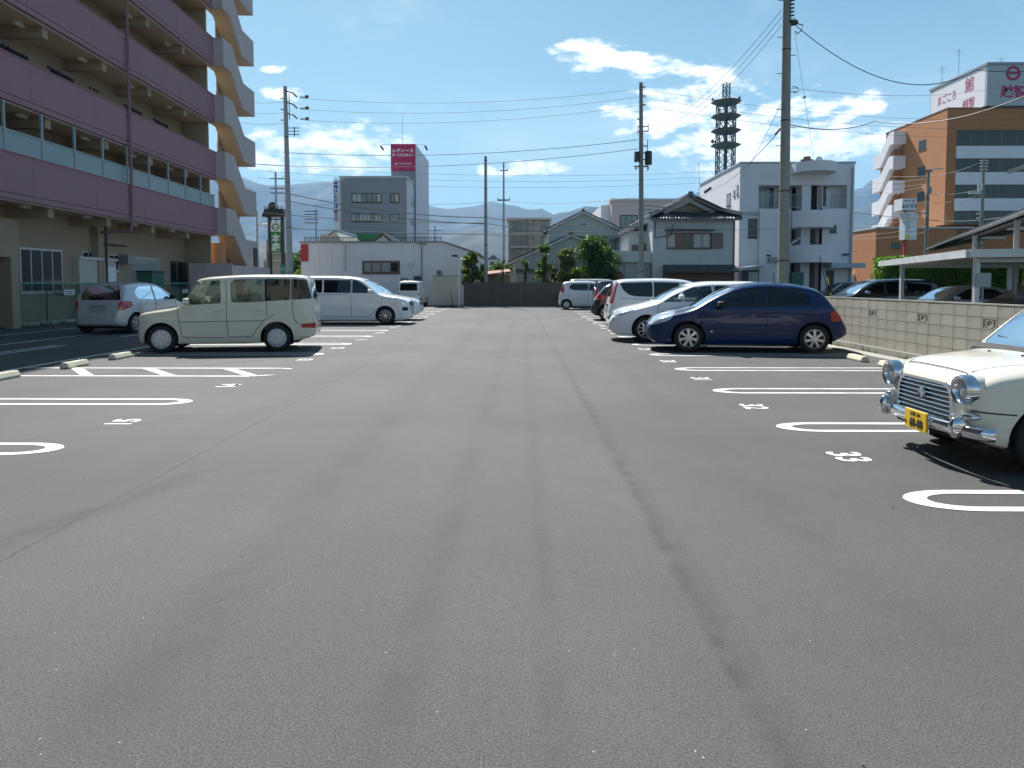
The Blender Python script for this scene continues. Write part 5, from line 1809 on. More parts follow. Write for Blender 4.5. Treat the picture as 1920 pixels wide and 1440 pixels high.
# near pole beyond the wall
PE, pb_, PEH, r0 = pole('thick concrete utility pole rising out of frame just beyond the block wall', 1469.5, 22.2, -60, 21.5, lean=-.07, taper=.64)
steps(PE, r0, PEH, 5.2, PEH - .2, -.07, .55)
pe = lambda py: at(1475, py, 22.2).z
PEx = pb_.x + .08
MB().cyl((.09, 0, pe(45)), (.09, 0, pe(41)), .19, n=14).build('clamp', 'dark_steel', PE)
MB().tube([(.2, 0, pe(44)), (.42, -.02, pe(47)), (.38, -.02, pe(58)), (.26, 0, pe(64)), (.2, 0, pe(58))], .018, 5).build('cable_loop', 'skin_wire', PE)
for k in range(5): MB().tube([(-.07 + .0 * k, -.12, pe(2 + 7 * k)), (-.14, -.05, pe(4 + 7 * k)), (.1, -.16, pe(4 + 7 * k))], .03, 5).build('coiled_cable', 'skin_wire', PE)
MB().tube([(.13, -.05, pe(163)), (.3, -.05, pe(165)), (.34, -.02, pe(172)), (.2, 0, pe(174))], .014, 5).build('hook', 'dark_steel', PE)
# mid pole with transformers
PD, pdb, PDH, r0d = pole('utility pole carrying two dark transformers in the middle of the view', 1203, 44, 155, 11, lean=-.15, taper=.6)
zd = lambda py: at(1201, py, 44).z
kd = 44 / F
steps(PD, r0d, PDH, 2, PDH - 4, 0, .8)
MB().box(-15 * kd, -6 * kd, -.25, .25, zd(303), zd(285)).build('transformer', 'dark_steel', PD, bevel=.02)
MB().cyl((10.5 * kd, 0, zd(309)), (10.5 * kd, 0, zd(284)), .22, n=14).build('transformer', 'dark_steel', PD)
ar = MB()
for z_ in (287, 299): ar.box(-15 * kd, 16 * kd, -.04, .04, zd(z_) - .03, zd(z_) + .03)
ar.box(-16 * kd, 11 * kd, -.04, .04, zd(312) - .04, zd(312) + .04)
ar.box(-9 * kd, 9 * kd, -.03, .03, zd(237) - .03, zd(237) + .03).box(-9 * kd, 9 * kd, -.03, .03, zd(246) - .03, zd(246) + .03)
ar.box(-10 * kd, -9 * kd, -.03, .03, zd(251), zd(237)).box(9 * kd, 10 * kd, -.03, .03, zd(248), zd(233))
ar.box(-11 * kd, -2 * kd, -.03, .03, zd(223) - .03, zd(223) + .03).box(8 * kd, 9 * kd, -.03, .03, zd(283), zd(262)).box(0, 9 * kd, -.03, .03, zd(274) - .03, zd(274) + .03)
ar.build('bracket_arms', 'dark_steel', PD)
for z_ in (163, 180, 196):
    MB().cyl((-4 * kd, 0, zd(z_)), (4 * kd, 0, zd(z_)), .045, n=8).build('insulator', 'pole_steel', PD)
for (x_, z_) in ((-12, 318), (10, 319)):
    MB().cyl((x_ * kd, 0, zd(z_)), (x_ * kd, 0, zd(z_ - 6)), .07, n=8).build('insulator', 'light_metal', PD)
# left pole
PA, pab, PAH, r0a = pole('tall grey pole with three side brackets beyond the white minivan', 544, 45, 162, 13.5, lean=-.12, m='pole_steel', taper=.5)
za = lambda py: at(541, py, 45).z
ka = 45 / F
for z_ in (180, 201, 221):
    MB().tube([(-.1, 0, za(z_ - 10)), (.35, 0, za(z_ - 6)), (.62, 0, za(z_ + 2))], .05, 5).build('bracket_arm', 'dark_steel', PA)
    MB().box(.8, 1.15, -.04, .04, za(z_ + 3), za(z_ + 1.5)).box(1.15, 1.35, -.05, .05, za(z_ + 4), za(z_ - 1)).build('insulator', 'frame_brown', PA)
    MB().box(-.42, -.1, -.04, .04, za(z_ + 5), za(z_ + 3.5)).build('insulator', 'frame_brown', PA)
MB().box(.1, .14, -.02, .02, za(225), za(175)).build('riser', 'dark_steel', PA)
ga = MB()
for z_ in (240, 246, 252): ga.box(.05, .75, -.02, .02, za(z_) - .02, za(z_) + .02)
ga.box(.4, .45, -.02, .02, za(256), za(238)); ga.build('cable_rack', 'dark_steel', PA)
steps(PA, r0a, PAH, 3, PAH - 5, -.1, .75, .5)
# slimmer poles
PB, pbb, PBH, _ = pole('plain slim grey pole behind the dark wall, left of the middle', 911, 47.5, 293, 7.5, m='pole_steel', taper=.7)
PC, pcb, PCH, _ = pole('slim pole with a short crossarm further behind, near the middle', 944.5, 62, 305, 5, m='pole_steel', taper=.6)
MB().box(-.55, .55, -.04, .04, at(944, 375, 62).z - .05, at(944, 375, 62).z + .05).box(-.3, .35, -.03, .03, at(944, 320, 62).z - .04, at(944, 320, 62).z + .04).build('crossarm', 'dark_steel', PC)
for (x_, z_, h_) in ((-.5, 375, .2), (0.5, 375, .2), (.33, 320, .18)):
    MB().cyl((x_, 0, at(944, z_, 62).z), (x_, 0, at(944, z_, 62).z + h_), .05, n=6).build('insulator', 'light_metal', PC)
PF, pfb, PFH, _ = pole('slim pole with a crowded crossarm behind the black pylon sign', 520, 64, 322, 5.5, m='pole_steel', taper=.6)
for z_ in (335, 353, 362):
    MB().box(-.5, .8, -.04, .04, at(520, z_, 64).z - .04, at(520, z_, 64).z + .04).build('crossarm', 'dark_steel', PF)
MB().lathe([(.0, 0), (.45, .0), (.45, .03), (.4, .03)], (-.3, 0, at(516, 388, 64).z), 'y', 16).build('cable_coil', 'dark_steel', PF)
PG, pgb, PGH, _ = pole('distant leaning pole with three crossarms left of the grey office block', 594, 95, 393, 3.4, m='pole_steel', taper=.7)
for z_ in (396, 402, 411, 418):
    MB().box(-1.5, .3, -.05, .05, at(594, z_, 95).z - .05, at(594, z_, 95).z + .05).build('crossarm', 'dark_steel', PG)
PH, phb, PHH, _ = pole('grey utility pole with small transformer before the orange brick wall', 1735, 52, 318, 8, m='pole_concrete', taper=.6)
kh = 52 / F
MB().box(-7 * kh, 7 * kh, -.05, .05, at(1735, 321, 52).z - .04, at(1735, 321, 52).z + .04).build('crossarm', 'dark_steel', PH)
MB().cyl((-1.5 * kh, -.3, at(1735, 363, 52).z), (-1.5 * kh, -.3, at(1735, 352, 52).z), .16, n=10).build('transformer', 'grey_metal', PH)
for (x0_, x1_, z_) in ((2, 14, 317), (15, 25, 316)):
    MB().cyl((x0_ * kh, 0, at(1735, z_ + 2, 52).z), (x1_ * kh, -.2, at(1735, z_, 52).z), .045, n=6).build('cable_closure', 'light_metal', PH)
MB().box(-20 * kh, 0, -.05, .05, at(1735, 401, 52).z, at(1735, 401, 52).z + .1).build('side_arm', 'grey_metal', PH)
PI, pib, PIH, _ = pole('utility pole with stacked insulators in front of the brick building windows', 1837, 48, 299, 8, m='pole_concrete', taper=.6)
ki = 48 / F
for z_ in (301, 306, 312, 318): MB().box(-6 * ki, 8 * ki, -.04, .04, at(1837, z_, 48).z - .03, at(1837, z_, 48).z + .03).build('crossarm', 'light_metal', PI)
MB().cyl((-5 * ki, 0, at(1837, 358, 48).z), (-5 * ki, 0, at(1837, 344, 48).z), .15, n=10).build('transformer', 'light_metal', PI)
for z_ in (360, 363): MB().box(-26 * ki, 3 * ki, -.05, .05, at(1837, z_, 48).z - .03, at(1837, z_, 48).z + .03).build('crossarm', 'light_metal', PI)
for z_ in (401, 409): MB().box(-9 * ki, 0, -.04, .04, at(1837, z_, 48).z - .03, at(1837, z_, 48).z + .05).build('insulator', 'light_metal', PI)
PJ, pjb, PJH, _ = pole('small distant crossarm pole over the white shop roof', 816, 75, 424, 3, m='pole_steel', taper=.8)
MB().box(-.8, .8, -.03, .03, at(816, 432, 75).z - .03, at(816, 432, 75).z + .03).build('crossarm', 'dark_steel', PJ)
# old pole left behind the stairs with street lamp
PK, pkb, PKH, _ = pole('thin pole with a street lamp arm peeking out beside the zigzag stairs', 484, 62, 395, 4.5, m='pole_steel', taper=.7)
MB().tube([(0, 0, at(484, 424, 62).z), (.5, 0, at(484, 421, 62).z)], .04, 5).build('lamp_arm', 'grey_metal', PK)
MB().box(.45, 1.15, -.15, .15, at(484, 422.5, 62).z, at(484, 419.5, 62).z).build('lamp_head', 'lamp_white', PK, bevel=.03)
# white lamp post at the end of the lot
LP_ = thing('lamp_post', 'slim white lamp post in front of the dark wall', 'lamp post', (at(861, 576, 43.6).x, 43.6, 0))
zt = at(861, 484, 43.6).z
MB().cyl((0, 0, 0), (0, 0, zt), .045, .04, n=10).build('shaft', 'lamp_white', LP_, smooth=40)
MB().tube([(0, 0, zt), (-.15, 0, zt + .1), (-.3, 0, zt + .12)], .03, 6).build('arm', 'dark_steel', LP_)
MB().box(-.42, -.1, -.1, .1, zt + .08, zt + .2).build('lamp_head', 'dark_steel', LP_)
# striped guy wire stake beyond the wall
gy_ = thing('guy_wire', 'guy wire with yellow and black sleeve beside the big pole', 'guy wire', (at(1565, 530, 23).x, 23, 0))
MB().tube([(0, 0, 0), (-.35, -.1, 1.6), (-.6, -.2, 2.4)], .012, 5).build('wire', 'dark_steel', gy_)
for i in range(5):
    MB().cyl((-.035 - .055 * i, -.01 * i, .7 + .25 * i), (-.09 - .055 * i, -.01 * i - .01, .95 + .25 * i), .03, n=7).build('sleeve', 'reflector' if i % 2 else 'ink_black', gy_)

# ---------------------------------------------------------------- wires
WN = [0]


def wire(a, b, sag, label, r=.012, n=14, group=None, name='power_line'):
    pts = wire_pts(a, b, sag, n)
    o = Vector(a)
    me = MB().tube([p - o for p in pts], r * .78, 4).mesh(name, 'skin_wire')
    ob = obj(name, me, loc=o)
    tag(ob, label, 'power line', group)


P3 = lambda px, py, Y: at(px, py, Y)
nm = ['top', 'middle', 'bottom']
for i, (y0, y1) in enumerate(((184, 167), (205, 182), (225, 198))):
    wire(P3(562, y0, 45), P3(1196, y1, 44), .55, '%s wire of the three between the bracket pole and the transformer pole' % nm[i])
for i, (y0, y1, y2) in enumerate(((167, 205, 210), (183, 222, 225), (198, 238, 240))):
    wire(P3(1205, y0, 44), P3(1940, y1 + 18, 56), .7, '%s wire of the three running right from the transformer pole' % nm[i])
for i, (y0, y1) in enumerate(((190, 186), (210, 206), (230, 226))):
    wire(P3(420, y0 - 6, 47), P3(541, y0, 45), .2, '%s wire of the three running left behind the stairs from the bracket pole' % nm[i])
wire(P3(530, 286, 45), P3(1196, 262, 44), .5, 'upper of two cables reaching the transformer pole just above its transformers', .022)
wire(P3(470, 307, 47), P3(1196, 279, 44), .6, 'lower of two cables reaching the transformer pole just above its transformers', .022)
for i, (y0, y1) in enumerate(((308, 318), (320, 328), (333, 338))):
    wire(P3(480, y0, 64), P3(1400, y1, 70), .8, 'thin distant wire low over the roofs, %s of three' % nm[i], .014)
far_w = 'low wires crossing in front of the grey office block'
wire(P3(545, 364, 45), P3(911, 408, 47.5), .35, 'cable sagging from the bracket pole to the slim grey pole, uppermost', .03)
wire(P3(545, 378, 45), P3(911, 420, 47.5), .25, 'second cable from the bracket pole to the slim grey pole', .03)
wire(P3(495, 399, 50), P3(911, 418, 47.5), .2, 'third cable down, crossing the pylon sign and grey office block', .03)
wire(P3(495, 425, 50), P3(911, 439, 47.5), .12, 'lowest thick cable crossing just above the white shop roof', .035)
wire(P3(540, 384, 45), P3(640, 380, 62), .1, 'short cable from the bracket pole towards the blue vertical sign', .02)
wire(P3(911, 408, 47.5), P3(1202, 425, 44), .15, 'cable from the slim grey pole over the green gabled house, upper', .03)
wire(P3(911, 419, 47.5), P3(1202, 434, 44), .25, 'cable from the slim grey pole over the green gabled house, lower', .03)
wire(P3(911, 440, 47.5), P3(1202, 437, 44), .1, 'straight low cable between slim grey pole and transformer pole', .025)
wire(P3(944, 376, 62), P3(1202, 368, 44), .35, 'wire from the short crossarm pole to the transformer pole', .018)
wire(P3(800, 383, 62), P3(944, 376, 62), .1, 'wire running left from the short crossarm pole', .018)
wire(P3(1206, 385, 44), P3(1600, 396, 56), .3, 'upper of the two cables crossing in front of the white modern building', .03)
wire(P3(1206, 392, 44), P3(1606, 400, 56), .25, 'lower of the two cables crossing in front of the white modern building', .03)
wire(P3(1206, 424, 44), P3(1520, 424, 49), .25, 'thin cable across the second floor of the white modern building', .015)
wire(P3(1606, 398, 56), P3(1737, 410, 52), .1, 'thick cable from the white building corner to the pole before the brick wall', .03)
wire(P3(1737, 412, 52), P3(1930, 398, 46), .3, 'thick cable right of the pole before the brick wall', .03)
for i, (y0, y1) in enumerate(((325, 330), (343, 335), (352, 345), (365, 350), (425, 405), (441, 425), (448, 435))):
    wire(P3(1600, y0, 60), P3(1735, y1, 52), .15, 'thin wire %d%s of the bundle between white building and the pole before the brick wall' % (i + 1, ['st', 'nd', 'rd', 'th', 'th', 'th', 'th'][i]), .014, group='bundle of wires left of the pole before the brick wall')
for i, (y0, y1) in enumerate(((330, 305), (362, 355), (380, 366))):
    wire(P3(1735, y0, 52), P3(1837, y1, 48), .2, '%s wire between the two poles before the brick building' % nm[i], .014)
# big service cable from the near pole to the upper right
wire(P3(1490, 46, 22.2), P3(1830, 131, 31), 1.15, 'thick sagging cable from the near pole towards the rooftop sign', .022, 24)
wire(P3(1830, 131, 31), P3(2050, 118, 30), .2, 'continuation of the thick cable past the rooftop sign', .022, 8)
wire(P3(1482, 234, 22.2), P3(1640, 227, 34), .25, 'spiral wrapped cable leaving the near pole to the right', .02)
wire(P3(1640, 227, 34), P3(1940, 172, 26), .5, 'spiral wrapped cable rising to the right edge', .03, 14)
wire(P3(1480, 165, 22.2), P3(1930, 150, 40), .5, 'very thin wire from the near pole towards the right edge', .008)
wire(P3(1490, 60, 22.2), P3(1508, 182, 26), .0, 'thin guy line from the near pole down to a small ball', .006)
wire(P3(1508, 182, 26), P3(1526, 296, 49), .0, 'thin guy line from the small ball to the white building roof', .008)
ball = MB().lathe([(.001, -.06), (.045, -.04), (.06, 0), (.045, .04), (.001, .06)], (0, 0, 0), 'z', 10).build('line_ball', 'grey_metal', smooth=60)
ball.location = P3(1508, 182, 26); tag(ball, 'small grey ball hanging in the thin guy line right of the near pole', 'line marker')
for i, dx in enumerate((0, 6, 14)):
    wire(P3(1466, 18 + 14 * i, 22.2), P3(1205 + dx, 237 + 6 * i, 44), .9, '%s wire slanting from the near pole down left to the transformer pole' % nm[i], .012, 16)
wire(P3(1466, 192, 22.2), P3(1375, 352, 46), .3, 'long thin wire slanting down left from the near pole over the tiled house', .010)
sw_ = P3(1455, 248, 22.3)
wire(P3(1466, 240, 22.2), P3(1345, 352, 46), .25, 'cable with a dark closure slanting from the near pole to the tiled house roof', .018)
for (a_, b_, r_, lb_) in ((P3(1463, 242, 22.5), P3(1454, 252, 23.4), .035, 'dark cable closure hanging by the near pole'), (P3(1332, 353, 45), P3(1322, 360, 46), .09, 'dark cable closure hanging just above the tiled house roof')):
    clo = MB().cyl((0, 0, 0), b_ - a_, r_, n=8).build('cable_closure', 'frame_dark'); clo.location = a_
    tag(clo, lb_, 'cable closure')
wire(P3(1345, 352, 46), P3(1312, 369, 46.5), .02, 'short end of cable reaching the tiled house ridge', .018)
wire(P3(1310, 305, 90), P3(1312, 358, 90), 0, 'thin upright radio mast behind the tiled house', .03)
bpy.data.objects[bpy.context.scene.objects[-1].name] if False else None

# ---------------------------------------------------------------- hills
def hills(name, dist, prof, base_z, seed, depth, rough, col_m, ext):
    f = pchip([(p[0], p[1]) for p in prof])
    b = MB()
    pxs = np.arange(-2600, 4600, 16)
    nd = 30
    vs = []
    for j in range(nd + 1):
        s = j / nd
        for px in pxs:
            q = min(max(px, prof[0][0]), prof[-1][0])
            py = f(q)
            if px < prof[0][0]: py = prof[0][1] + 25 * noise.noise(Vector((px * .004, seed, 0))) + (prof[0][0] - px) * ext
            if px > prof[-1][0]: py = prof[-1][1] + 25 * noise.noise(Vector((px * .004, seed, 5))) + (px - prof[-1][0]) * ext
            rel = (531 - py) / F
            h0 = rel * dist
            ang = (px - 975) / F
            yy = dist + depth * (s - .62) * 1.0
            x = ang * yy; hh = h0
            k = 1 - abs(s - .62) / .62 if s < .62 else 1 - (s - .62) / .5
            nzv = noise.fractal(Vector((x * .0016, yy * .0016, seed)), 1.0, 2.1, 6) * rough * (1.4 - abs(k))
            ridged = (1 - abs(noise.noise(Vector((x * .0011, yy * .0005, seed + 9))))) ** 3
            env = max(k, 0) ** .85
            z = hh * env + (nzv + (ridged - .5) * rough * 1.6) * (1 - env ** 6) * min(env * 4, 1)
            if s > .62: z = min(z, hh * (yy / dist) * .98)
            vs.append((x, yy, max(z, -5) if 0 < s < 1 else -5))
    n = len(pxs)
    b.add(vs, [(j * n + i, j * n + i + 1, (j + 1) * n + i + 1, (j + 1) * n + i) for j in range(nd) for i in range(n - 1)])
    o = b.build(name, col_m, smooth=180)
    o['kind'] = 'structure'
    return o


mat('forest_far', (.012, .022, .018), .95, var=.35, vs=.006, dirt=((.022, .03, .022), .003, .5, .7, .6))
hills('hills', 6200, [(330, 300), (440, 322), (470, 333), (502, 344), (547, 344), (623, 339), (690, 352), (740, 366), (792, 379), (821, 386), (842, 389), (862, 387), (895, 384), (925, 376), (946, 383), (962, 384), (987, 392), (1003, 393), (1019, 391), (1036, 402), (1070, 412), (1120, 405), (1200, 395), (1260, 372), (1288, 366), (1312, 357), (1345, 366), (1420, 372), (1500, 378), (1560, 366), (1603, 352), (1616, 348), (1624, 337), (1634, 339), (1644, 350), (1690, 360), (1800, 380)], 0, 3, 2600, 90, 'forest_far', .04)
hills('hills', 4300, [(330, 420), (600, 455), (800, 440), (900, 425), (960, 418), (1000, 412), (1036, 402), (1050, 396), (1070, 394), (1092, 383), (1115, 384), (1137, 385), (1155, 378), (1173, 372), (1192, 376), (1215, 385), (1240, 378), (1290, 392), (1350, 384), (1420, 400), (1560, 398), (1605, 390), (1640, 372), (1700, 390), (1800, 400)], 0, 8, 1500, 60, 'forest_far', .05)
hills('hills', 2600, [(330, 440), (420, 452), (600, 470), (800, 458), (836, 446), (880, 436), (904, 430), (930, 432), (980, 438), (1100, 450), (1250, 455), (1400, 450), (1600, 445), (1700, 420), (1800, 410)], 0, 12, 900, 30, 'forest_far', .04)

# far houses and city blocks low on the skyline
mat('far_wall', (.45, .43, .42), .85, rnd=.3)
mat('far_roof', (.16, .13, .13), .8, rnd=.4)
rnd = random.Random(5)
far_n = [0]
spots_ = [(1004, 470, 26, 14, 'pinkish'), (1030, 462, 20, 18, 'taller grey'), (968, 488, 20, 12, 'low pale'), (925, 486, 18, 10, 'low brown roofed'), (850, 470, 26, 10, 'wide pale'), (610, 470, 22, 12, 'low grey'), (585, 474, 18, 10, 'small pale'), (1390, 500, 20, 10, 'small grey')]
for (px, py, w_, h_, ds) in spots_:
    Yh = rnd.uniform(170, 260)
    p = at(px, py, Yh)
    ww = w_ / F * Yh
    t = thing('distant_house', '%s distant house on the skyline at the foot of the hills' % ds, 'house', (p.x, Yh, 0))
    MB().box(-ww / 2, ww / 2, 0, ww * .8, 0, p.z).build('wall', 'far_wall', t)
    MB().prism([(-ww / 2 - .4, p.z), (0, p.z + 1.6), (ww / 2 + .4, p.z)], 'y', -.4, ww * .8 + .4).build('roof', 'far_roof', t)
    q = MB()
    for i in range(3):
        MB().box(-ww * .35 + i * ww * .27, -ww * .35 + i * ww * .27 + 1.1, -.05, -.001, p.z - 2.2, p.z - 1.0).build('window', 'window_glass', t)

# ---------------------------------------------------------------- haze
hz = bpy.data.materials.new('haze'); hz.use_nodes = True
t = hz.node_tree; t.nodes.clear()
vo = N(t, 'ShaderNodeVolumePrincipled'); vo.inputs['Color'].default_value = (.33, .60, .95, 1); vo.inputs['Density'].default_value = HAZE; vo.inputs['Anisotropy'].default_value = .0
ou = N(t, 'ShaderNodeOutputMaterial'); lk(t, vo.outputs[0], ou.inputs['Volume'])
M['haze'] = hz
h = MB().box(-9500, 9500, -3200, 9200, -8, 1120).build('haze', 'haze')
h['kind'] = 'stuff'
# ================================================================ UNSEEN BLOCK AND TREES ADDED BEHIND THE CAMERA (darken reflections, cut fill light)
bk = thing('apartment_building', 'unseen beige block added behind the photographer to darken reflections', 'building', (0, -34, 0))
MB().box(-26, 30, -12, 0, 0, 13).build('wall', 'beige_render', bk)
MB().box(-26.4, 30.4, -12.4, .4, 13, 13.3).build('roof', 'sign_grey', bk)
for k in range(4):
    for i in range(14):
        window(bk, (-23 + 3.8 * i, 0, 1.0 + 3.1 * k), 2.0, 1.5, 2, pi, 'alu', 'window_glass')
for i, x in enumerate((-14, -9.5, -5, -.5, 4, 8.5, 13)):
    tree('broadleaf_tree', 'leafy street tree behind the photographer, %s from the left' % ['first', 'second', 'third', 'fourth', 'fifth', 'sixth', 'seventh'][i], 'tree', (x, -27 + (i % 3), 0), 6 + (i % 3), 2.3, 1.8, 100 + i, 'leaf_dark', 2200, .34, group='street trees behind the photographer', clumps=14)
# ================================================================ CARS
class Car:
    def __init__(s, **k):
        s.__dict__.update(dict(belt=.95, tumble=.28, rt=.16, bulge=.035, noser=.16, tailr=.12, nose_a=.5, tail_a=.6, sq=.42, glassm='glass_tint', clear=.20, wheel_r=.30, rimr=.2, tyw=.19, seats=True, crown=3.4))
        s.__dict__.update(k)
        s.ft = pchip(s.top); s.fb = pchip(s.bot); s.fw = pchip(s.wid)

    def wz(s, x, z):
        w = s.fw(x)
        t = (z - .62) / .5
        if z < s.belt:
            return w * (1 - s.bulge * min(t * t, 1.6))
        tb = (s.belt - .62) / .5
        return max(w * (1 - s.bulge * min(tb * tb, 1.6)) - (z - s.belt) * s.tumble, .05)

    def loft(s, d=0.0, grow=0.0, ns=14, nc=12):
        """d>0: inset copy; grow>0: outset copy"""
        L = s.L
        xs = sorted(set([0, .006, .018, .035, .06, .09, .13] + list(np.linspace(.17, L - .17, int(L / .062))) + [L - .13, L - .09, L - .06, L - .035, L - .018, L - .006, L]))
        if d > 0:
            xs = list(np.linspace(.10 + d, L - .05 - d, int(L / .062)))
        rows = []
        for x in xs:
            zt, zb = s.ft(x) - d, s.fb(x) + d
            f = 1.0; wsc = 1.0
            if d == 0:
                if x < s.noser:
                    e = (1 - (1 - x / s.noser) ** 2.2) ** (1 / 2.2); f = s.nose_a + (1 - s.nose_a) * e; wsc = .93 + .07 * e
                if L - x < s.tailr:
                    e = (1 - (1 - (L - x) / s.tailr) ** 2.2) ** (1 / 2.2); f = s.tail_a + (1 - s.tail_a) * e; wsc = .95 + .05 * e
            zm = (zt + zb) / 2 if x > L / 2 else zb + (zt - zb) * .5
            zt, zb = zm + (zt - zm) * f, zm - (zm - zb) * f
            h = zt - zb
            rt = min(s.rt, h * .42); rb = min(.07, h * .2)

            def w_(z): return max(s.wz(x, z) * wsc - d, .02)
            pts = [(0, zb)]
            wb = w_(zb + rb)
            pts.append((wb * .6, zb)); pts.append((wb - rb, zb)); pts.append((wb - rb * .3, zb + rb * .3))
            z0, z1 = zb + rb, zt - rt
            for k in range(ns):
                z = z0 + (z1 - z0) * k / (ns - 1)
                pts.append((w_(z), z))
            wc = w_(z1)
            p = s.crown
            for k in range(1, nc + 1):
                a = pi / 2 * k / nc
                c_, s_ = max(math.cos(a), 0), math.sin(a)
                pts.append((wc * c_ ** (2 / p) if k < nc else 0, z1 + rt * s_ ** (2 / 2.6)))
            rows.append((x, pts))
        m = len(rows[0][1])
        ring = 2 * m - 2
        vs, fs = [], []
        for x, pts in rows:
            for (y, z) in pts: vs.append([x, y, z])
            for (y, z) in pts[-2:0:-1]: vs.append([x, -y, z])
        nr = len(rows)
        for i in range(nr - 1):
            for k in range(ring):
                fs.append((i * ring + k, i * ring + (k + 1) % ring, (i + 1) * ring + (k + 1) % ring, (i + 1) * ring + k))
        fs.append(tuple(range(ring))[::-1]); fs.append(tuple(range((nr - 1) * ring, nr * ring)))
        V = np.array(vs)
        if grow:
            hz_ = max(s.top, key=lambda q: q[1])[1]
            V[:, 0] = L / 2 + (V[:, 0] - L / 2) * (1 + 2 * grow / L)
            V[:, 1] *= 1 + grow / (s.W / 2)
            V[:, 2] = .6 + (V[:, 2] - .6) * (1 + grow / .5)
        b = MB(); b.v = [tuple(v) for v in V]; b.f = [f[::-1] for f in fs]; b.m = [0] * len(fs)
        return b

    def shell(s, d0, d1):
        a = s.loft(d0); c = s.loft(d1)
        c.f = [f[::-1] for f in c.f]
        a.add(c.v, c.f)
        return a


def poly_clean(me):
    bm = bmesh.new(); bm.from_mesh(me)
    bmesh.ops.remove_doubles(bm, verts=bm.verts, dist=.0004)
    bm.to_mesh(me); bm.free()


def make_wheel(parent, x, y, r, rr, w, style, side, rimmat='alloy'):
    """side: -1 the outside faces -y"""
    o = side
    prof = [(rr, -w / 2), (rr + .015, -w / 2 - .006), (r - .03, -w / 2 - .002), (r - .006, -w / 2 + .02), (r, -w / 2 + .045), (r, w / 2 - .045), (r - .006, w / 2 - .02), (r - .03, w / 2 + .002), (rr + .015, w / 2 + .006), (rr, w / 2)]
    b = MB().lathe([(a, t * 1.0) for a, t in prof] + [(rr, -w / 2)], (0, 0, 0), 'y', 40)
    wl = b.build('wheel', 'rubber', parent, smooth=40)
    wl.location = (x, y, r)
    e = o * w / 2
    rim = MB()
    # barrel and lip
    rim.lathe([(rr + .004, e - o * .0), (rr - .012, e + o * .004), (rr - .03, e - o * .02), (rr - .035, e - o * .12)], (0, 0, 0), 'y', 36)
    rim.build('rim', rimmat, wl, smooth=45, fix=False)
    back = MB().lathe([(.001, e - o * .10), (rr - .03, e - o * .10)], (0, 0, 0), 'y', 24).build('brake_disc', 'underbody', wl)
    if style == 'cap':
        c = MB().lathe([(.001, e + o * .012), (.055, e + o * .012), (.062, e + o * .002), (.1, e + o * .006), (rr - .045, e + o * .004), (rr - .012, e - o * .006), (rr - .004, e - o * .02)], (0, 0, 0), 'y', 40)
        cc = c.build('hub_cap', rimmat, wl, smooth=50)
        hh = MB()
        for i in range(9):
            a = 2 * pi * i / 9 + .2
            hh.cyl(((rr - .048) * math.cos(a), e + o * .003, (rr - .048) * math.sin(a)), ((rr - .048) * math.cos(a), e + o * .0075, (rr - .048) * math.sin(a)), .013, n=8)
        tag(hh.build('cap_holes', 'opening_dark', wl), None, None, kind='stuff')
    else:
        n, sw = style
        sp = MB()
        for i in range(n):
            a = 2 * pi * i / n + pi / 2
            ca, sa = math.cos(a), math.sin(a)
            def P(r_, t_, y_): return (r_ * ca - t_ * sa, y_, r_ * sa + t_ * ca)
            w0, w1 = sw * .62, sw
            yo, yi = e + o * .006, e - o * .03
            q0 = [P(.03, -w0, yo - o * .0), P(.03, w0, yo), P(rr - .02, w1, e - o * .004), P(rr - .02, -w1, e - o * .004)]
            q1 = [P(.03, -w0, yi), P(.03, w0, yi), P(rr - .02, w1, yi), P(rr - .02, -w1, yi)]
            if o > 0: q0, q1 = q0[::-1], q1[::-1]
            sp.hexa(q0, q1) if False else sp.add(q0 + q1, [(0, 1, 2, 3), (7, 6, 5, 4), (0, 4, 5, 1), (1, 5, 6, 2), (2, 6, 7, 3), (3, 7, 4, 0)])
        sp.lathe([(.001, e + o * .012), (.045, e + o * .012), (.052, e - o * .02)], (0, 0, 0), 'y', 16)
        sp.build('spokes', rimmat, wl, fix=True)
    return wl


def curve_on(car, pts, side, off=.002):
    out = []
    for i in range(len(pts) - 1):
        a, b = pts[i], pts[i + 1]
        n = max(2, int(math.hypot(b[0] - a[0], b[1] - a[1]) / .06))
        for k in range(n): out.append((a[0] + (b[0] - a[0]) * k / n, a[1] + (b[1] - a[1]) * k / n))
    out.append(pts[-1])
    return [(x, side * (car.wz(x, z) + off), z) for x, z in out]


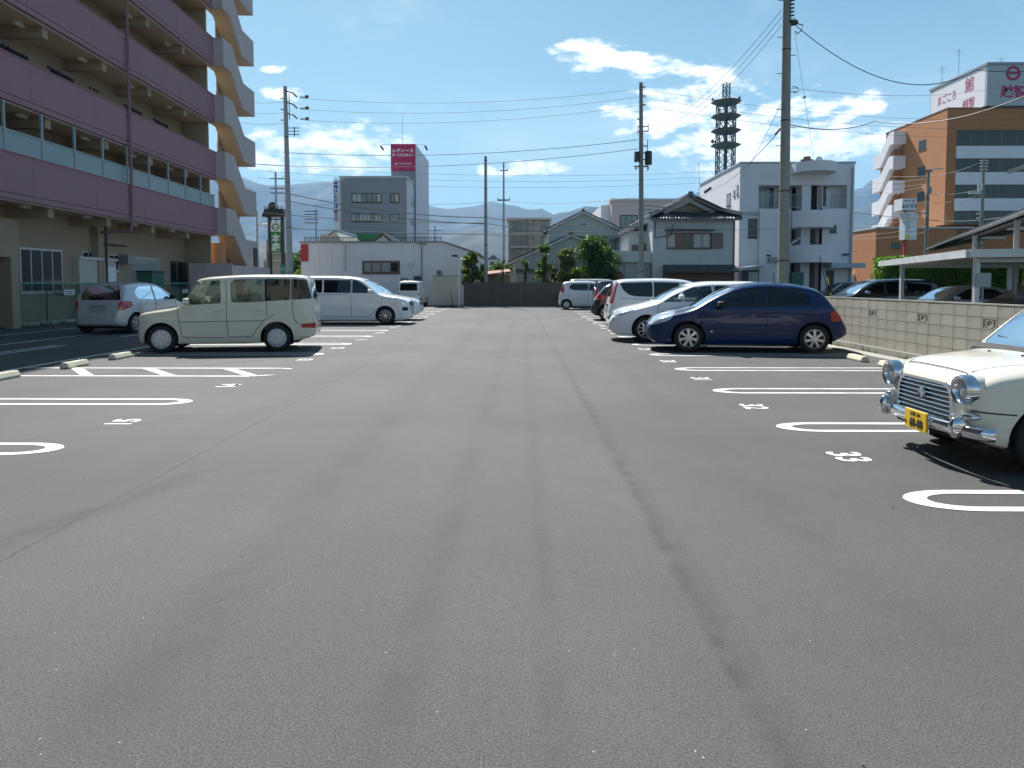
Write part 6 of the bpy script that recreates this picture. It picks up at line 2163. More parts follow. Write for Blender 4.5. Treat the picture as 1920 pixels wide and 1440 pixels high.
def build_car(car, name, label, cat, pos, heading, detail=2, group='parked cars in the lot', only_side=None):
    """pos: world point of the car's centre on the ground; heading: angle of the front (0 = +x)"""
    root = thing(name, label, cat, (pos[0], pos[1], 0.004), heading + pi, group)
    Lh = car.L / 2
    T = Matrix.Translation((-Lh, 0, 0))
    sides = (1, -1)

    def place(me, nm, mt, par=root, sm=35):
        me.transform(T)
        me.materials.clear(); me.materials.append(M[mt])
        return obj(nm, me, par, sm)
    outer = car.shell(0, .03).mesh('s', car.paint)
    cut = MB()
    for xw in (car.xf, car.xr):
        for s_ in sides:
            R = car.wheel_r + .055
            n = 40
            pr = [(xw + R * math.cos(2 * pi * i / n), car.wheel_r + .01 + R * math.sin(2 * pi * i / n)) for i in range(n)]
            y0 = s_ * (car.W / 2 - .30)
            cut.prism(pr, 'y', y0, s_ * (car.W / 2 + .3))
    wins_ = []
    for kind, poly, rad, *rest in car.windows:
        pr = rounded(poly, rad)
        q = MB()
        if kind == 'side':
            q.prism(pr, 'y', -1.4, 1.4)
        elif kind == 'front':
            full = pr
            q.prism(full, 'x', -.3, rest[0])
        elif kind == 'rear':
            q.prism(pr, 'x', rest[0], car.L + .3)
        wins_.append((kind, q, rest))
        cut.add(q.v, q.f)
    body = boolean(outer, cut.mesh('c', car.paint), 'DIFFERENCE')
    bo = place(body, 'body', car.paint, sm=28)
    # glass
    gs = car.shell(.007, .012)
    for i, (kind, q, rest) in enumerate(wins_):
        gm = rest[-1] if rest and isinstance(rest[-1], str) else car.glassm
        me = boolean(gs.mesh('g', gm), q.mesh('c', gm), 'INTERSECT')
        poly_clean(me)
        # keep sides apart
        if kind == 'side' and len(me.vertices):
            for s_ in sides:
                bm = bmesh.new(); bm.from_mesh(me)
                bmesh.ops.delete(bm, geom=[v for v in bm.verts if v.co.y * s_ < 0], context='VERTS')
                m2 = bpy.data.meshes.new('side_window'); bm.to_mesh(m2); bm.free()
                if len(m2.polygons): place(m2, 'side_window', gm)
        elif len(me.polygons):
            if kind != 'side':
                bm = bmesh.new(); bm.from_mesh(me)
                bm.to_mesh(me); bm.free()
            place(me, 'windscreen' if kind == 'front' else 'rear_window', gm)
    # outset patches
    for (nm, kind, poly, rad, mt, out, *rest) in car.patches:
        lo = car.loft(0, grow=out).mesh('p', mt)
        pr = rounded(poly, rad)
        if kind == 'side':
            for s_ in sides:
                q = MB().prism(pr, 'y', s_ * (rest[0] if rest else .35), s_ * 1.4)
                me = boolean(lo, q.mesh('c', mt), 'INTERSECT')
                if len(me.polygons): place(me, nm, mt)
        else:
            polys = [pr]
            if min(p[0] for p in pr) > .001: polys.append([(-y, z) for y, z in pr])
            for pl in polys:
                q = MB().prism(pl, 'x', *((-.3, rest[0]) if kind == 'front' else (rest[0], car.L + .3)))
                me = boolean(lo, q.mesh('c', mt), 'INTERSECT')
                if len(me.polygons): place(me, nm, mt)
        bpy.data.meshes.remove(lo)
    # seams
    for pts in car.seams:
        for s_ in sides:
            c = curve_on(car, pts, s_)
            MB().tube([(x - Lh, y, z) for x, y, z in c], .0055, 4).build('door_seam', 'seam_dark', root)
    for (x, z) in car.handles:
        for s_ in sides:
            y = car.wz(x, z)
            MB().box(x - Lh - .085, x - Lh + .085, s_ * (y - .01), s_ * (y + .032), z - .016, z + .018).build('door_handle', car.handle_m if hasattr(car, 'handle_m') else car.paint, root, bevel=.01)
    # wheels and arches
    for xw in (car.xf, car.xr):
        for s_ in sides:
            yw = s_ * (car.wz(xw, .45) - car.tyw / 2 - .015)
            make_wheel(root, xw - Lh, yw, car.wheel_r, car.rimr, car.tyw, car.rim, s_, car.rimmat)
            R = car.wheel_r + .058
            y1 = s_ * (car.W / 2 - .295); y2 = s_ * (car.wz(xw, .5) - .02)
            li = MB().lathe([(.001, 0), (R, 0), (R, y2 - y1)], (xw - Lh, y1, car.wheel_r + .01), 'y', 30, a0=-.35, a1=pi + .35)
            li.build('wheel_arch', 'underbody', root, smooth=40)
    zb = max(car.fb(car.L / 2), .14)
    hw = car.W / 2 - .32
    MB().box(.5 - Lh, car.L - .4 - Lh, -hw, hw, zb - .02, .46).box(car.xf + car.wheel_r + .12 - Lh, car.xr - car.wheel_r - .12 - Lh, -car.W / 2 + .08, car.W / 2 - .08, zb + .035, .40).build('underbody', 'underbody', root)
    # mirrors
    mx_, mz_ = car.mirror
    for s_ in sides:
        y = car.wz(mx_, mz_)
        b = MB().hexa([(mx_ - Lh - .05, s_ * (y + .03), mz_ - .06), (mx_ - Lh + .10, s_ * (y + .03), mz_ - .07), (mx_ - Lh + .10, s_ * (y + .2), mz_ - .05), (mx_ - Lh - .02, s_ * (y + .2), mz_ - .04)],
                      [(mx_ - Lh - .03, s_ * (y + .03), mz_ + .08), (mx_ - Lh + .11, s_ * (y + .03), mz_ + .08), (mx_ - Lh + .10, s_ * (y + .19), mz_ + .07), (mx_ - Lh + .0, s_ * (y + .19), mz_ + .06)])
        b.box(mx_ - Lh, mx_ - Lh + .06, s_ * (y - .03), s_ * (y + .04), mz_ - .05, mz_ + .0)
        b.build('wing_mirror', getattr(car, 'mirror_m', car.paint), root, bevel=.02, fix=True)
    # interior
    if car.seats:
        zf = .46
        for xs_, sc in car.seats if isinstance(car.seats, (list, tuple)) else ((car.xf + 1.25, 1), (car.xf + 2.1, 1)):
            for s_ in sides:
                b = MB()
                yc = s_ * car.W * .215
                b.hexa([(xs_ - Lh - .25, yc - .23, zf), (xs_ - Lh + .25, yc - .23, zf), (xs_ - Lh + .25, yc + .23, zf), (xs_ - Lh - .25, yc + .23, zf)],
                       [(xs_ - Lh - .25, yc - .22, zf + .18), (xs_ - Lh + .25, yc - .22, zf + .14), (xs_ - Lh + .25, yc + .22, zf + .14), (xs_ - Lh - .25, yc + .22, zf + .18)])
                b.hexa([(xs_ - Lh + .16, yc - .23, zf + .1), (xs_ - Lh + .3, yc - .23, zf + .1), (xs_ - Lh + .3, yc + .23, zf + .1), (xs_ - Lh + .16, yc + .23, zf + .1)],
                       [(xs_ - Lh + .3, yc - .18, zf + .68), (xs_ - Lh + .38, yc - .18, zf + .68), (xs_ - Lh + .38, yc + .18, zf + .68), (xs_ - Lh + .3, yc + .18, zf + .68)])
                b.box(xs_ - Lh + .32, xs_ - Lh + .41, yc - .12, yc + .12, zf + .7, zf + .88)
                b.build('seat', getattr(car, 'seat_m', 'seat_dark'), root, bevel=.03)
        xd = next(x for x in np.arange(.2, 3, .02) if car.ft(x) > car.belt + .03) + .02
        zt_ = car.belt - .05
        MB().hexa([(xd - Lh, -car.W * .42, .6), (xd - Lh + .38, -car.W * .42, .6), (xd - Lh + .38, car.W * .42, .6), (xd - Lh, car.W * .42, .6)],
                  [(xd - Lh, -car.W * .41, zt_), (xd - Lh + .3, -car.W * .41, zt_), (xd - Lh + .3, car.W * .41, zt_), (xd - Lh, car.W * .41, zt_)]).build('dashboard', 'black_plastic', root, bevel=.03)
        sw = MB()
        cx_, cy_, cz_ = xd - Lh + .45, car.W * .21 * (1 if car.rhd else -1), car.belt - .06
        ring_ = [(cx_ + .08 * math.sin(a), cy_ + .18 * math.cos(a), cz_ + .17 * math.sin(a)) for a in [2 * pi * i / 20 for i in range(21)]]
        sw.tube(ring_, .014, 5); sw.cyl((cx_ - .2, cy_, cz_ - .1), (cx_, cy_, cz_), .03, n=6)
        sw.build('steering_wheel', 'black_plastic', root)
    return root


def plate(root, car, front, z, txt, m='plate_white', ink='plate_green', x=None, top='大阪 580', kana='ね', proud=.02):
    Lh = car.L / 2
    xx = (-Lh - proud) if front else (Lh + proud)
    if x is not None: xx = x - Lh
    s = -1 if front else 1
    p = MB().box(-.165, .165, -.006, .006, -.0825, .0825).build('number_plate', m, root, bevel=.004)
    p.location = (xx, 0, z)
    p.rotation_euler = (0, 0, -pi / 2 if front else pi / 2)
    text(txt, (.018, -.008, -.028), (pi / 2, 0, 0), .105, ink, p, sx=.82, bold=.004, depth=.0008)
    text(top, (.0, -.008, .048), (pi / 2, 0, 0), .042, ink, p, sx=1.0, depth=.0008)
    text(kana, (-.143, -.008, -.03), (pi / 2, 0, 0), .036, ink, p, depth=.0008)
    return p


def spec_common(**k):
    d = dict(rhd=True, rimmat='alloy', rim=(7, .026), glassm='glass_tint', patches=[], seams=[], handles=[], mirror=(1.3, .98), bot=[(0, .28), (.25, .2), (.8, .17), (3.0, .17), (3.6, .22), (6, .3)])
    d.update(k)
    return Car(**d)


def mirror_poly(half):
    return [(-y, z) for y, z in half] + [(y, z) for y, z in half[::-1]]


def xscale(car, f):
    sc = lambda ps: [(x * f, z) for x, z in ps]
    car.L *= f; car.xf *= f; car.xr *= f
    car.top, car.bot, car.wid = sc(car.top), sc(car.bot), sc(car.wid)
    car.windows = [(k, sc(p), r, *(([rest[0] * f] + rest[1:]) if rest and not isinstance(rest[0], str) else rest)) if k == 'side' else (k, p, r, rest[0] * f, *rest[1:]) for k, p, r, *rest in car.windows]
    car.patches = [(n, k, sc(p) if k == 'side' else p, r, m, o, *rest) for n, k, p, r, m, o, *rest in car.patches]
    car.seams = [sc(p) for p in car.seams]; car.handles = sc(car.handles); car.mirror = (car.mirror[0] * f, car.mirror[1])
    car.ft = pchip(car.top); car.fb = pchip(car.bot); car.fw = pchip(car.wid)
    return car


# 1 ---- cream boxy people carrier, front to the left
cube = spec_common(L=3.9, W=1.67, xf=.55, xr=3.05, belt=1.02, tumble=.09, rt=.105, paint='paint_cream', bulge=.025, noser=.12, tailr=.12, nose_a=.6, tail_a=.85, crown=5.5,
    top=[(0, .80), (.06, .85), (.3, .90), (.9, 1.0), (.98, 1.05), (1.12, 1.30), (1.24, 1.51), (1.36, 1.60), (1.8, 1.655), (2.6, 1.69), (3.4, 1.69), (3.7, 1.655), (3.78, 1.53), (3.84, 1.1), (3.9, .9)],
    bot=[(0, .26), (.15, .2), (.6, .18), (3.2, .19), (3.6, .25), (3.9, .33)],
    wid=[(0, .66), (.08, .74), (.25, .80), (.5, .825), (1, .835), (3.2, .835), (3.6, .81), (3.8, .76), (3.9, .70)],
    windows=[('side', [(.98, 1.03), (1.23, 1.53), (1.82, 1.565), (1.84, 1.06), (1.30, 1.035)], .05, 'glass_clear'),
             ('side', [(2.06, 1.09), (2.04, 1.50), (2.12, 1.58), (2.80, 1.59), (2.80, 1.10), (2.14, 1.075)], .05, 'glass_clear'),
             ('side', [(2.83, 1.105), (2.83, 1.59), (3.36, 1.59), (3.36, 1.125)], .02, 'glass_tint'),
             ('front', mirror_poly([(.70, 1.05), (.64, 1.49)]), .06, 1.3, 'glass_clear'),
             ('rear', mirror_poly([(.60, 1.15), (.58, 1.5)]), .06, 3.5, 'glass_dark')],
    patches=[('quarter_glass', 'side', [(3.38, 1.13), (3.38, 1.59), (3.72, 1.575), (3.84, 1.16)], .04, 'glass_dark', .006, .45),
             ('window_pillar', 'side', [(2.795, 1.10), (2.795, 1.59), (2.835, 1.59), (2.835, 1.10)], .005, 'black_plastic', .004, .4),
             ('tail_lamp', 'side', [(3.58, .52), (3.62, .60), (3.92, .62), (3.95, .50)], .02, 'lamp_red', .006, .4),
             ('headlamp', 'front', [(.42, .60), (.42, .76), (.74, .76), (.74, .60)], .03, 'lamp_glass', .006, .2),
             ('rear_bumper', 'side', [(3.46, .34), (3.50, .48), (3.95, .50), (4.0, .30)], .03, 'paint_cream', .012, .3)],
    seams=[[(.90, 1.0), (.92, .78), (1.0, .34), (1.9, .31)], [(1.95, 1.55), (1.955, .8), (1.99, .33), (2.5, .33), (2.62, .5), (2.8, .72), (3.0, .80)], [(2.83, 1.08), (2.84, .78)], [(.95, .66), (2.75, .68)], [(3.4, 1.12), (3.42, .75), (3.5, .62), (3.6, .58), (3.84, .60)], [(.1, .86), (.85, .995)]],
    handles=[(1.78, .90), (2.68, .91)], mirror=(1.07, 1.10), wheel_r=.295, rimr=.20, rim='cap', rimmat='hubcap', seats=[(1.75, 1), (2.62, 1)], seat_m='seat_fabric')
xscale(cube, .95)


def place_by_wheels(car, pf, pr, near):
    """pf, pr: ground points under the near-side front and rear wheel outer faces; near: +1 if the near side is local... """
    d = (pf - pr).normalized()
    hd = math.atan2(d.y, d.x)
    mid = (pf + pr) / 2
    # wheel midpoint relative to car centre, along heading
    off = car.L / 2 - (car.xf + car.xr) / 2
    n = Vector((-d.y, d.x, 0)) * near
    c = mid - d * off + n * (car.W / 2 - .03)
    return (c.x, c.y), hd


def nearside(d):
    n = Vector((-d.y, d.x, 0))
    return 1 if n.y > 0 else -1


def go(car, pf, pr, *a, **k):
    pf, pr = Vector((*pf, 0)), Vector((*pr, 0))
    d = (pf - pr).normalized()
    near = nearside(d)
    pos, hd = place_by_wheels(car, pf, pr, near)
    return build_car(car, a[0], a[1], a[2], pos, hd, **k)


c1 = go(cube, (-7.66, 14.98), (-5.36, 15.42), 'parked_car', 'cream boxy people carrier with white hubcaps, left side of the aisle', 'car')
MB().box(1.66, 1.875, -.5, .5, .40, .58).build('bumper_insert', 'paint_cream', c1, bevel=.03)

# 2 ---- blue five door hatchback, front to the left
hat = spec_common(L=4.2, W=1.74, xf=.88, xr=3.49, belt=.95, tumble=.34, rt=.17, paint='paint_blue', bulge=.04, noser=.3, tailr=.16, nose_a=.45, tail_a=.7, crown=3.2,
    top=[(0, .58), (.06, .66), (.2, .76), (.5, .86), (.85, .945), (1.0, 1.0), (1.3, 1.17), (1.6, 1.32), (1.85, 1.425), (2.1, 1.485), (2.5, 1.52), (3.0, 1.50), (3.4, 1.435), (3.62, 1.36), (3.72, 1.27), (3.9, 1.04), (4.0, .92), (4.08, .80), (4.2, .62)],
    bot=[(0, .24), (.2, .18), (.6, .16), (3.6, .18), (3.9, .26), (4.2, .36)],
    wid=[(0, .50), (.1, .66), (.3, .78), (.6, .845), (1.0, .87), (3.3, .87), (3.7, .83), (4.0, .76), (4.2, .62)],
    windows=[('side', [(1.36, .99), (1.62, 1.17), (2.0, 1.36), (2.46, 1.415), (2.49, .98)], .05, 'glass_tint'),
             ('side', [(2.55, .985), (2.53, 1.415), (3.05, 1.40), (3.34, 1.28), (3.40, 1.03)], .07, 'glass_dark'),
             ('front', mirror_poly([(.76, .985), (.63, 1.40)]), .07, 1.95, 'glass_clear'),
             ('rear', mirror_poly([(.56, 1.03), (.5, 1.33)]), .07, 3.6, 'glass_dark')],
    patches=[('headlamp', 'side', [(-.05, .58), (.06, .70), (.34, .83), (.62, .875), (.50, .72), (.2, .59)], .03, 'lamp_glass', .010, .30),
             ('tail_lamp', 'side', [(3.83, .68), (3.80, .86), (3.92, .94), (4.06, .86), (4.12, .70)], .03, 'lamp_red', .006, .4),
             ('side_moulding', 'side', [(1.28, .535), (1.28, .595), (3.08, .615), (3.08, .555)], .02, 'paint_blue', .012, .6),
             ('front_bumper_strip', 'side', [(.0, .50), (.0, .535), (.50, .565), (.5, .53)], .01, 'paint_blue', .012, .2),
             ('grille', 'front', mirror_poly([(.30, .60), (.33, .69)]), .03, 'black_plastic', .008, .3),
             ('lower_grille', 'front', mirror_poly([(.44, .28), (.46, .42)]), .04, 'black_plastic', .008, .3)],
    seams=[[(1.17, 1.0), (1.13, .75), (1.2, .3), (2.5, .29)], [(2.50, 1.42), (2.51, .8), (2.55, .29), (3.05, .32), (3.14, .6), (3.4, .76), (3.5, 1.0)], [(.62, .88), (1.12, .99)], [(.5, .55), (.52, .42)]],
    handles=[(2.38, .82), (3.3, .84)], handle_m='paint_blue', mirror=(1.5, 1.03), mirror_m='black_plastic', wheel_r=.31, rimr=.205, rim=(7, .034), rimmat='alloy', seats=[(2.05, 1), (2.95, 1)])
c2 = go(hat, (3.66, 15.32), (6.24, 14.98), 'parked_car', 'dark blue five door hatchback with silver seven spoke wheels, right side of the aisle', 'car')
plate(c2, hat, True, .47, '23-51', x=-.045, kana='さ', top='愛媛 300')
MB().lathe([(.001, 0), (.03, .0), (.05, .012), (.03, .02), (.001, .02)], (-2.1 + .10, 0, .70), 'x', 12).build('emblem', 'chrome', c2)
MB().box(-2.1 + 1.34, -2.1 + 1.38, -.885, -.872, .44, .47).build('side_badge', 'chrome', c2)

# 3 ---- white low people carrier behind it, front to the left
wag = spec_common(L=4.76, W=1.80, xf=.93, xr=3.76, belt=.99, tumble=.33, rt=.17, paint='paint_white', bulge=.035, noser=.32, tailr=.14, nose_a=.45, tail_a=.8, crown=3.2,
    top=[(0, .62), (.06, .70), (.25, .80), (.6, .90), (1.0, 1.0), (1.2, 1.06), (1.5, 1.24), (1.9, 1.42), (2.2, 1.51), (2.7, 1.55), (3.4, 1.55), (4.1, 1.50), (4.4, 1.42), (4.6, 1.15), (4.7, .9), (4.76, .7)],
    bot=[(0, .22), (.2, .17), (.6, .15), (4.2, .18), (4.76, .32)],
    wid=[(0, .50), (.1, .66), (.3, .80), (.6, .87), (1.0, .90), (4.0, .90), (4.4, .86), (4.76, .72)],
    windows=[('side', [(1.32, 1.02), (1.48, 1.12), (1.76, 1.25), (1.80, 1.03)], .03, 'glass_clear'),
             ('side', [(1.86, 1.03), (1.84, 1.29), (2.1, 1.40), (2.56, 1.43), (2.58, 1.04)], .05, 'glass_clear'),
             ('side', [(2.64, 1.05), (2.63, 1.43), (3.5, 1.43), (3.52, 1.06)], .05, 'glass_dark'),
             ('side', [(3.6, 1.07), (3.58, 1.43), (4.1, 1.40), (4.35, 1.2), (4.38, 1.1)], .05, 'glass_dark'),
             ('front', mirror_poly([(.72, 1.06), (.60, 1.43)]), .07, 2.1, 'glass_clear'),
             ('rear', mirror_poly([(.6, 1.08), (.55, 1.38)]), .07, 4.2, 'glass_dark')],
    patches=[('headlamp', 'side', [(.04, .68), (.12, .755), (.56, .86), (.62, .82), (.5, .74), (.2, .66)], .03, 'lamp_glass', .006, .34),
             ('front_bumper_strip', 'side', [(.06, .60), (.08, .625), (.44, .665), (.46, .645)], .01, 'paint_white', .012, .3),
             ('grille', 'front', mirror_poly([(.36, .56), (.40, .73)]), .04, 'black_plastic', .008, .4),
             ('tail_lamp', 'side', [(4.4, .8), (4.42, 1.15), (4.75, 1.1), (4.76, .8)], .03, 'lamp_red', .006, .4)],
    seams=[[(1.25, 1.05), (1.18, .75), (1.3, .3), (2.6, .28)], [(2.6, 1.46), (2.61, .8), (2.64, .28), (3.3, .32)], [(.66, .87), (1.2, 1.03)]],
    handles=[(2.48, .88), (3.42, .9)], mirror=(1.75, 1.13), wheel_r=.32, rimr=.225, rim=(10, .016), rimmat='alloy', seats=[(2.15, 1), (3.0, 1)])
c3 = go(wag, (3.22, 17.95), (6.05, 17.80), 'parked_car', 'white low people carrier with slim headlamps, half hidden behind the dark blue hatchback', 'car')
plate(c3, wag, True, .44, '71-08', x=-.03, kana='と', top='愛媛 301')
for i in range(3): MB().box(-2.38 - .0, -2.38 + .10, -.34, .34, .60 + .035 * i, .612 + .035 * i).build('grille_bar', 'chrome', c3)

# 4 ---- white tall minivan on the left, front to the right
van = spec_common(L=4.6, W=1.70, xf=.86, xr=3.72, belt=1.10, tumble=.17, rt=.14, paint='paint_white', bulge=.025, noser=.22, tailr=.12, nose_a=.5, tail_a=.85, crown=4,
    top=[(0, .76), (.06, .86), (.3, .97), (.8, 1.07), (1.06, 1.13), (1.38, 1.38), (1.66, 1.60), (1.88, 1.69), (2.2, 1.745), (3.0, 1.77), (4.2, 1.76), (4.45, 1.70), (4.52, 1.4), (4.58, 1.0), (4.6, .8)],
    bot=[(0, .20), (.2, .15), (.6, .14), (4.0, .16), (4.6, .28)],
    wid=[(0, .56), (.08, .68), (.25, .79), (.5, .83), (.9, .85), (4.2, .85), (4.5, .81), (4.6, .74)],
    windows=[('side', [(1.26, 1.14), (1.56, 1.38), (1.72, 1.50), (1.9, 1.60), (2.06, 1.61), (2.06, 1.14)], .04, 'glass_tint'),
             ('side', [(2.12, 1.14), (2.12, 1.61), (3.1, 1.615), (3.1, 1.15)], .03, 'glass_dark'),
             ('side', [(3.16, 1.15), (3.16, 1.615), (4.3, 1.60), (4.36, 1.16)], .04, 'glass_dark'),
             ('front', mirror_poly([(.72, 1.14), (.62, 1.60)]), .06, 1.9, 'glass_clear'),
             ('rear', mirror_poly([(.66, 1.1), (.6, 1.6)]), .06, 4.3, 'glass_dark')],
    patches=[('headlamp', 'side', [(.16, .72), (.12, .86), (.46, .97), (.58, .95), (.50, .74)], .03, 'lamp_glass', .006, .36),
             ('fog_lamp', 'side', [(.06, .50), (.06, .62), (.24, .63), (.24, .50)], .03, 'black_plastic', .006, .4),
             ('grille', 'front', mirror_poly([(.40, .68), (.44, .82)]), .04, 'black_plastic', .008, .3),
             ('side_skirt', 'side', [(1.4, .12), (1.4, .26), (3.2, .26), (3.2, .12)], .02, 'paint_white', .015, .5)],
    seams=[[(.95, 1.1), (1.0, .7), (1.42, .3), (2.05, .28)], [(2.09, 1.66), (2.09, .28), (3.1, .30)], [(2.16, 1.08), (4.3, 1.10)], [(.66, 1.0), (.7, .76), (.4, .66)]],
    handles=[(2.02, 1.0), (2.2, 1.0)], mirror=(1.36, 1.2), wheel_r=.31, rimr=.215, rim=(9, .014), rimmat='alloy', seats=[(1.95, 1), (2.9, 1)])
c4 = go(van, (-4.94, 25.55), (-7.70, 25.55), 'parked_car', 'tall white minivan with dark windows showing behind the cream boxy car', 'car')
# 5 ---- white estate beyond the van
est = spec_common(L=4.55, W=1.70, xf=.9, xr=3.55, belt=.95, tumble=.36, rt=.17, paint='paint_pearl', noser=.3, tailr=.14, nose_a=.5, tail_a=.75,
    top=[(0, .66), (.06, .74), (.3, .86), (.8, .96), (1.1, 1.02), (1.5, 1.26), (1.85, 1.46), (2.15, 1.56), (2.6, 1.60), (3.6, 1.58), (4.1, 1.50), (4.4, 1.1), (4.55, .8)],
    wid=[(0, .52), (.1, .66), (.3, .78), (.6, .83), (1.0, .85), (3.8, .85), (4.3, .80), (4.55, .68)],
    windows=[('side', [(1.3, 1.0), (1.7, 1.28), (2.05, 1.45), (2.4, 1.48), (2.42, 1.01)], .05, 'glass_tint'), ('side', [(2.5, 1.02), (2.48, 1.48), (3.3, 1.47), (3.4, 1.04)], .05, 'glass_dark'),
             ('front', mirror_poly([(.70, 1.03), (.58, 1.46)]), .06, 2.1, 'glass_clear')],
    patches=[('headlamp', 'side', [(.08, .66), (.12, .78), (.44, .9), (.56, .88), (.42, .72)], .03, 'lamp_glass', .006, .34), ('grille', 'front', mirror_poly([(.36, .62), (.40, .74)]), .03, 'black_plastic', .008, .3)],
    seams=[[(1.15, 1.0), (1.1, .7), (1.3, .3), (2.4, .28)]], handles=[(2.3, .88)], mirror=(1.4, 1.05), wheel_r=.31, rimr=.2, rim=(6, .03), seats=[(2.05, 1)])
c5 = go(est, (-4.95, 28.3), (-7.60, 28.3), 'parked_car', 'pearl white estate nose just showing past the tall white minivan', 'car')
plate(c5, est, True, .45, '48-30', x=-.03)
plate(c4, van, True, .43, '35-12', x=-.03)

# 6 ---- small white kei van far left, seen from behind
kei = spec_common(L=3.3, W=1.42, xf=.55, xr=2.85, belt=1.0, tumble=.12, rt=.12, paint='paint_white', noser=.12, tailr=.1, nose_a=.6, tail_a=.9, crown=4.5,
    top=[(0, .8), (.1, .9), (.45, 1.0), (.6, 1.1), (.9, 1.5), (1.1, 1.6), (2.0, 1.65), (3.05, 1.63), (3.2, 1.55), (3.26, 1.1), (3.3, .8)],
    bot=[(0, .26), (.2, .2), (2.9, .2), (3.3, .28)],
    wid=[(0, .60), (.1, .67), (.4, .71), (3.0, .71), (3.22, .68), (3.3, .62)],
    windows=[('side', [(.72, 1.03), (.98, 1.46), (1.5, 1.5), (1.5, 1.03)], .04), ('side', [(1.56, 1.03), (1.56, 1.5), (2.3, 1.5), (2.3, 1.03)], .04), ('side', [(2.36, 1.04), (2.36, 1.5), (3.0, 1.48), (3.06, 1.06)], .04),
             ('front', mirror_poly([(.60, 1.05), (.54, 1.48)]), .05, 1.2), ('rear', mirror_poly([(.56, 1.03), (.53, 1.48)]), .06, 3.0, 'glass_dark')],
    patches=[('tail_lamp', 'rear', [(.60, .74), (.60, .86), (.69, .86), (.69, .74)], .01, 'lamp_red', .008, 3.0), ('headlamp', 'front', [(.4, .6), (.4, .76), (.64, .76), (.64, .6)], .03, 'lamp_glass', .006, .2)],
    seams=[[(1.53, 1.5), (1.53, .3)]], handles=[(1.45, .92), (1.62, .92)], mirror=(.8, 1.08), wheel_r=.27, rimr=.17, rim='cap', rimmat='hubcap', glassm='glass_dark', seats=[(1.3, 1)])
c6 = build_car(kei, 'parked_car', 'small white kei van seen from behind, parked by the long white shop wall', 'car', (-6.95, 46.0), pi / 2 - .04)
plate(c6, kei, False, .55, '12-77', x=3.31, m='plate_yellow', ink='ink_black')

# 7 ---- silver compact in the shade, far left, seen from behind
cpt = spec_common(L=3.85, W=1.69, xf=.80, xr=3.25, belt=.97, tumble=.33, rt=.18, paint='paint_lightsilver', bulge=.04, noser=.28, tailr=.2, nose_a=.5, tail_a=.65,
    top=[(0, .64), (.08, .74), (.3, .86), (.7, .96), (.95, 1.04), (1.4, 1.32), (1.7, 1.46), (2.0, 1.53), (2.5, 1.55), (3.1, 1.52), (3.45, 1.46), (3.6, 1.3), (3.72, 1.02), (3.8, .85), (3.85, .66)],
    wid=[(0, .50), (.1, .64), (.3, .76), (.6, .82), (1.0, .845), (3.0, .845), (3.4, .82), (3.7, .74), (3.85, .60)],
    windows=[('side', [(1.25, 1.02), (1.6, 1.27), (1.85, 1.40), (2.15, 1.43), (2.18, 1.0)], .05, 'glass_tint'), ('side', [(2.24, 1.0), (2.22, 1.43), (2.9, 1.41), (3.2, 1.22), (3.1, 1.03)], .07, 'glass_tint'),
             ('front', mirror_poly([(.68, 1.04), (.56, 1.42)]), .06, 2.0, 'glass_clear'), ('rear', mirror_poly([(.64, 1.0), (.52, 1.42)]), .07, 3.3, 'glass_dark')],
    patches=[('tail_lamp', 'rear', [(.60, .70), (.62, .96), (.80, .98), (.82, .80), (.72, .70)], .04, 'lamp_red', .008, 3.25), ('reversing_lamp', 'rear', [(.62, .73), (.62, .80), (.72, .80), (.70, .73)], .02, 'lamp_orange', .010, 3.3),
             ('rear_recess', 'rear', mirror_poly([(.27, .63), (.30, .83)]), .03, 'paint_silver', .004, 3.4), ('headlamp', 'side', [(.05, .64), (.12, .76), (.5, .88), (.4, .7)], .03, 'lamp_glass', .006, .3)],
    seams=[[(1.1, 1.0), (1.05, .7), (1.15, .3), (2.2, .28)], [(2.21, 1.46), (2.22, .28), (2.8, .3), (2.95, .6), (3.2, .8)]], handles=[(2.08, .84), (2.98, .88)], mirror=(1.35, 1.04), mirror_m='black_plastic',
    wheel_r=.29, rimr=.195, rim=(6, .03), rimmat='alloy', seats=[(1.85, 1), (2.6, 1)])
c7 = build_car(cpt, 'parked_car', 'silver compact hatchback with red tail lamps, seen from behind in the building shade', 'car', (-12.25, 22.35), pi / 2 - .05)
plate(c7, cpt, False, .72, '83-06', x=3.80)
MB().box(1.925 - .02, 1.925 + .01, -.2, .2, .83, .855).build('tailgate_handle', 'chrome', c7, bevel=.008)
MB().box(1.925 - .16, 1.925 - .10, -.32, .1, 1.06, 1.08).build('rear_wiper', 'black_plastic', c7)

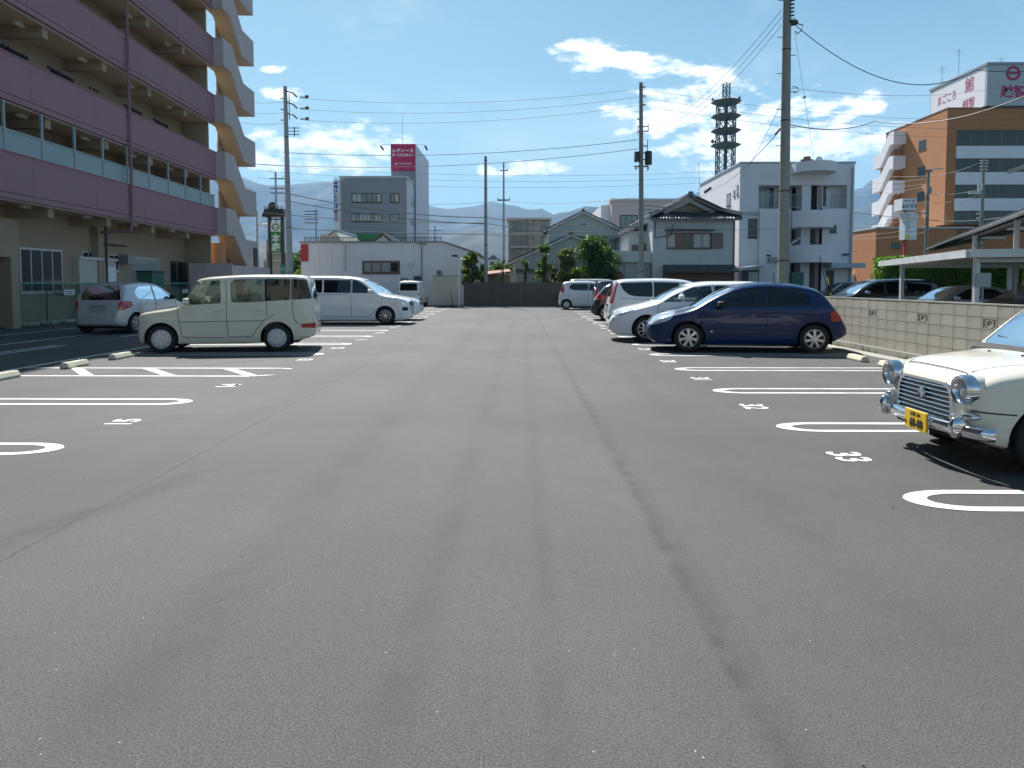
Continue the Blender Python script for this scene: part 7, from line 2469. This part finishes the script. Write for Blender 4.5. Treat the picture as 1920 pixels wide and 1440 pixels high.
# 8 ---- right row, seen from their rears (rear to the left, front to the right)
kw = spec_common(L=3.395, W=1.475, xf=.72, xr=3.02, belt=1.0, tumble=.16, rt=.14, paint='paint_pearl', noser=.2, tailr=.16, nose_a=.55, tail_a=.8, crown=4,
    top=[(0, .7), (.1, .85), (.5, .98), (.7, 1.08), (1.05, 1.42), (1.3, 1.56), (1.8, 1.63), (2.8, 1.61), (3.15, 1.55), (3.28, 1.2), (3.36, .9), (3.395, .7)],
    wid=[(0, .55), (.1, .66), (.3, .72), (.6, .737), (3.0, .737), (3.25, .70), (3.395, .62)],
    windows=[('side', [(.86, 1.06), (1.2, 1.40), (1.72, 1.47), (1.74, 1.07)], .06, 'glass_tint'), ('side', [(1.78, 1.07), (1.78, 1.47), (2.74, 1.46), (2.86, 1.28), (2.80, 1.16), (2.60, 1.10)], .1, 'glass_dark'),
             ('front', mirror_poly([(.6, 1.08), (.52, 1.48)]), .05, 1.3, 'glass_clear'), ('rear', mirror_poly([(.56, 1.06), (.52, 1.45)]), .06, 3.1, 'glass_dark')],
    patches=[('tail_lamp', 'side', [(3.14, 1.0), (3.16, 1.38), (3.28, 1.38), (3.40, 1.05), (3.36, .98)], .02, 'lamp_red', .006, .45)],
    seams=[[(1.76, 1.5), (1.76, .3), (2.4, .3), (2.66, .55)], [(2.9, 1.3), (2.9, .62)]], handles=[(1.66, .94), (2.5, .98)], mirror=(1.0, 1.12), wheel_r=.27, rimr=.175, rim='cap', rimmat='hubcap', seats=[(1.5, 1), (2.3, 1)])
c8 = go(kw, (4.95, 40.3), (2.65, 40.3), 'parked_car', 'small pearl white kei wagon nearest the dark end wall, right of the aisle', 'car')
MB().box(1.60, 1.72, -.62, .62, .26, .48).build('rear_bumper', 'paint_white', c8, bevel=.05)
bv = spec_common(L=4.6, W=1.72, xf=.95, xr=3.75, belt=1.1, tumble=.16, rt=.14, paint='paint_lightsilver', noser=.2, tailr=.12, nose_a=.5, tail_a=.85, crown=4,
    top=van.top, bot=van.bot, wid=van.wid, windows=van.windows, patches=[], seams=[], mirror=van.mirror, wheel_r=.31, rimr=.21, rim='cap', rimmat='hubcap', glassm='glass_dark', seats=[(1.95, 1)])
c9 = go(bv, (6.6, 42.9), (3.8, 42.9), 'parked_car', 'light silver minivan whose roof shows over the small pearl white kei wagon', 'car')
kt = spec_common(L=3.395, W=1.475, xf=.6, xr=3.0, belt=1.0, tumble=.14, rt=.13, paint='paint_navy', noser=.15, tailr=.12, nose_a=.6, tail_a=.85, crown=4.2,
    top=[(0, .75), (.1, .9), (.5, 1.02), (.65, 1.1), (1.0, 1.5), (1.2, 1.6), (1.8, 1.64), (2.9, 1.63), (3.18, 1.58), (3.3, 1.2), (3.36, .9), (3.395, .7)],
    wid=[(0, .58), (.1, .67), (.3, .72), (.6, .737), (3.1, .737), (3.3, .71), (3.395, .64)],
    windows=[('side', [(.9, 1.06), (1.15, 1.45), (1.7, 1.5), (1.7, 1.06)], .05, 'glass_dark'), ('side', [(1.76, 1.06), (1.76, 1.5), (2.9, 1.49), (2.96, 1.1)], .05, 'glass_dark'), ('front', mirror_poly([(.6, 1.1), (.52, 1.5)]), .05, 1.2, 'glass_clear'), ('rear', mirror_poly([(.58, 1.05), (.54, 1.5)]), .05, 3.1, 'glass_dark')],
    patches=[('tail_lamp', 'side', [(3.18, .80), (3.18, 1.3), (3.30, 1.3), (3.42, .84)], .02, 'lamp_red', .006, .5)], seams=[[(1.73, 1.5), (1.73, .3)]], handles=[(1.62, .9)], mirror=(1.0, 1.1), wheel_r=.27, rimr=.17, rim='cap', rimmat='hubcap', seats=[(1.5, 1)])
c10 = go(kt, (6.25, 33.0), (3.85, 33.0), 'parked_car', 'dark navy kei wagon with tall red tail lamps behind the black hatchback', 'car')
mh = spec_common(L=3.9, W=1.70, xf=.8, xr=3.3, belt=.98, tumble=.34, rt=.18, paint='paint_maroon', bulge=.05, noser=.25, tailr=.26, nose_a=.5, tail_a=.6,
    top=[(0, .64), (.08, .74), (.3, .88), (.9, 1.02), (1.35, 1.32), (1.7, 1.48), (2.1, 1.55), (2.6, 1.55), (3.1, 1.50), (3.3, 1.42), (3.5, 1.22), (3.66, 1.02), (3.8, .84), (3.9, .62)],
    wid=[(0, .50), (.1, .64), (.3, .76), (.6, .82), (1.0, .85), (3.1, .85), (3.45, .82), (3.7, .72), (3.9, .54)],
    windows=[('side', [(1.25, 1.04), (1.6, 1.28), (1.9, 1.41), (2.2, 1.44), (2.22, 1.02)], .05, 'glass_dark'), ('side', [(2.28, 1.02), (2.27, 1.44), (2.9, 1.40), (3.1, 1.2), (3.05, 1.08)], .07, 'glass_dark'),
             ('front', mirror_poly([(.68, 1.05), (.56, 1.44)]), .06, 2.0, 'glass_clear'), ('rear', mirror_poly([(.60, 1.1), (.50, 1.42)]), .07, 3.2, 'glass_tint')],
    patches=[('tail_lamp', 'side', [(3.24, .90), (3.30, 1.02), (3.56, 1.08), (3.86, .86), (3.70, .80), (3.45, .84)], .04, 'lamp_red', .012, .36), ('reversing_lamp', 'side', [(3.6, .83), (3.58, .88), (3.8, .88), (3.84, .83)], .01, 'lamp_glass', .016, .45)],
    seams=[], handles=[(2.1, .86)], mirror=(1.35, 1.05), wheel_r=.30, rimr=.2, rim=(7, .024), rimmat='alloy', seats=[(1.9, 1)])
c11 = go(mh, (5.95, 28.1), (3.45, 28.3), 'parked_car', 'near black rounded hatchback with a glossy red tail lamp, right row', 'car')
MB().box(1.80, 1.93, -.5, .5, .62, .66).build('bumper_chrome', 'chrome', c11, bevel=.01)
mv = spec_common(L=4.65, W=1.70, xf=.95, xr=3.7, belt=.98, tumble=.22, rt=.17, paint='paint_pearl', noser=.25, tailr=.16, nose_a=.5, tail_a=.8, crown=3.6,
    top=[(0, .7), (.1, .82), (.5, .95), (1.0, 1.06), (1.5, 1.36), (1.9, 1.55), (2.3, 1.63), (3.0, 1.66), (4.0, 1.64), (4.36, 1.58), (4.48, 1.3), (4.58, .95), (4.65, .7)],
    wid=[(0, .54), (.1, .66), (.3, .79), (.6, .83), (.9, .85), (4.1, .85), (4.45, .81), (4.65, .70)],
    windows=[('side', [(1.3, 1.04), (1.7, 1.30), (2.0, 1.46), (2.3, 1.50), (2.32, 1.04)], .05, 'glass_tint'), ('side', [(2.38, 1.04), (2.37, 1.51), (3.2, 1.53), (3.2, 1.05)], .03, 'glass_dark'), ('side', [(3.24, 1.05), (3.24, 1.53), (4.30, 1.50), (4.20, 1.28), (4.02, 1.12), (3.8, 1.07)], .08, 'glass_dark'),
             ('front', mirror_poly([(.7, 1.08), (.6, 1.52)]), .06, 2.2, 'glass_clear'), ('rear', mirror_poly([(.64, 1.05), (.58, 1.5)]), .06, 4.2, 'glass_dark')],
    patches=[('tail_lamp', 'side', [(4.34, 1.56), (4.42, 1.56), (4.62, .84), (4.53, .84)], .02, 'lamp_red', .008, .4)],
    seams=[[(2.35, 1.55), (2.35, .3)], [(3.22, 1.0), (3.22, .5), (3.3, .5)], [(2.4, .95), (4.3, 1.0)]], handles=[(3.3, .93), (2.25, .92)], mirror=(1.5, 1.08), wheel_r=.31, rimr=.2, rim=(6, .03), rimmat='alloy', seats=[(2.0, 1), (2.9, 1)])
c12 = go(mv, (6.6, 22.95), (3.85, 22.95), 'parked_car', 'pearl white minivan with slim upright red tail lamps behind the white low people carrier', 'car')
MB().box(2.30, 2.36, -.3, .3, .82, .86).build('tailgate_trim', 'chrome', c12, bevel=.01)
plate(c12, mv, False, .62, '40-22', x=4.66)

# ---- cars beyond the block wall
bw_ = spec_common(L=4.7, W=1.75, xf=.95, xr=3.7, belt=1.02, tumble=.24, rt=.16, paint='paint_black', noser=.25, tailr=.14, nose_a=.5, tail_a=.8, crown=3.8,
    top=[(0, .7), (.1, .8), (.5, .93), (1.0, 1.04), (1.5, 1.36), (1.85, 1.54), (2.2, 1.64), (3.0, 1.69), (4.2, 1.66), (4.45, 1.55), (4.6, 1.0), (4.7, .7)], bot=van.bot,
    wid=[(0, .55), (.1, .7), (.3, .81), (.6, .86), (1, .875), (4.2, .875), (4.55, .82), (4.7, .7)],
    windows=[('side', [(1.3, 1.07), (1.7, 1.33), (2.0, 1.50), (2.35, 1.54), (2.36, 1.08)], .05, 'glass_tint'), ('side', [(2.42, 1.08), (2.42, 1.55), (3.2, 1.56), (3.2, 1.1)], .03, 'glass_dark'), ('side', [(3.26, 1.1), (3.26, 1.56), (4.2, 1.53), (4.3, 1.14)], .05, 'glass_dark'),
             ('front', mirror_poly([(.72, 1.08), (.6, 1.54)]), .06, 2.1, 'glass_clear')],
    patches=[], seams=[], handles=[(2.3, .92)], mirror=(1.55, 1.12), mirror_m='chrome', wheel_r=.31, rimr=.21, rim=(5, .03), seats=[(2.0, 1)])
c13 = go(bw_, (13.3, 28.6), (16.05, 28.6), 'parked_car', 'black minivan parked beyond the block wall, left of the carport post', 'car', group='cars beyond the block wall')
sed = spec_common(L=4.7, W=1.72, xf=.9, xr=3.55, belt=.93, tumble=.42, rt=.16, paint='paint_lightsilver', noser=.25, tailr=.2, nose_a=.5, tail_a=.6,
    top=[(0, .62), (.08, .7), (.5, .85), (1.25, .95), (1.4, 1.0), (1.8, 1.24), (2.15, 1.38), (2.5, 1.43), (3.0, 1.43), (3.4, 1.37), (3.8, 1.16), (4.05, 1.02), (4.5, .98), (4.62, .9), (4.7, .66)],
    wid=[(0, .56), (.1, .68), (.3, .79), (.6, .84), (1, .86), (3.8, .86), (4.4, .80), (4.7, .66)],
    windows=[('side', [(1.66, .97), (1.95, 1.17), (2.25, 1.29), (2.62, 1.32), (2.64, .97)], .04, 'glass_tint'), ('side', [(2.72, .97), (2.72, 1.32), (3.1, 1.30), (3.5, 1.13), (3.55, .99)], .05, 'glass_tint'),
             ('front', mirror_poly([(.68, .98), (.56, 1.32)]), .06, 2.4, 'glass_clear'), ('rear', mirror_poly([(.64, 1.05), (.54, 1.33)]), .06, 3.4, 'glass_tint')],
    patches=[('tail_lamp', 'side', [(4.4, .7), (4.4, .88), (4.68, .86), (4.68, .7)], .02, 'lamp_red', .006, .5)], seams=[[(2.68, 1.35), (2.68, .3)]], handles=[(2.55, .85)], mirror=(1.75, 1.0), wheel_r=.30, rimr=.2, rim=(6, .03), seats=[(2.3, 1)])
c14 = go(sed, (13.2, 23.0), (15.85, 23.0), 'parked_car', 'silver sedan parked under the carport beyond the block wall', 'car', group='cars beyond the block wall')
gr = spec_common(L=4.7, W=1.74, xf=.9, xr=3.6, belt=.98, tumble=.36, rt=.17, paint='paint_grey', noser=.25, tailr=.2, nose_a=.5, tail_a=.6, top=[(a, b + .04) for a, b in wag.top], bot=wag.bot, wid=wag.wid, windows=[(k, [(y, z + .04) for y, z in p], *r_) for k, p, *r_ in wag.windows],
    patches=[], seams=[], mirror=(1.75, 1.15), wheel_r=.31, rimr=.2, rim=(5, .03), seats=[(2.3, 1)])
c15 = go(gr, (12.4, 17.6), (15.1, 17.6), 'parked_car', 'dark grey car at the right edge beyond the block wall', 'car', group='cars beyond the block wall')
c16 = go(est, (19.6, 45.0), (22.2, 45.0), 'parked_car', 'small dark car in front of the white modern building entrance', 'car', group='cars beyond the block wall')
for ch in kids(c16):
    if ch.name.startswith(('body', 'wing_mirror')): ch.data = ch.data.copy(); ch.data.materials.clear(); ch.data.materials.append(M['paint_black'])
# ================================================================ IVORY RETRO CAR (near right)
ret = spec_common(L=3.395, W=1.475, xf=.565, xr=2.93, belt=.93, tumble=.26, rt=.13, paint='paint_ivory', bulge=.05, noser=.17, tailr=.16, nose_a=.68, tail_a=.7, crown=3.0,
    top=[(0, .735), (.03, .765), (.10, .80), (.25, .84), (.5, .875), (.72, .90), (.80, .925), (.95, 1.045), (1.15, 1.235), (1.35, 1.37), (1.55, 1.43), (2.2, 1.47), (2.7, 1.42), (3.0, 1.32), (3.2, 1.05), (3.33, .85), (3.395, .66)],
    bot=[(0, .30), (.1, .25), (.3, .20), (2.8, .2), (3.395, .3)],
    wid=[(0, .60), (.05, .66), (.15, .70), (.35, .728), (.6, .7375), (2.8, .7375), (3.2, .70), (3.395, .6)],
    windows=[('side', [(1.06, .98), (1.3, 1.18), (1.52, 1.31), (1.86, 1.35), (1.88, .98)], .05, 'glass_clear'), ('side', [(1.96, .98), (1.95, 1.35), (2.5, 1.33), (2.8, 1.18), (2.82, 1.0)], .07, 'glass_clear'),
             ('front', mirror_poly([(.63, .935), (.54, 1.36)]), .07, 1.6, 'glass_clear'), ('rear', mirror_poly([(.56, 1.0), (.5, 1.32)]), .07, 3.0, 'glass_tint')],
    patches=[], seams=[[(.98, .95), (.96, .7), (1.05, .3), (1.9, .28)], [(.0, .50), (.28, .485)]], handles=[(1.78, .82)], mirror=(1.2, 1.02), wheel_r=.27, rimr=.18, rim='cap', rimmat='hubcap', seats=[(1.62, 1), (2.4, 1)], seat_m='seat_fabric')
RX, RY = 3.52, 6.11
RC = build_car(ret, 'parked_car', 'ivory retro style car with chrome slatted grille, round headlamps and yellow plate', 'car', (RX + ret.L / 2, RY), pi, group='parked cars in the lot')
Lh = ret.L / 2


def rp(b): return b


# hood seam
def top_curve(xa, ya, xb, yb, n=14, off=.003):
    out = []
    for i in range(n + 1):
        x = xa + (xb - xa) * i / n; y = ya + (yb - ya) * i / n
        zt = ret.ft(x); w = ret.wz(x, zt - ret.rt)
        t = min(abs(y) / w, .999)
        z = (zt - ret.rt) + ret.rt * (1 - t ** 3.0) ** (1 / 2.6) * 1.0
        out.append((x - Lh, y, z + off))
    return out


for s_ in (1, -1):
    MB().tube(top_curve(.10, s_ * .44, .80, s_ * .58, off=-.002), .0035, 4).build('bonnet_seam', 'seam_dark', RC)
MB().tube(top_curve(.075, -.44, .075, .44, off=-.001), .004, 4).build('bonnet_edge_seam', 'seam_dark', RC)
mat('grille_navy', (.004, .005, .018), .6)
# grille opening: frame, backing, slats
gy, gz0, gz1 = .385, .355, .665
def gshape(k, e=0):
    """rounded trapezoid, slightly wider low; k scales"""
    hw0, hw1 = .40 + e, .37 + e
    pts = rounded([(-hw0, gz0 - e), (hw0, gz0 - e), (hw1, gz1 + e), (-hw1, gz1 + e)], .12, 6)
    return pts
def curvx(y): return -Lh - .014 + .03 * (abs(y) / .7) ** 2.6
outer_, inner_ = gshape(1, .018), gshape(1, -.004)
n = len(outer_)
b = MB()
for i in range(n):
    j = (i + 1) % n
    q = []
    for (y, z), dx in ((outer_[i], 0), (outer_[j], 0), (inner_[j], 0), (inner_[i], 0)):
        q.append((curvx(y) - .022, y, z))
    q2 = [(curvx(p[1]) + .02, p[1], p[2]) for p in q]
    b.add(q + q2, [(0, 1, 2, 3), (0, 4, 5, 1), (2, 6, 7, 3), (1, 5, 6, 2), (3, 7, 4, 0)])
b.build('grille_frame', 'chrome', RC, smooth=40, fix=True)
b = MB()
b.add([(curvx(y) - .006, y, z) for y, z in inner_], [tuple(range(n))])
b.build('grille_backing', 'grille_navy', RC)
for k in range(8):
    z = gz0 + .022 + (gz1 - gz0 - .045) * k / 7
    tt = (z - gz0) / (gz1 - gz0)
    hw = .397 - .03 * tt - (.045 if k in (0, 7) else .012 if k in (1, 6) else 0)
    pts = [(curvx(y) - .021, y, z) for y in np.linspace(-hw, hw, 13)]
    MB().tube(pts, .0052, 5).build('grille_slat', 'chrome', RC)
em = MB().lathe([(.001, 0), (.02, -.004), (.024, 0), (.036, 0), (.042, -.006), (.046, 0), (.046, .015)], (curvx(0) - .03, 0, .555), 'x', 20)
em.box(curvx(0) - .036, curvx(0) - .03, -.028, .028, .548, .562)
em.build('emblem', 'chrome', RC, smooth=50)
mat('lens_glass', (.35, .38, .40), .12, spec=.8, coat=1)
# headlamps
for s_ in (1, -1):
    y, z = s_ * .535, .655
    x0 = -Lh + .0
    R = .108
    h = MB().lathe([(R + .012, .035), (R + .014, .01), (R + .012, -.03), (R + .002, -.055), (R - .012, -.052), (R - .024, -.02), (R - .03, .0)], (x0, y, z), 'x', 32)
    hl = h.build('headlamp', 'chrome', RC, smooth=60)
    MB().lathe([(.001, .035), (.03, .03), (.06, .012), (R - .028, -.012)], (x0, y, z), 'x', 24).build('reflector', 'chrome', hl, smooth=60)
    MB().lathe([(.001, -.034), (.04, -.031), (R - .026, -.016)], (x0, y, z), 'x', 24).build('lens', 'lens_glass', hl, smooth=60)
    MB().lathe([(.001, -.006), (.015, .0), (.018, .02)], (x0, y, z), 'x', 12).build('bulb', 'lamp_glass', hl, smooth=60)
    MB().hexa([(x0 - .01, y - .075, z - R - .045), (x0 + .1, y - .075, z - R - .045), (x0 + .1, y + .075, z - R - .045), (x0 - .01, y + .075, z - R - .045)], [(x0 - .03, y - .06, z - R - .0), (x0 + .1, y - .06, z - R), (x0 + .1, y + .06, z - R), (x0 - .03, y + .06, z - R)]).build('headlamp_foot', 'paint_ivory', RC, bevel=.02)
    MB().lathe([(R + .004, .03), (R + .012, .05), (R + .008, .12), (R - .02, .20), (.001, .26)], (x0, y, z), 'x', 28).build('headlamp_pod', 'paint_ivory', RC, smooth=60)
    # turn signal
    tx = x0 - .02
    ts_ = MB().lathe([(.001, -.03), (.018, -.026), (.03, -.005), (.034, .02), (.034, .15)], (0, 0, 0), 'x', 16)
    o = ts_.build('turn_signal', 'chrome', RC, smooth=50)
    o.location = (tx + .01, s_ * .60, .455); o.scale = (1, 2.2, 1); o.rotation_euler = (0, 0, s_ * -.35)
# bumper: two level chrome bar wrapping the corners
def bar(z, h, r, ya, yb, dx=0):
    pts = [(curvx(y) - .07 - dx, y, z) for y in np.linspace(ya, yb, 17)]
    return pts
bpts = [(-Lh + .10, -.748, .335), (-Lh + .075, -.735, .335), (-Lh + .02, -.68, .335)] + [(-Lh - .075 + .07 * (abs(y) / .62) ** 2.2, y, .335) for y in np.linspace(-.62, .62, 13)] + [(-Lh + .02, .68, .335), (-Lh + .075, .735, .335), (-Lh + .10, .748, .335)]
def swept(pts, prof, nm, mt):
    pts = [Vector(p) for p in pts]
    vs, fs = [], []
    m = len(prof)
    for k, p in enumerate(pts):
        a = pts[max(k - 1, 0)]; c = pts[min(k + 1, len(pts) - 1)]
        t = (c - a).normalized()
        out = Vector((t.y, -t.x, 0))
        if out.x > 0 and abs(p.y) < .5: out = -out
        if abs(p.y) >= .5 and out.y * p.y < 0: out = -out
        for (o_, z_) in prof: vs.append(p + out * o_ + Vector((0, 0, z_)))
    for k in range(len(pts) - 1):
        for i in range(m): fs.append((k * m + i, k * m + (i + 1) % m, (k + 1) * m + (i + 1) % m, (k + 1) * m + i))
    fs += [tuple(range(m)), tuple(range((len(pts) - 1) * m, len(pts) * m))]
    b = MB(); b.add(vs, fs)
    return b.build(nm, mt, RC, smooth=50, fix=True)
prof_ = [(.0, -.052), (.018, -.05), (.034, -.036), (.042, -.012), (.042, .012), (.034, .036), (.018, .05), (.0, .052), (-.012, .03), (-.012, -.03)]
swept(bpts, prof_, 'bumper', 'chrome')
for s_ in (1, -1):
    og = MB().lathe([(.001, -.03), (.025, -.028), (.045, -.012), (.052, .01), (.05, .05)], (0, 0, 0), 'x', 18).build('over_rider', 'chrome', RC, smooth=50)
    og.location = (-Lh - .085, s_ * .54, .355); og.scale = (1.3, .95, 1.75)
MB().prism([(-Lh + .03, .22), (-Lh + .3, .2), (-Lh + .3, .29), (-Lh - .01, .30)], 'y', -.52, .52).build('front_valance', 'underbody', RC, bevel=.02)
pl = plate(RC, ret, True, .325, '60-00', m='plate_yellow', ink='ink_black', x=-.128, top='大阪 580', kana='ね')
pl.location.y = -.075
MB().box(-.172, .172, .0065, .02, -.09, .09).build('plate_bracket', 'chrome', pl, bevel=.004)
# bonnet details, wipers
for y in (-.22, .2):
    z = top_curve(.62, y, .63, y, 1)[0][2]
    MB().cyl((-Lh + .66, y, z - .01), (-Lh + .66, y, z + .012), .012, n=8).build('washer_jet', 'black_plastic', RC)
for (ya, yb) in ((-.50, .02), (.02, .5)):
    MB().tube([(-Lh + .86, ya, .945), (-Lh + .91, (ya + yb) / 2, .985), (-Lh + .94, yb, 1.01)], .010, 5).build('wiper', 'black_plastic', RC)
MB().hexa([(-Lh + .73, -.60, .86), (-Lh + .86, -.60, .88), (-Lh + .86, .60, .88), (-Lh + .73, .60, .86)], [(-Lh + .75, -.58, .906), (-Lh + .82, -.58, .945), (-Lh + .82, .58, .945), (-Lh + .75, .58, .906)]).build('cowl', 'black_plastic', RC)

TMPn = bpy.data.scenes.get('tmp')
if TMPn: bpy.data.scenes.remove(TMPn)
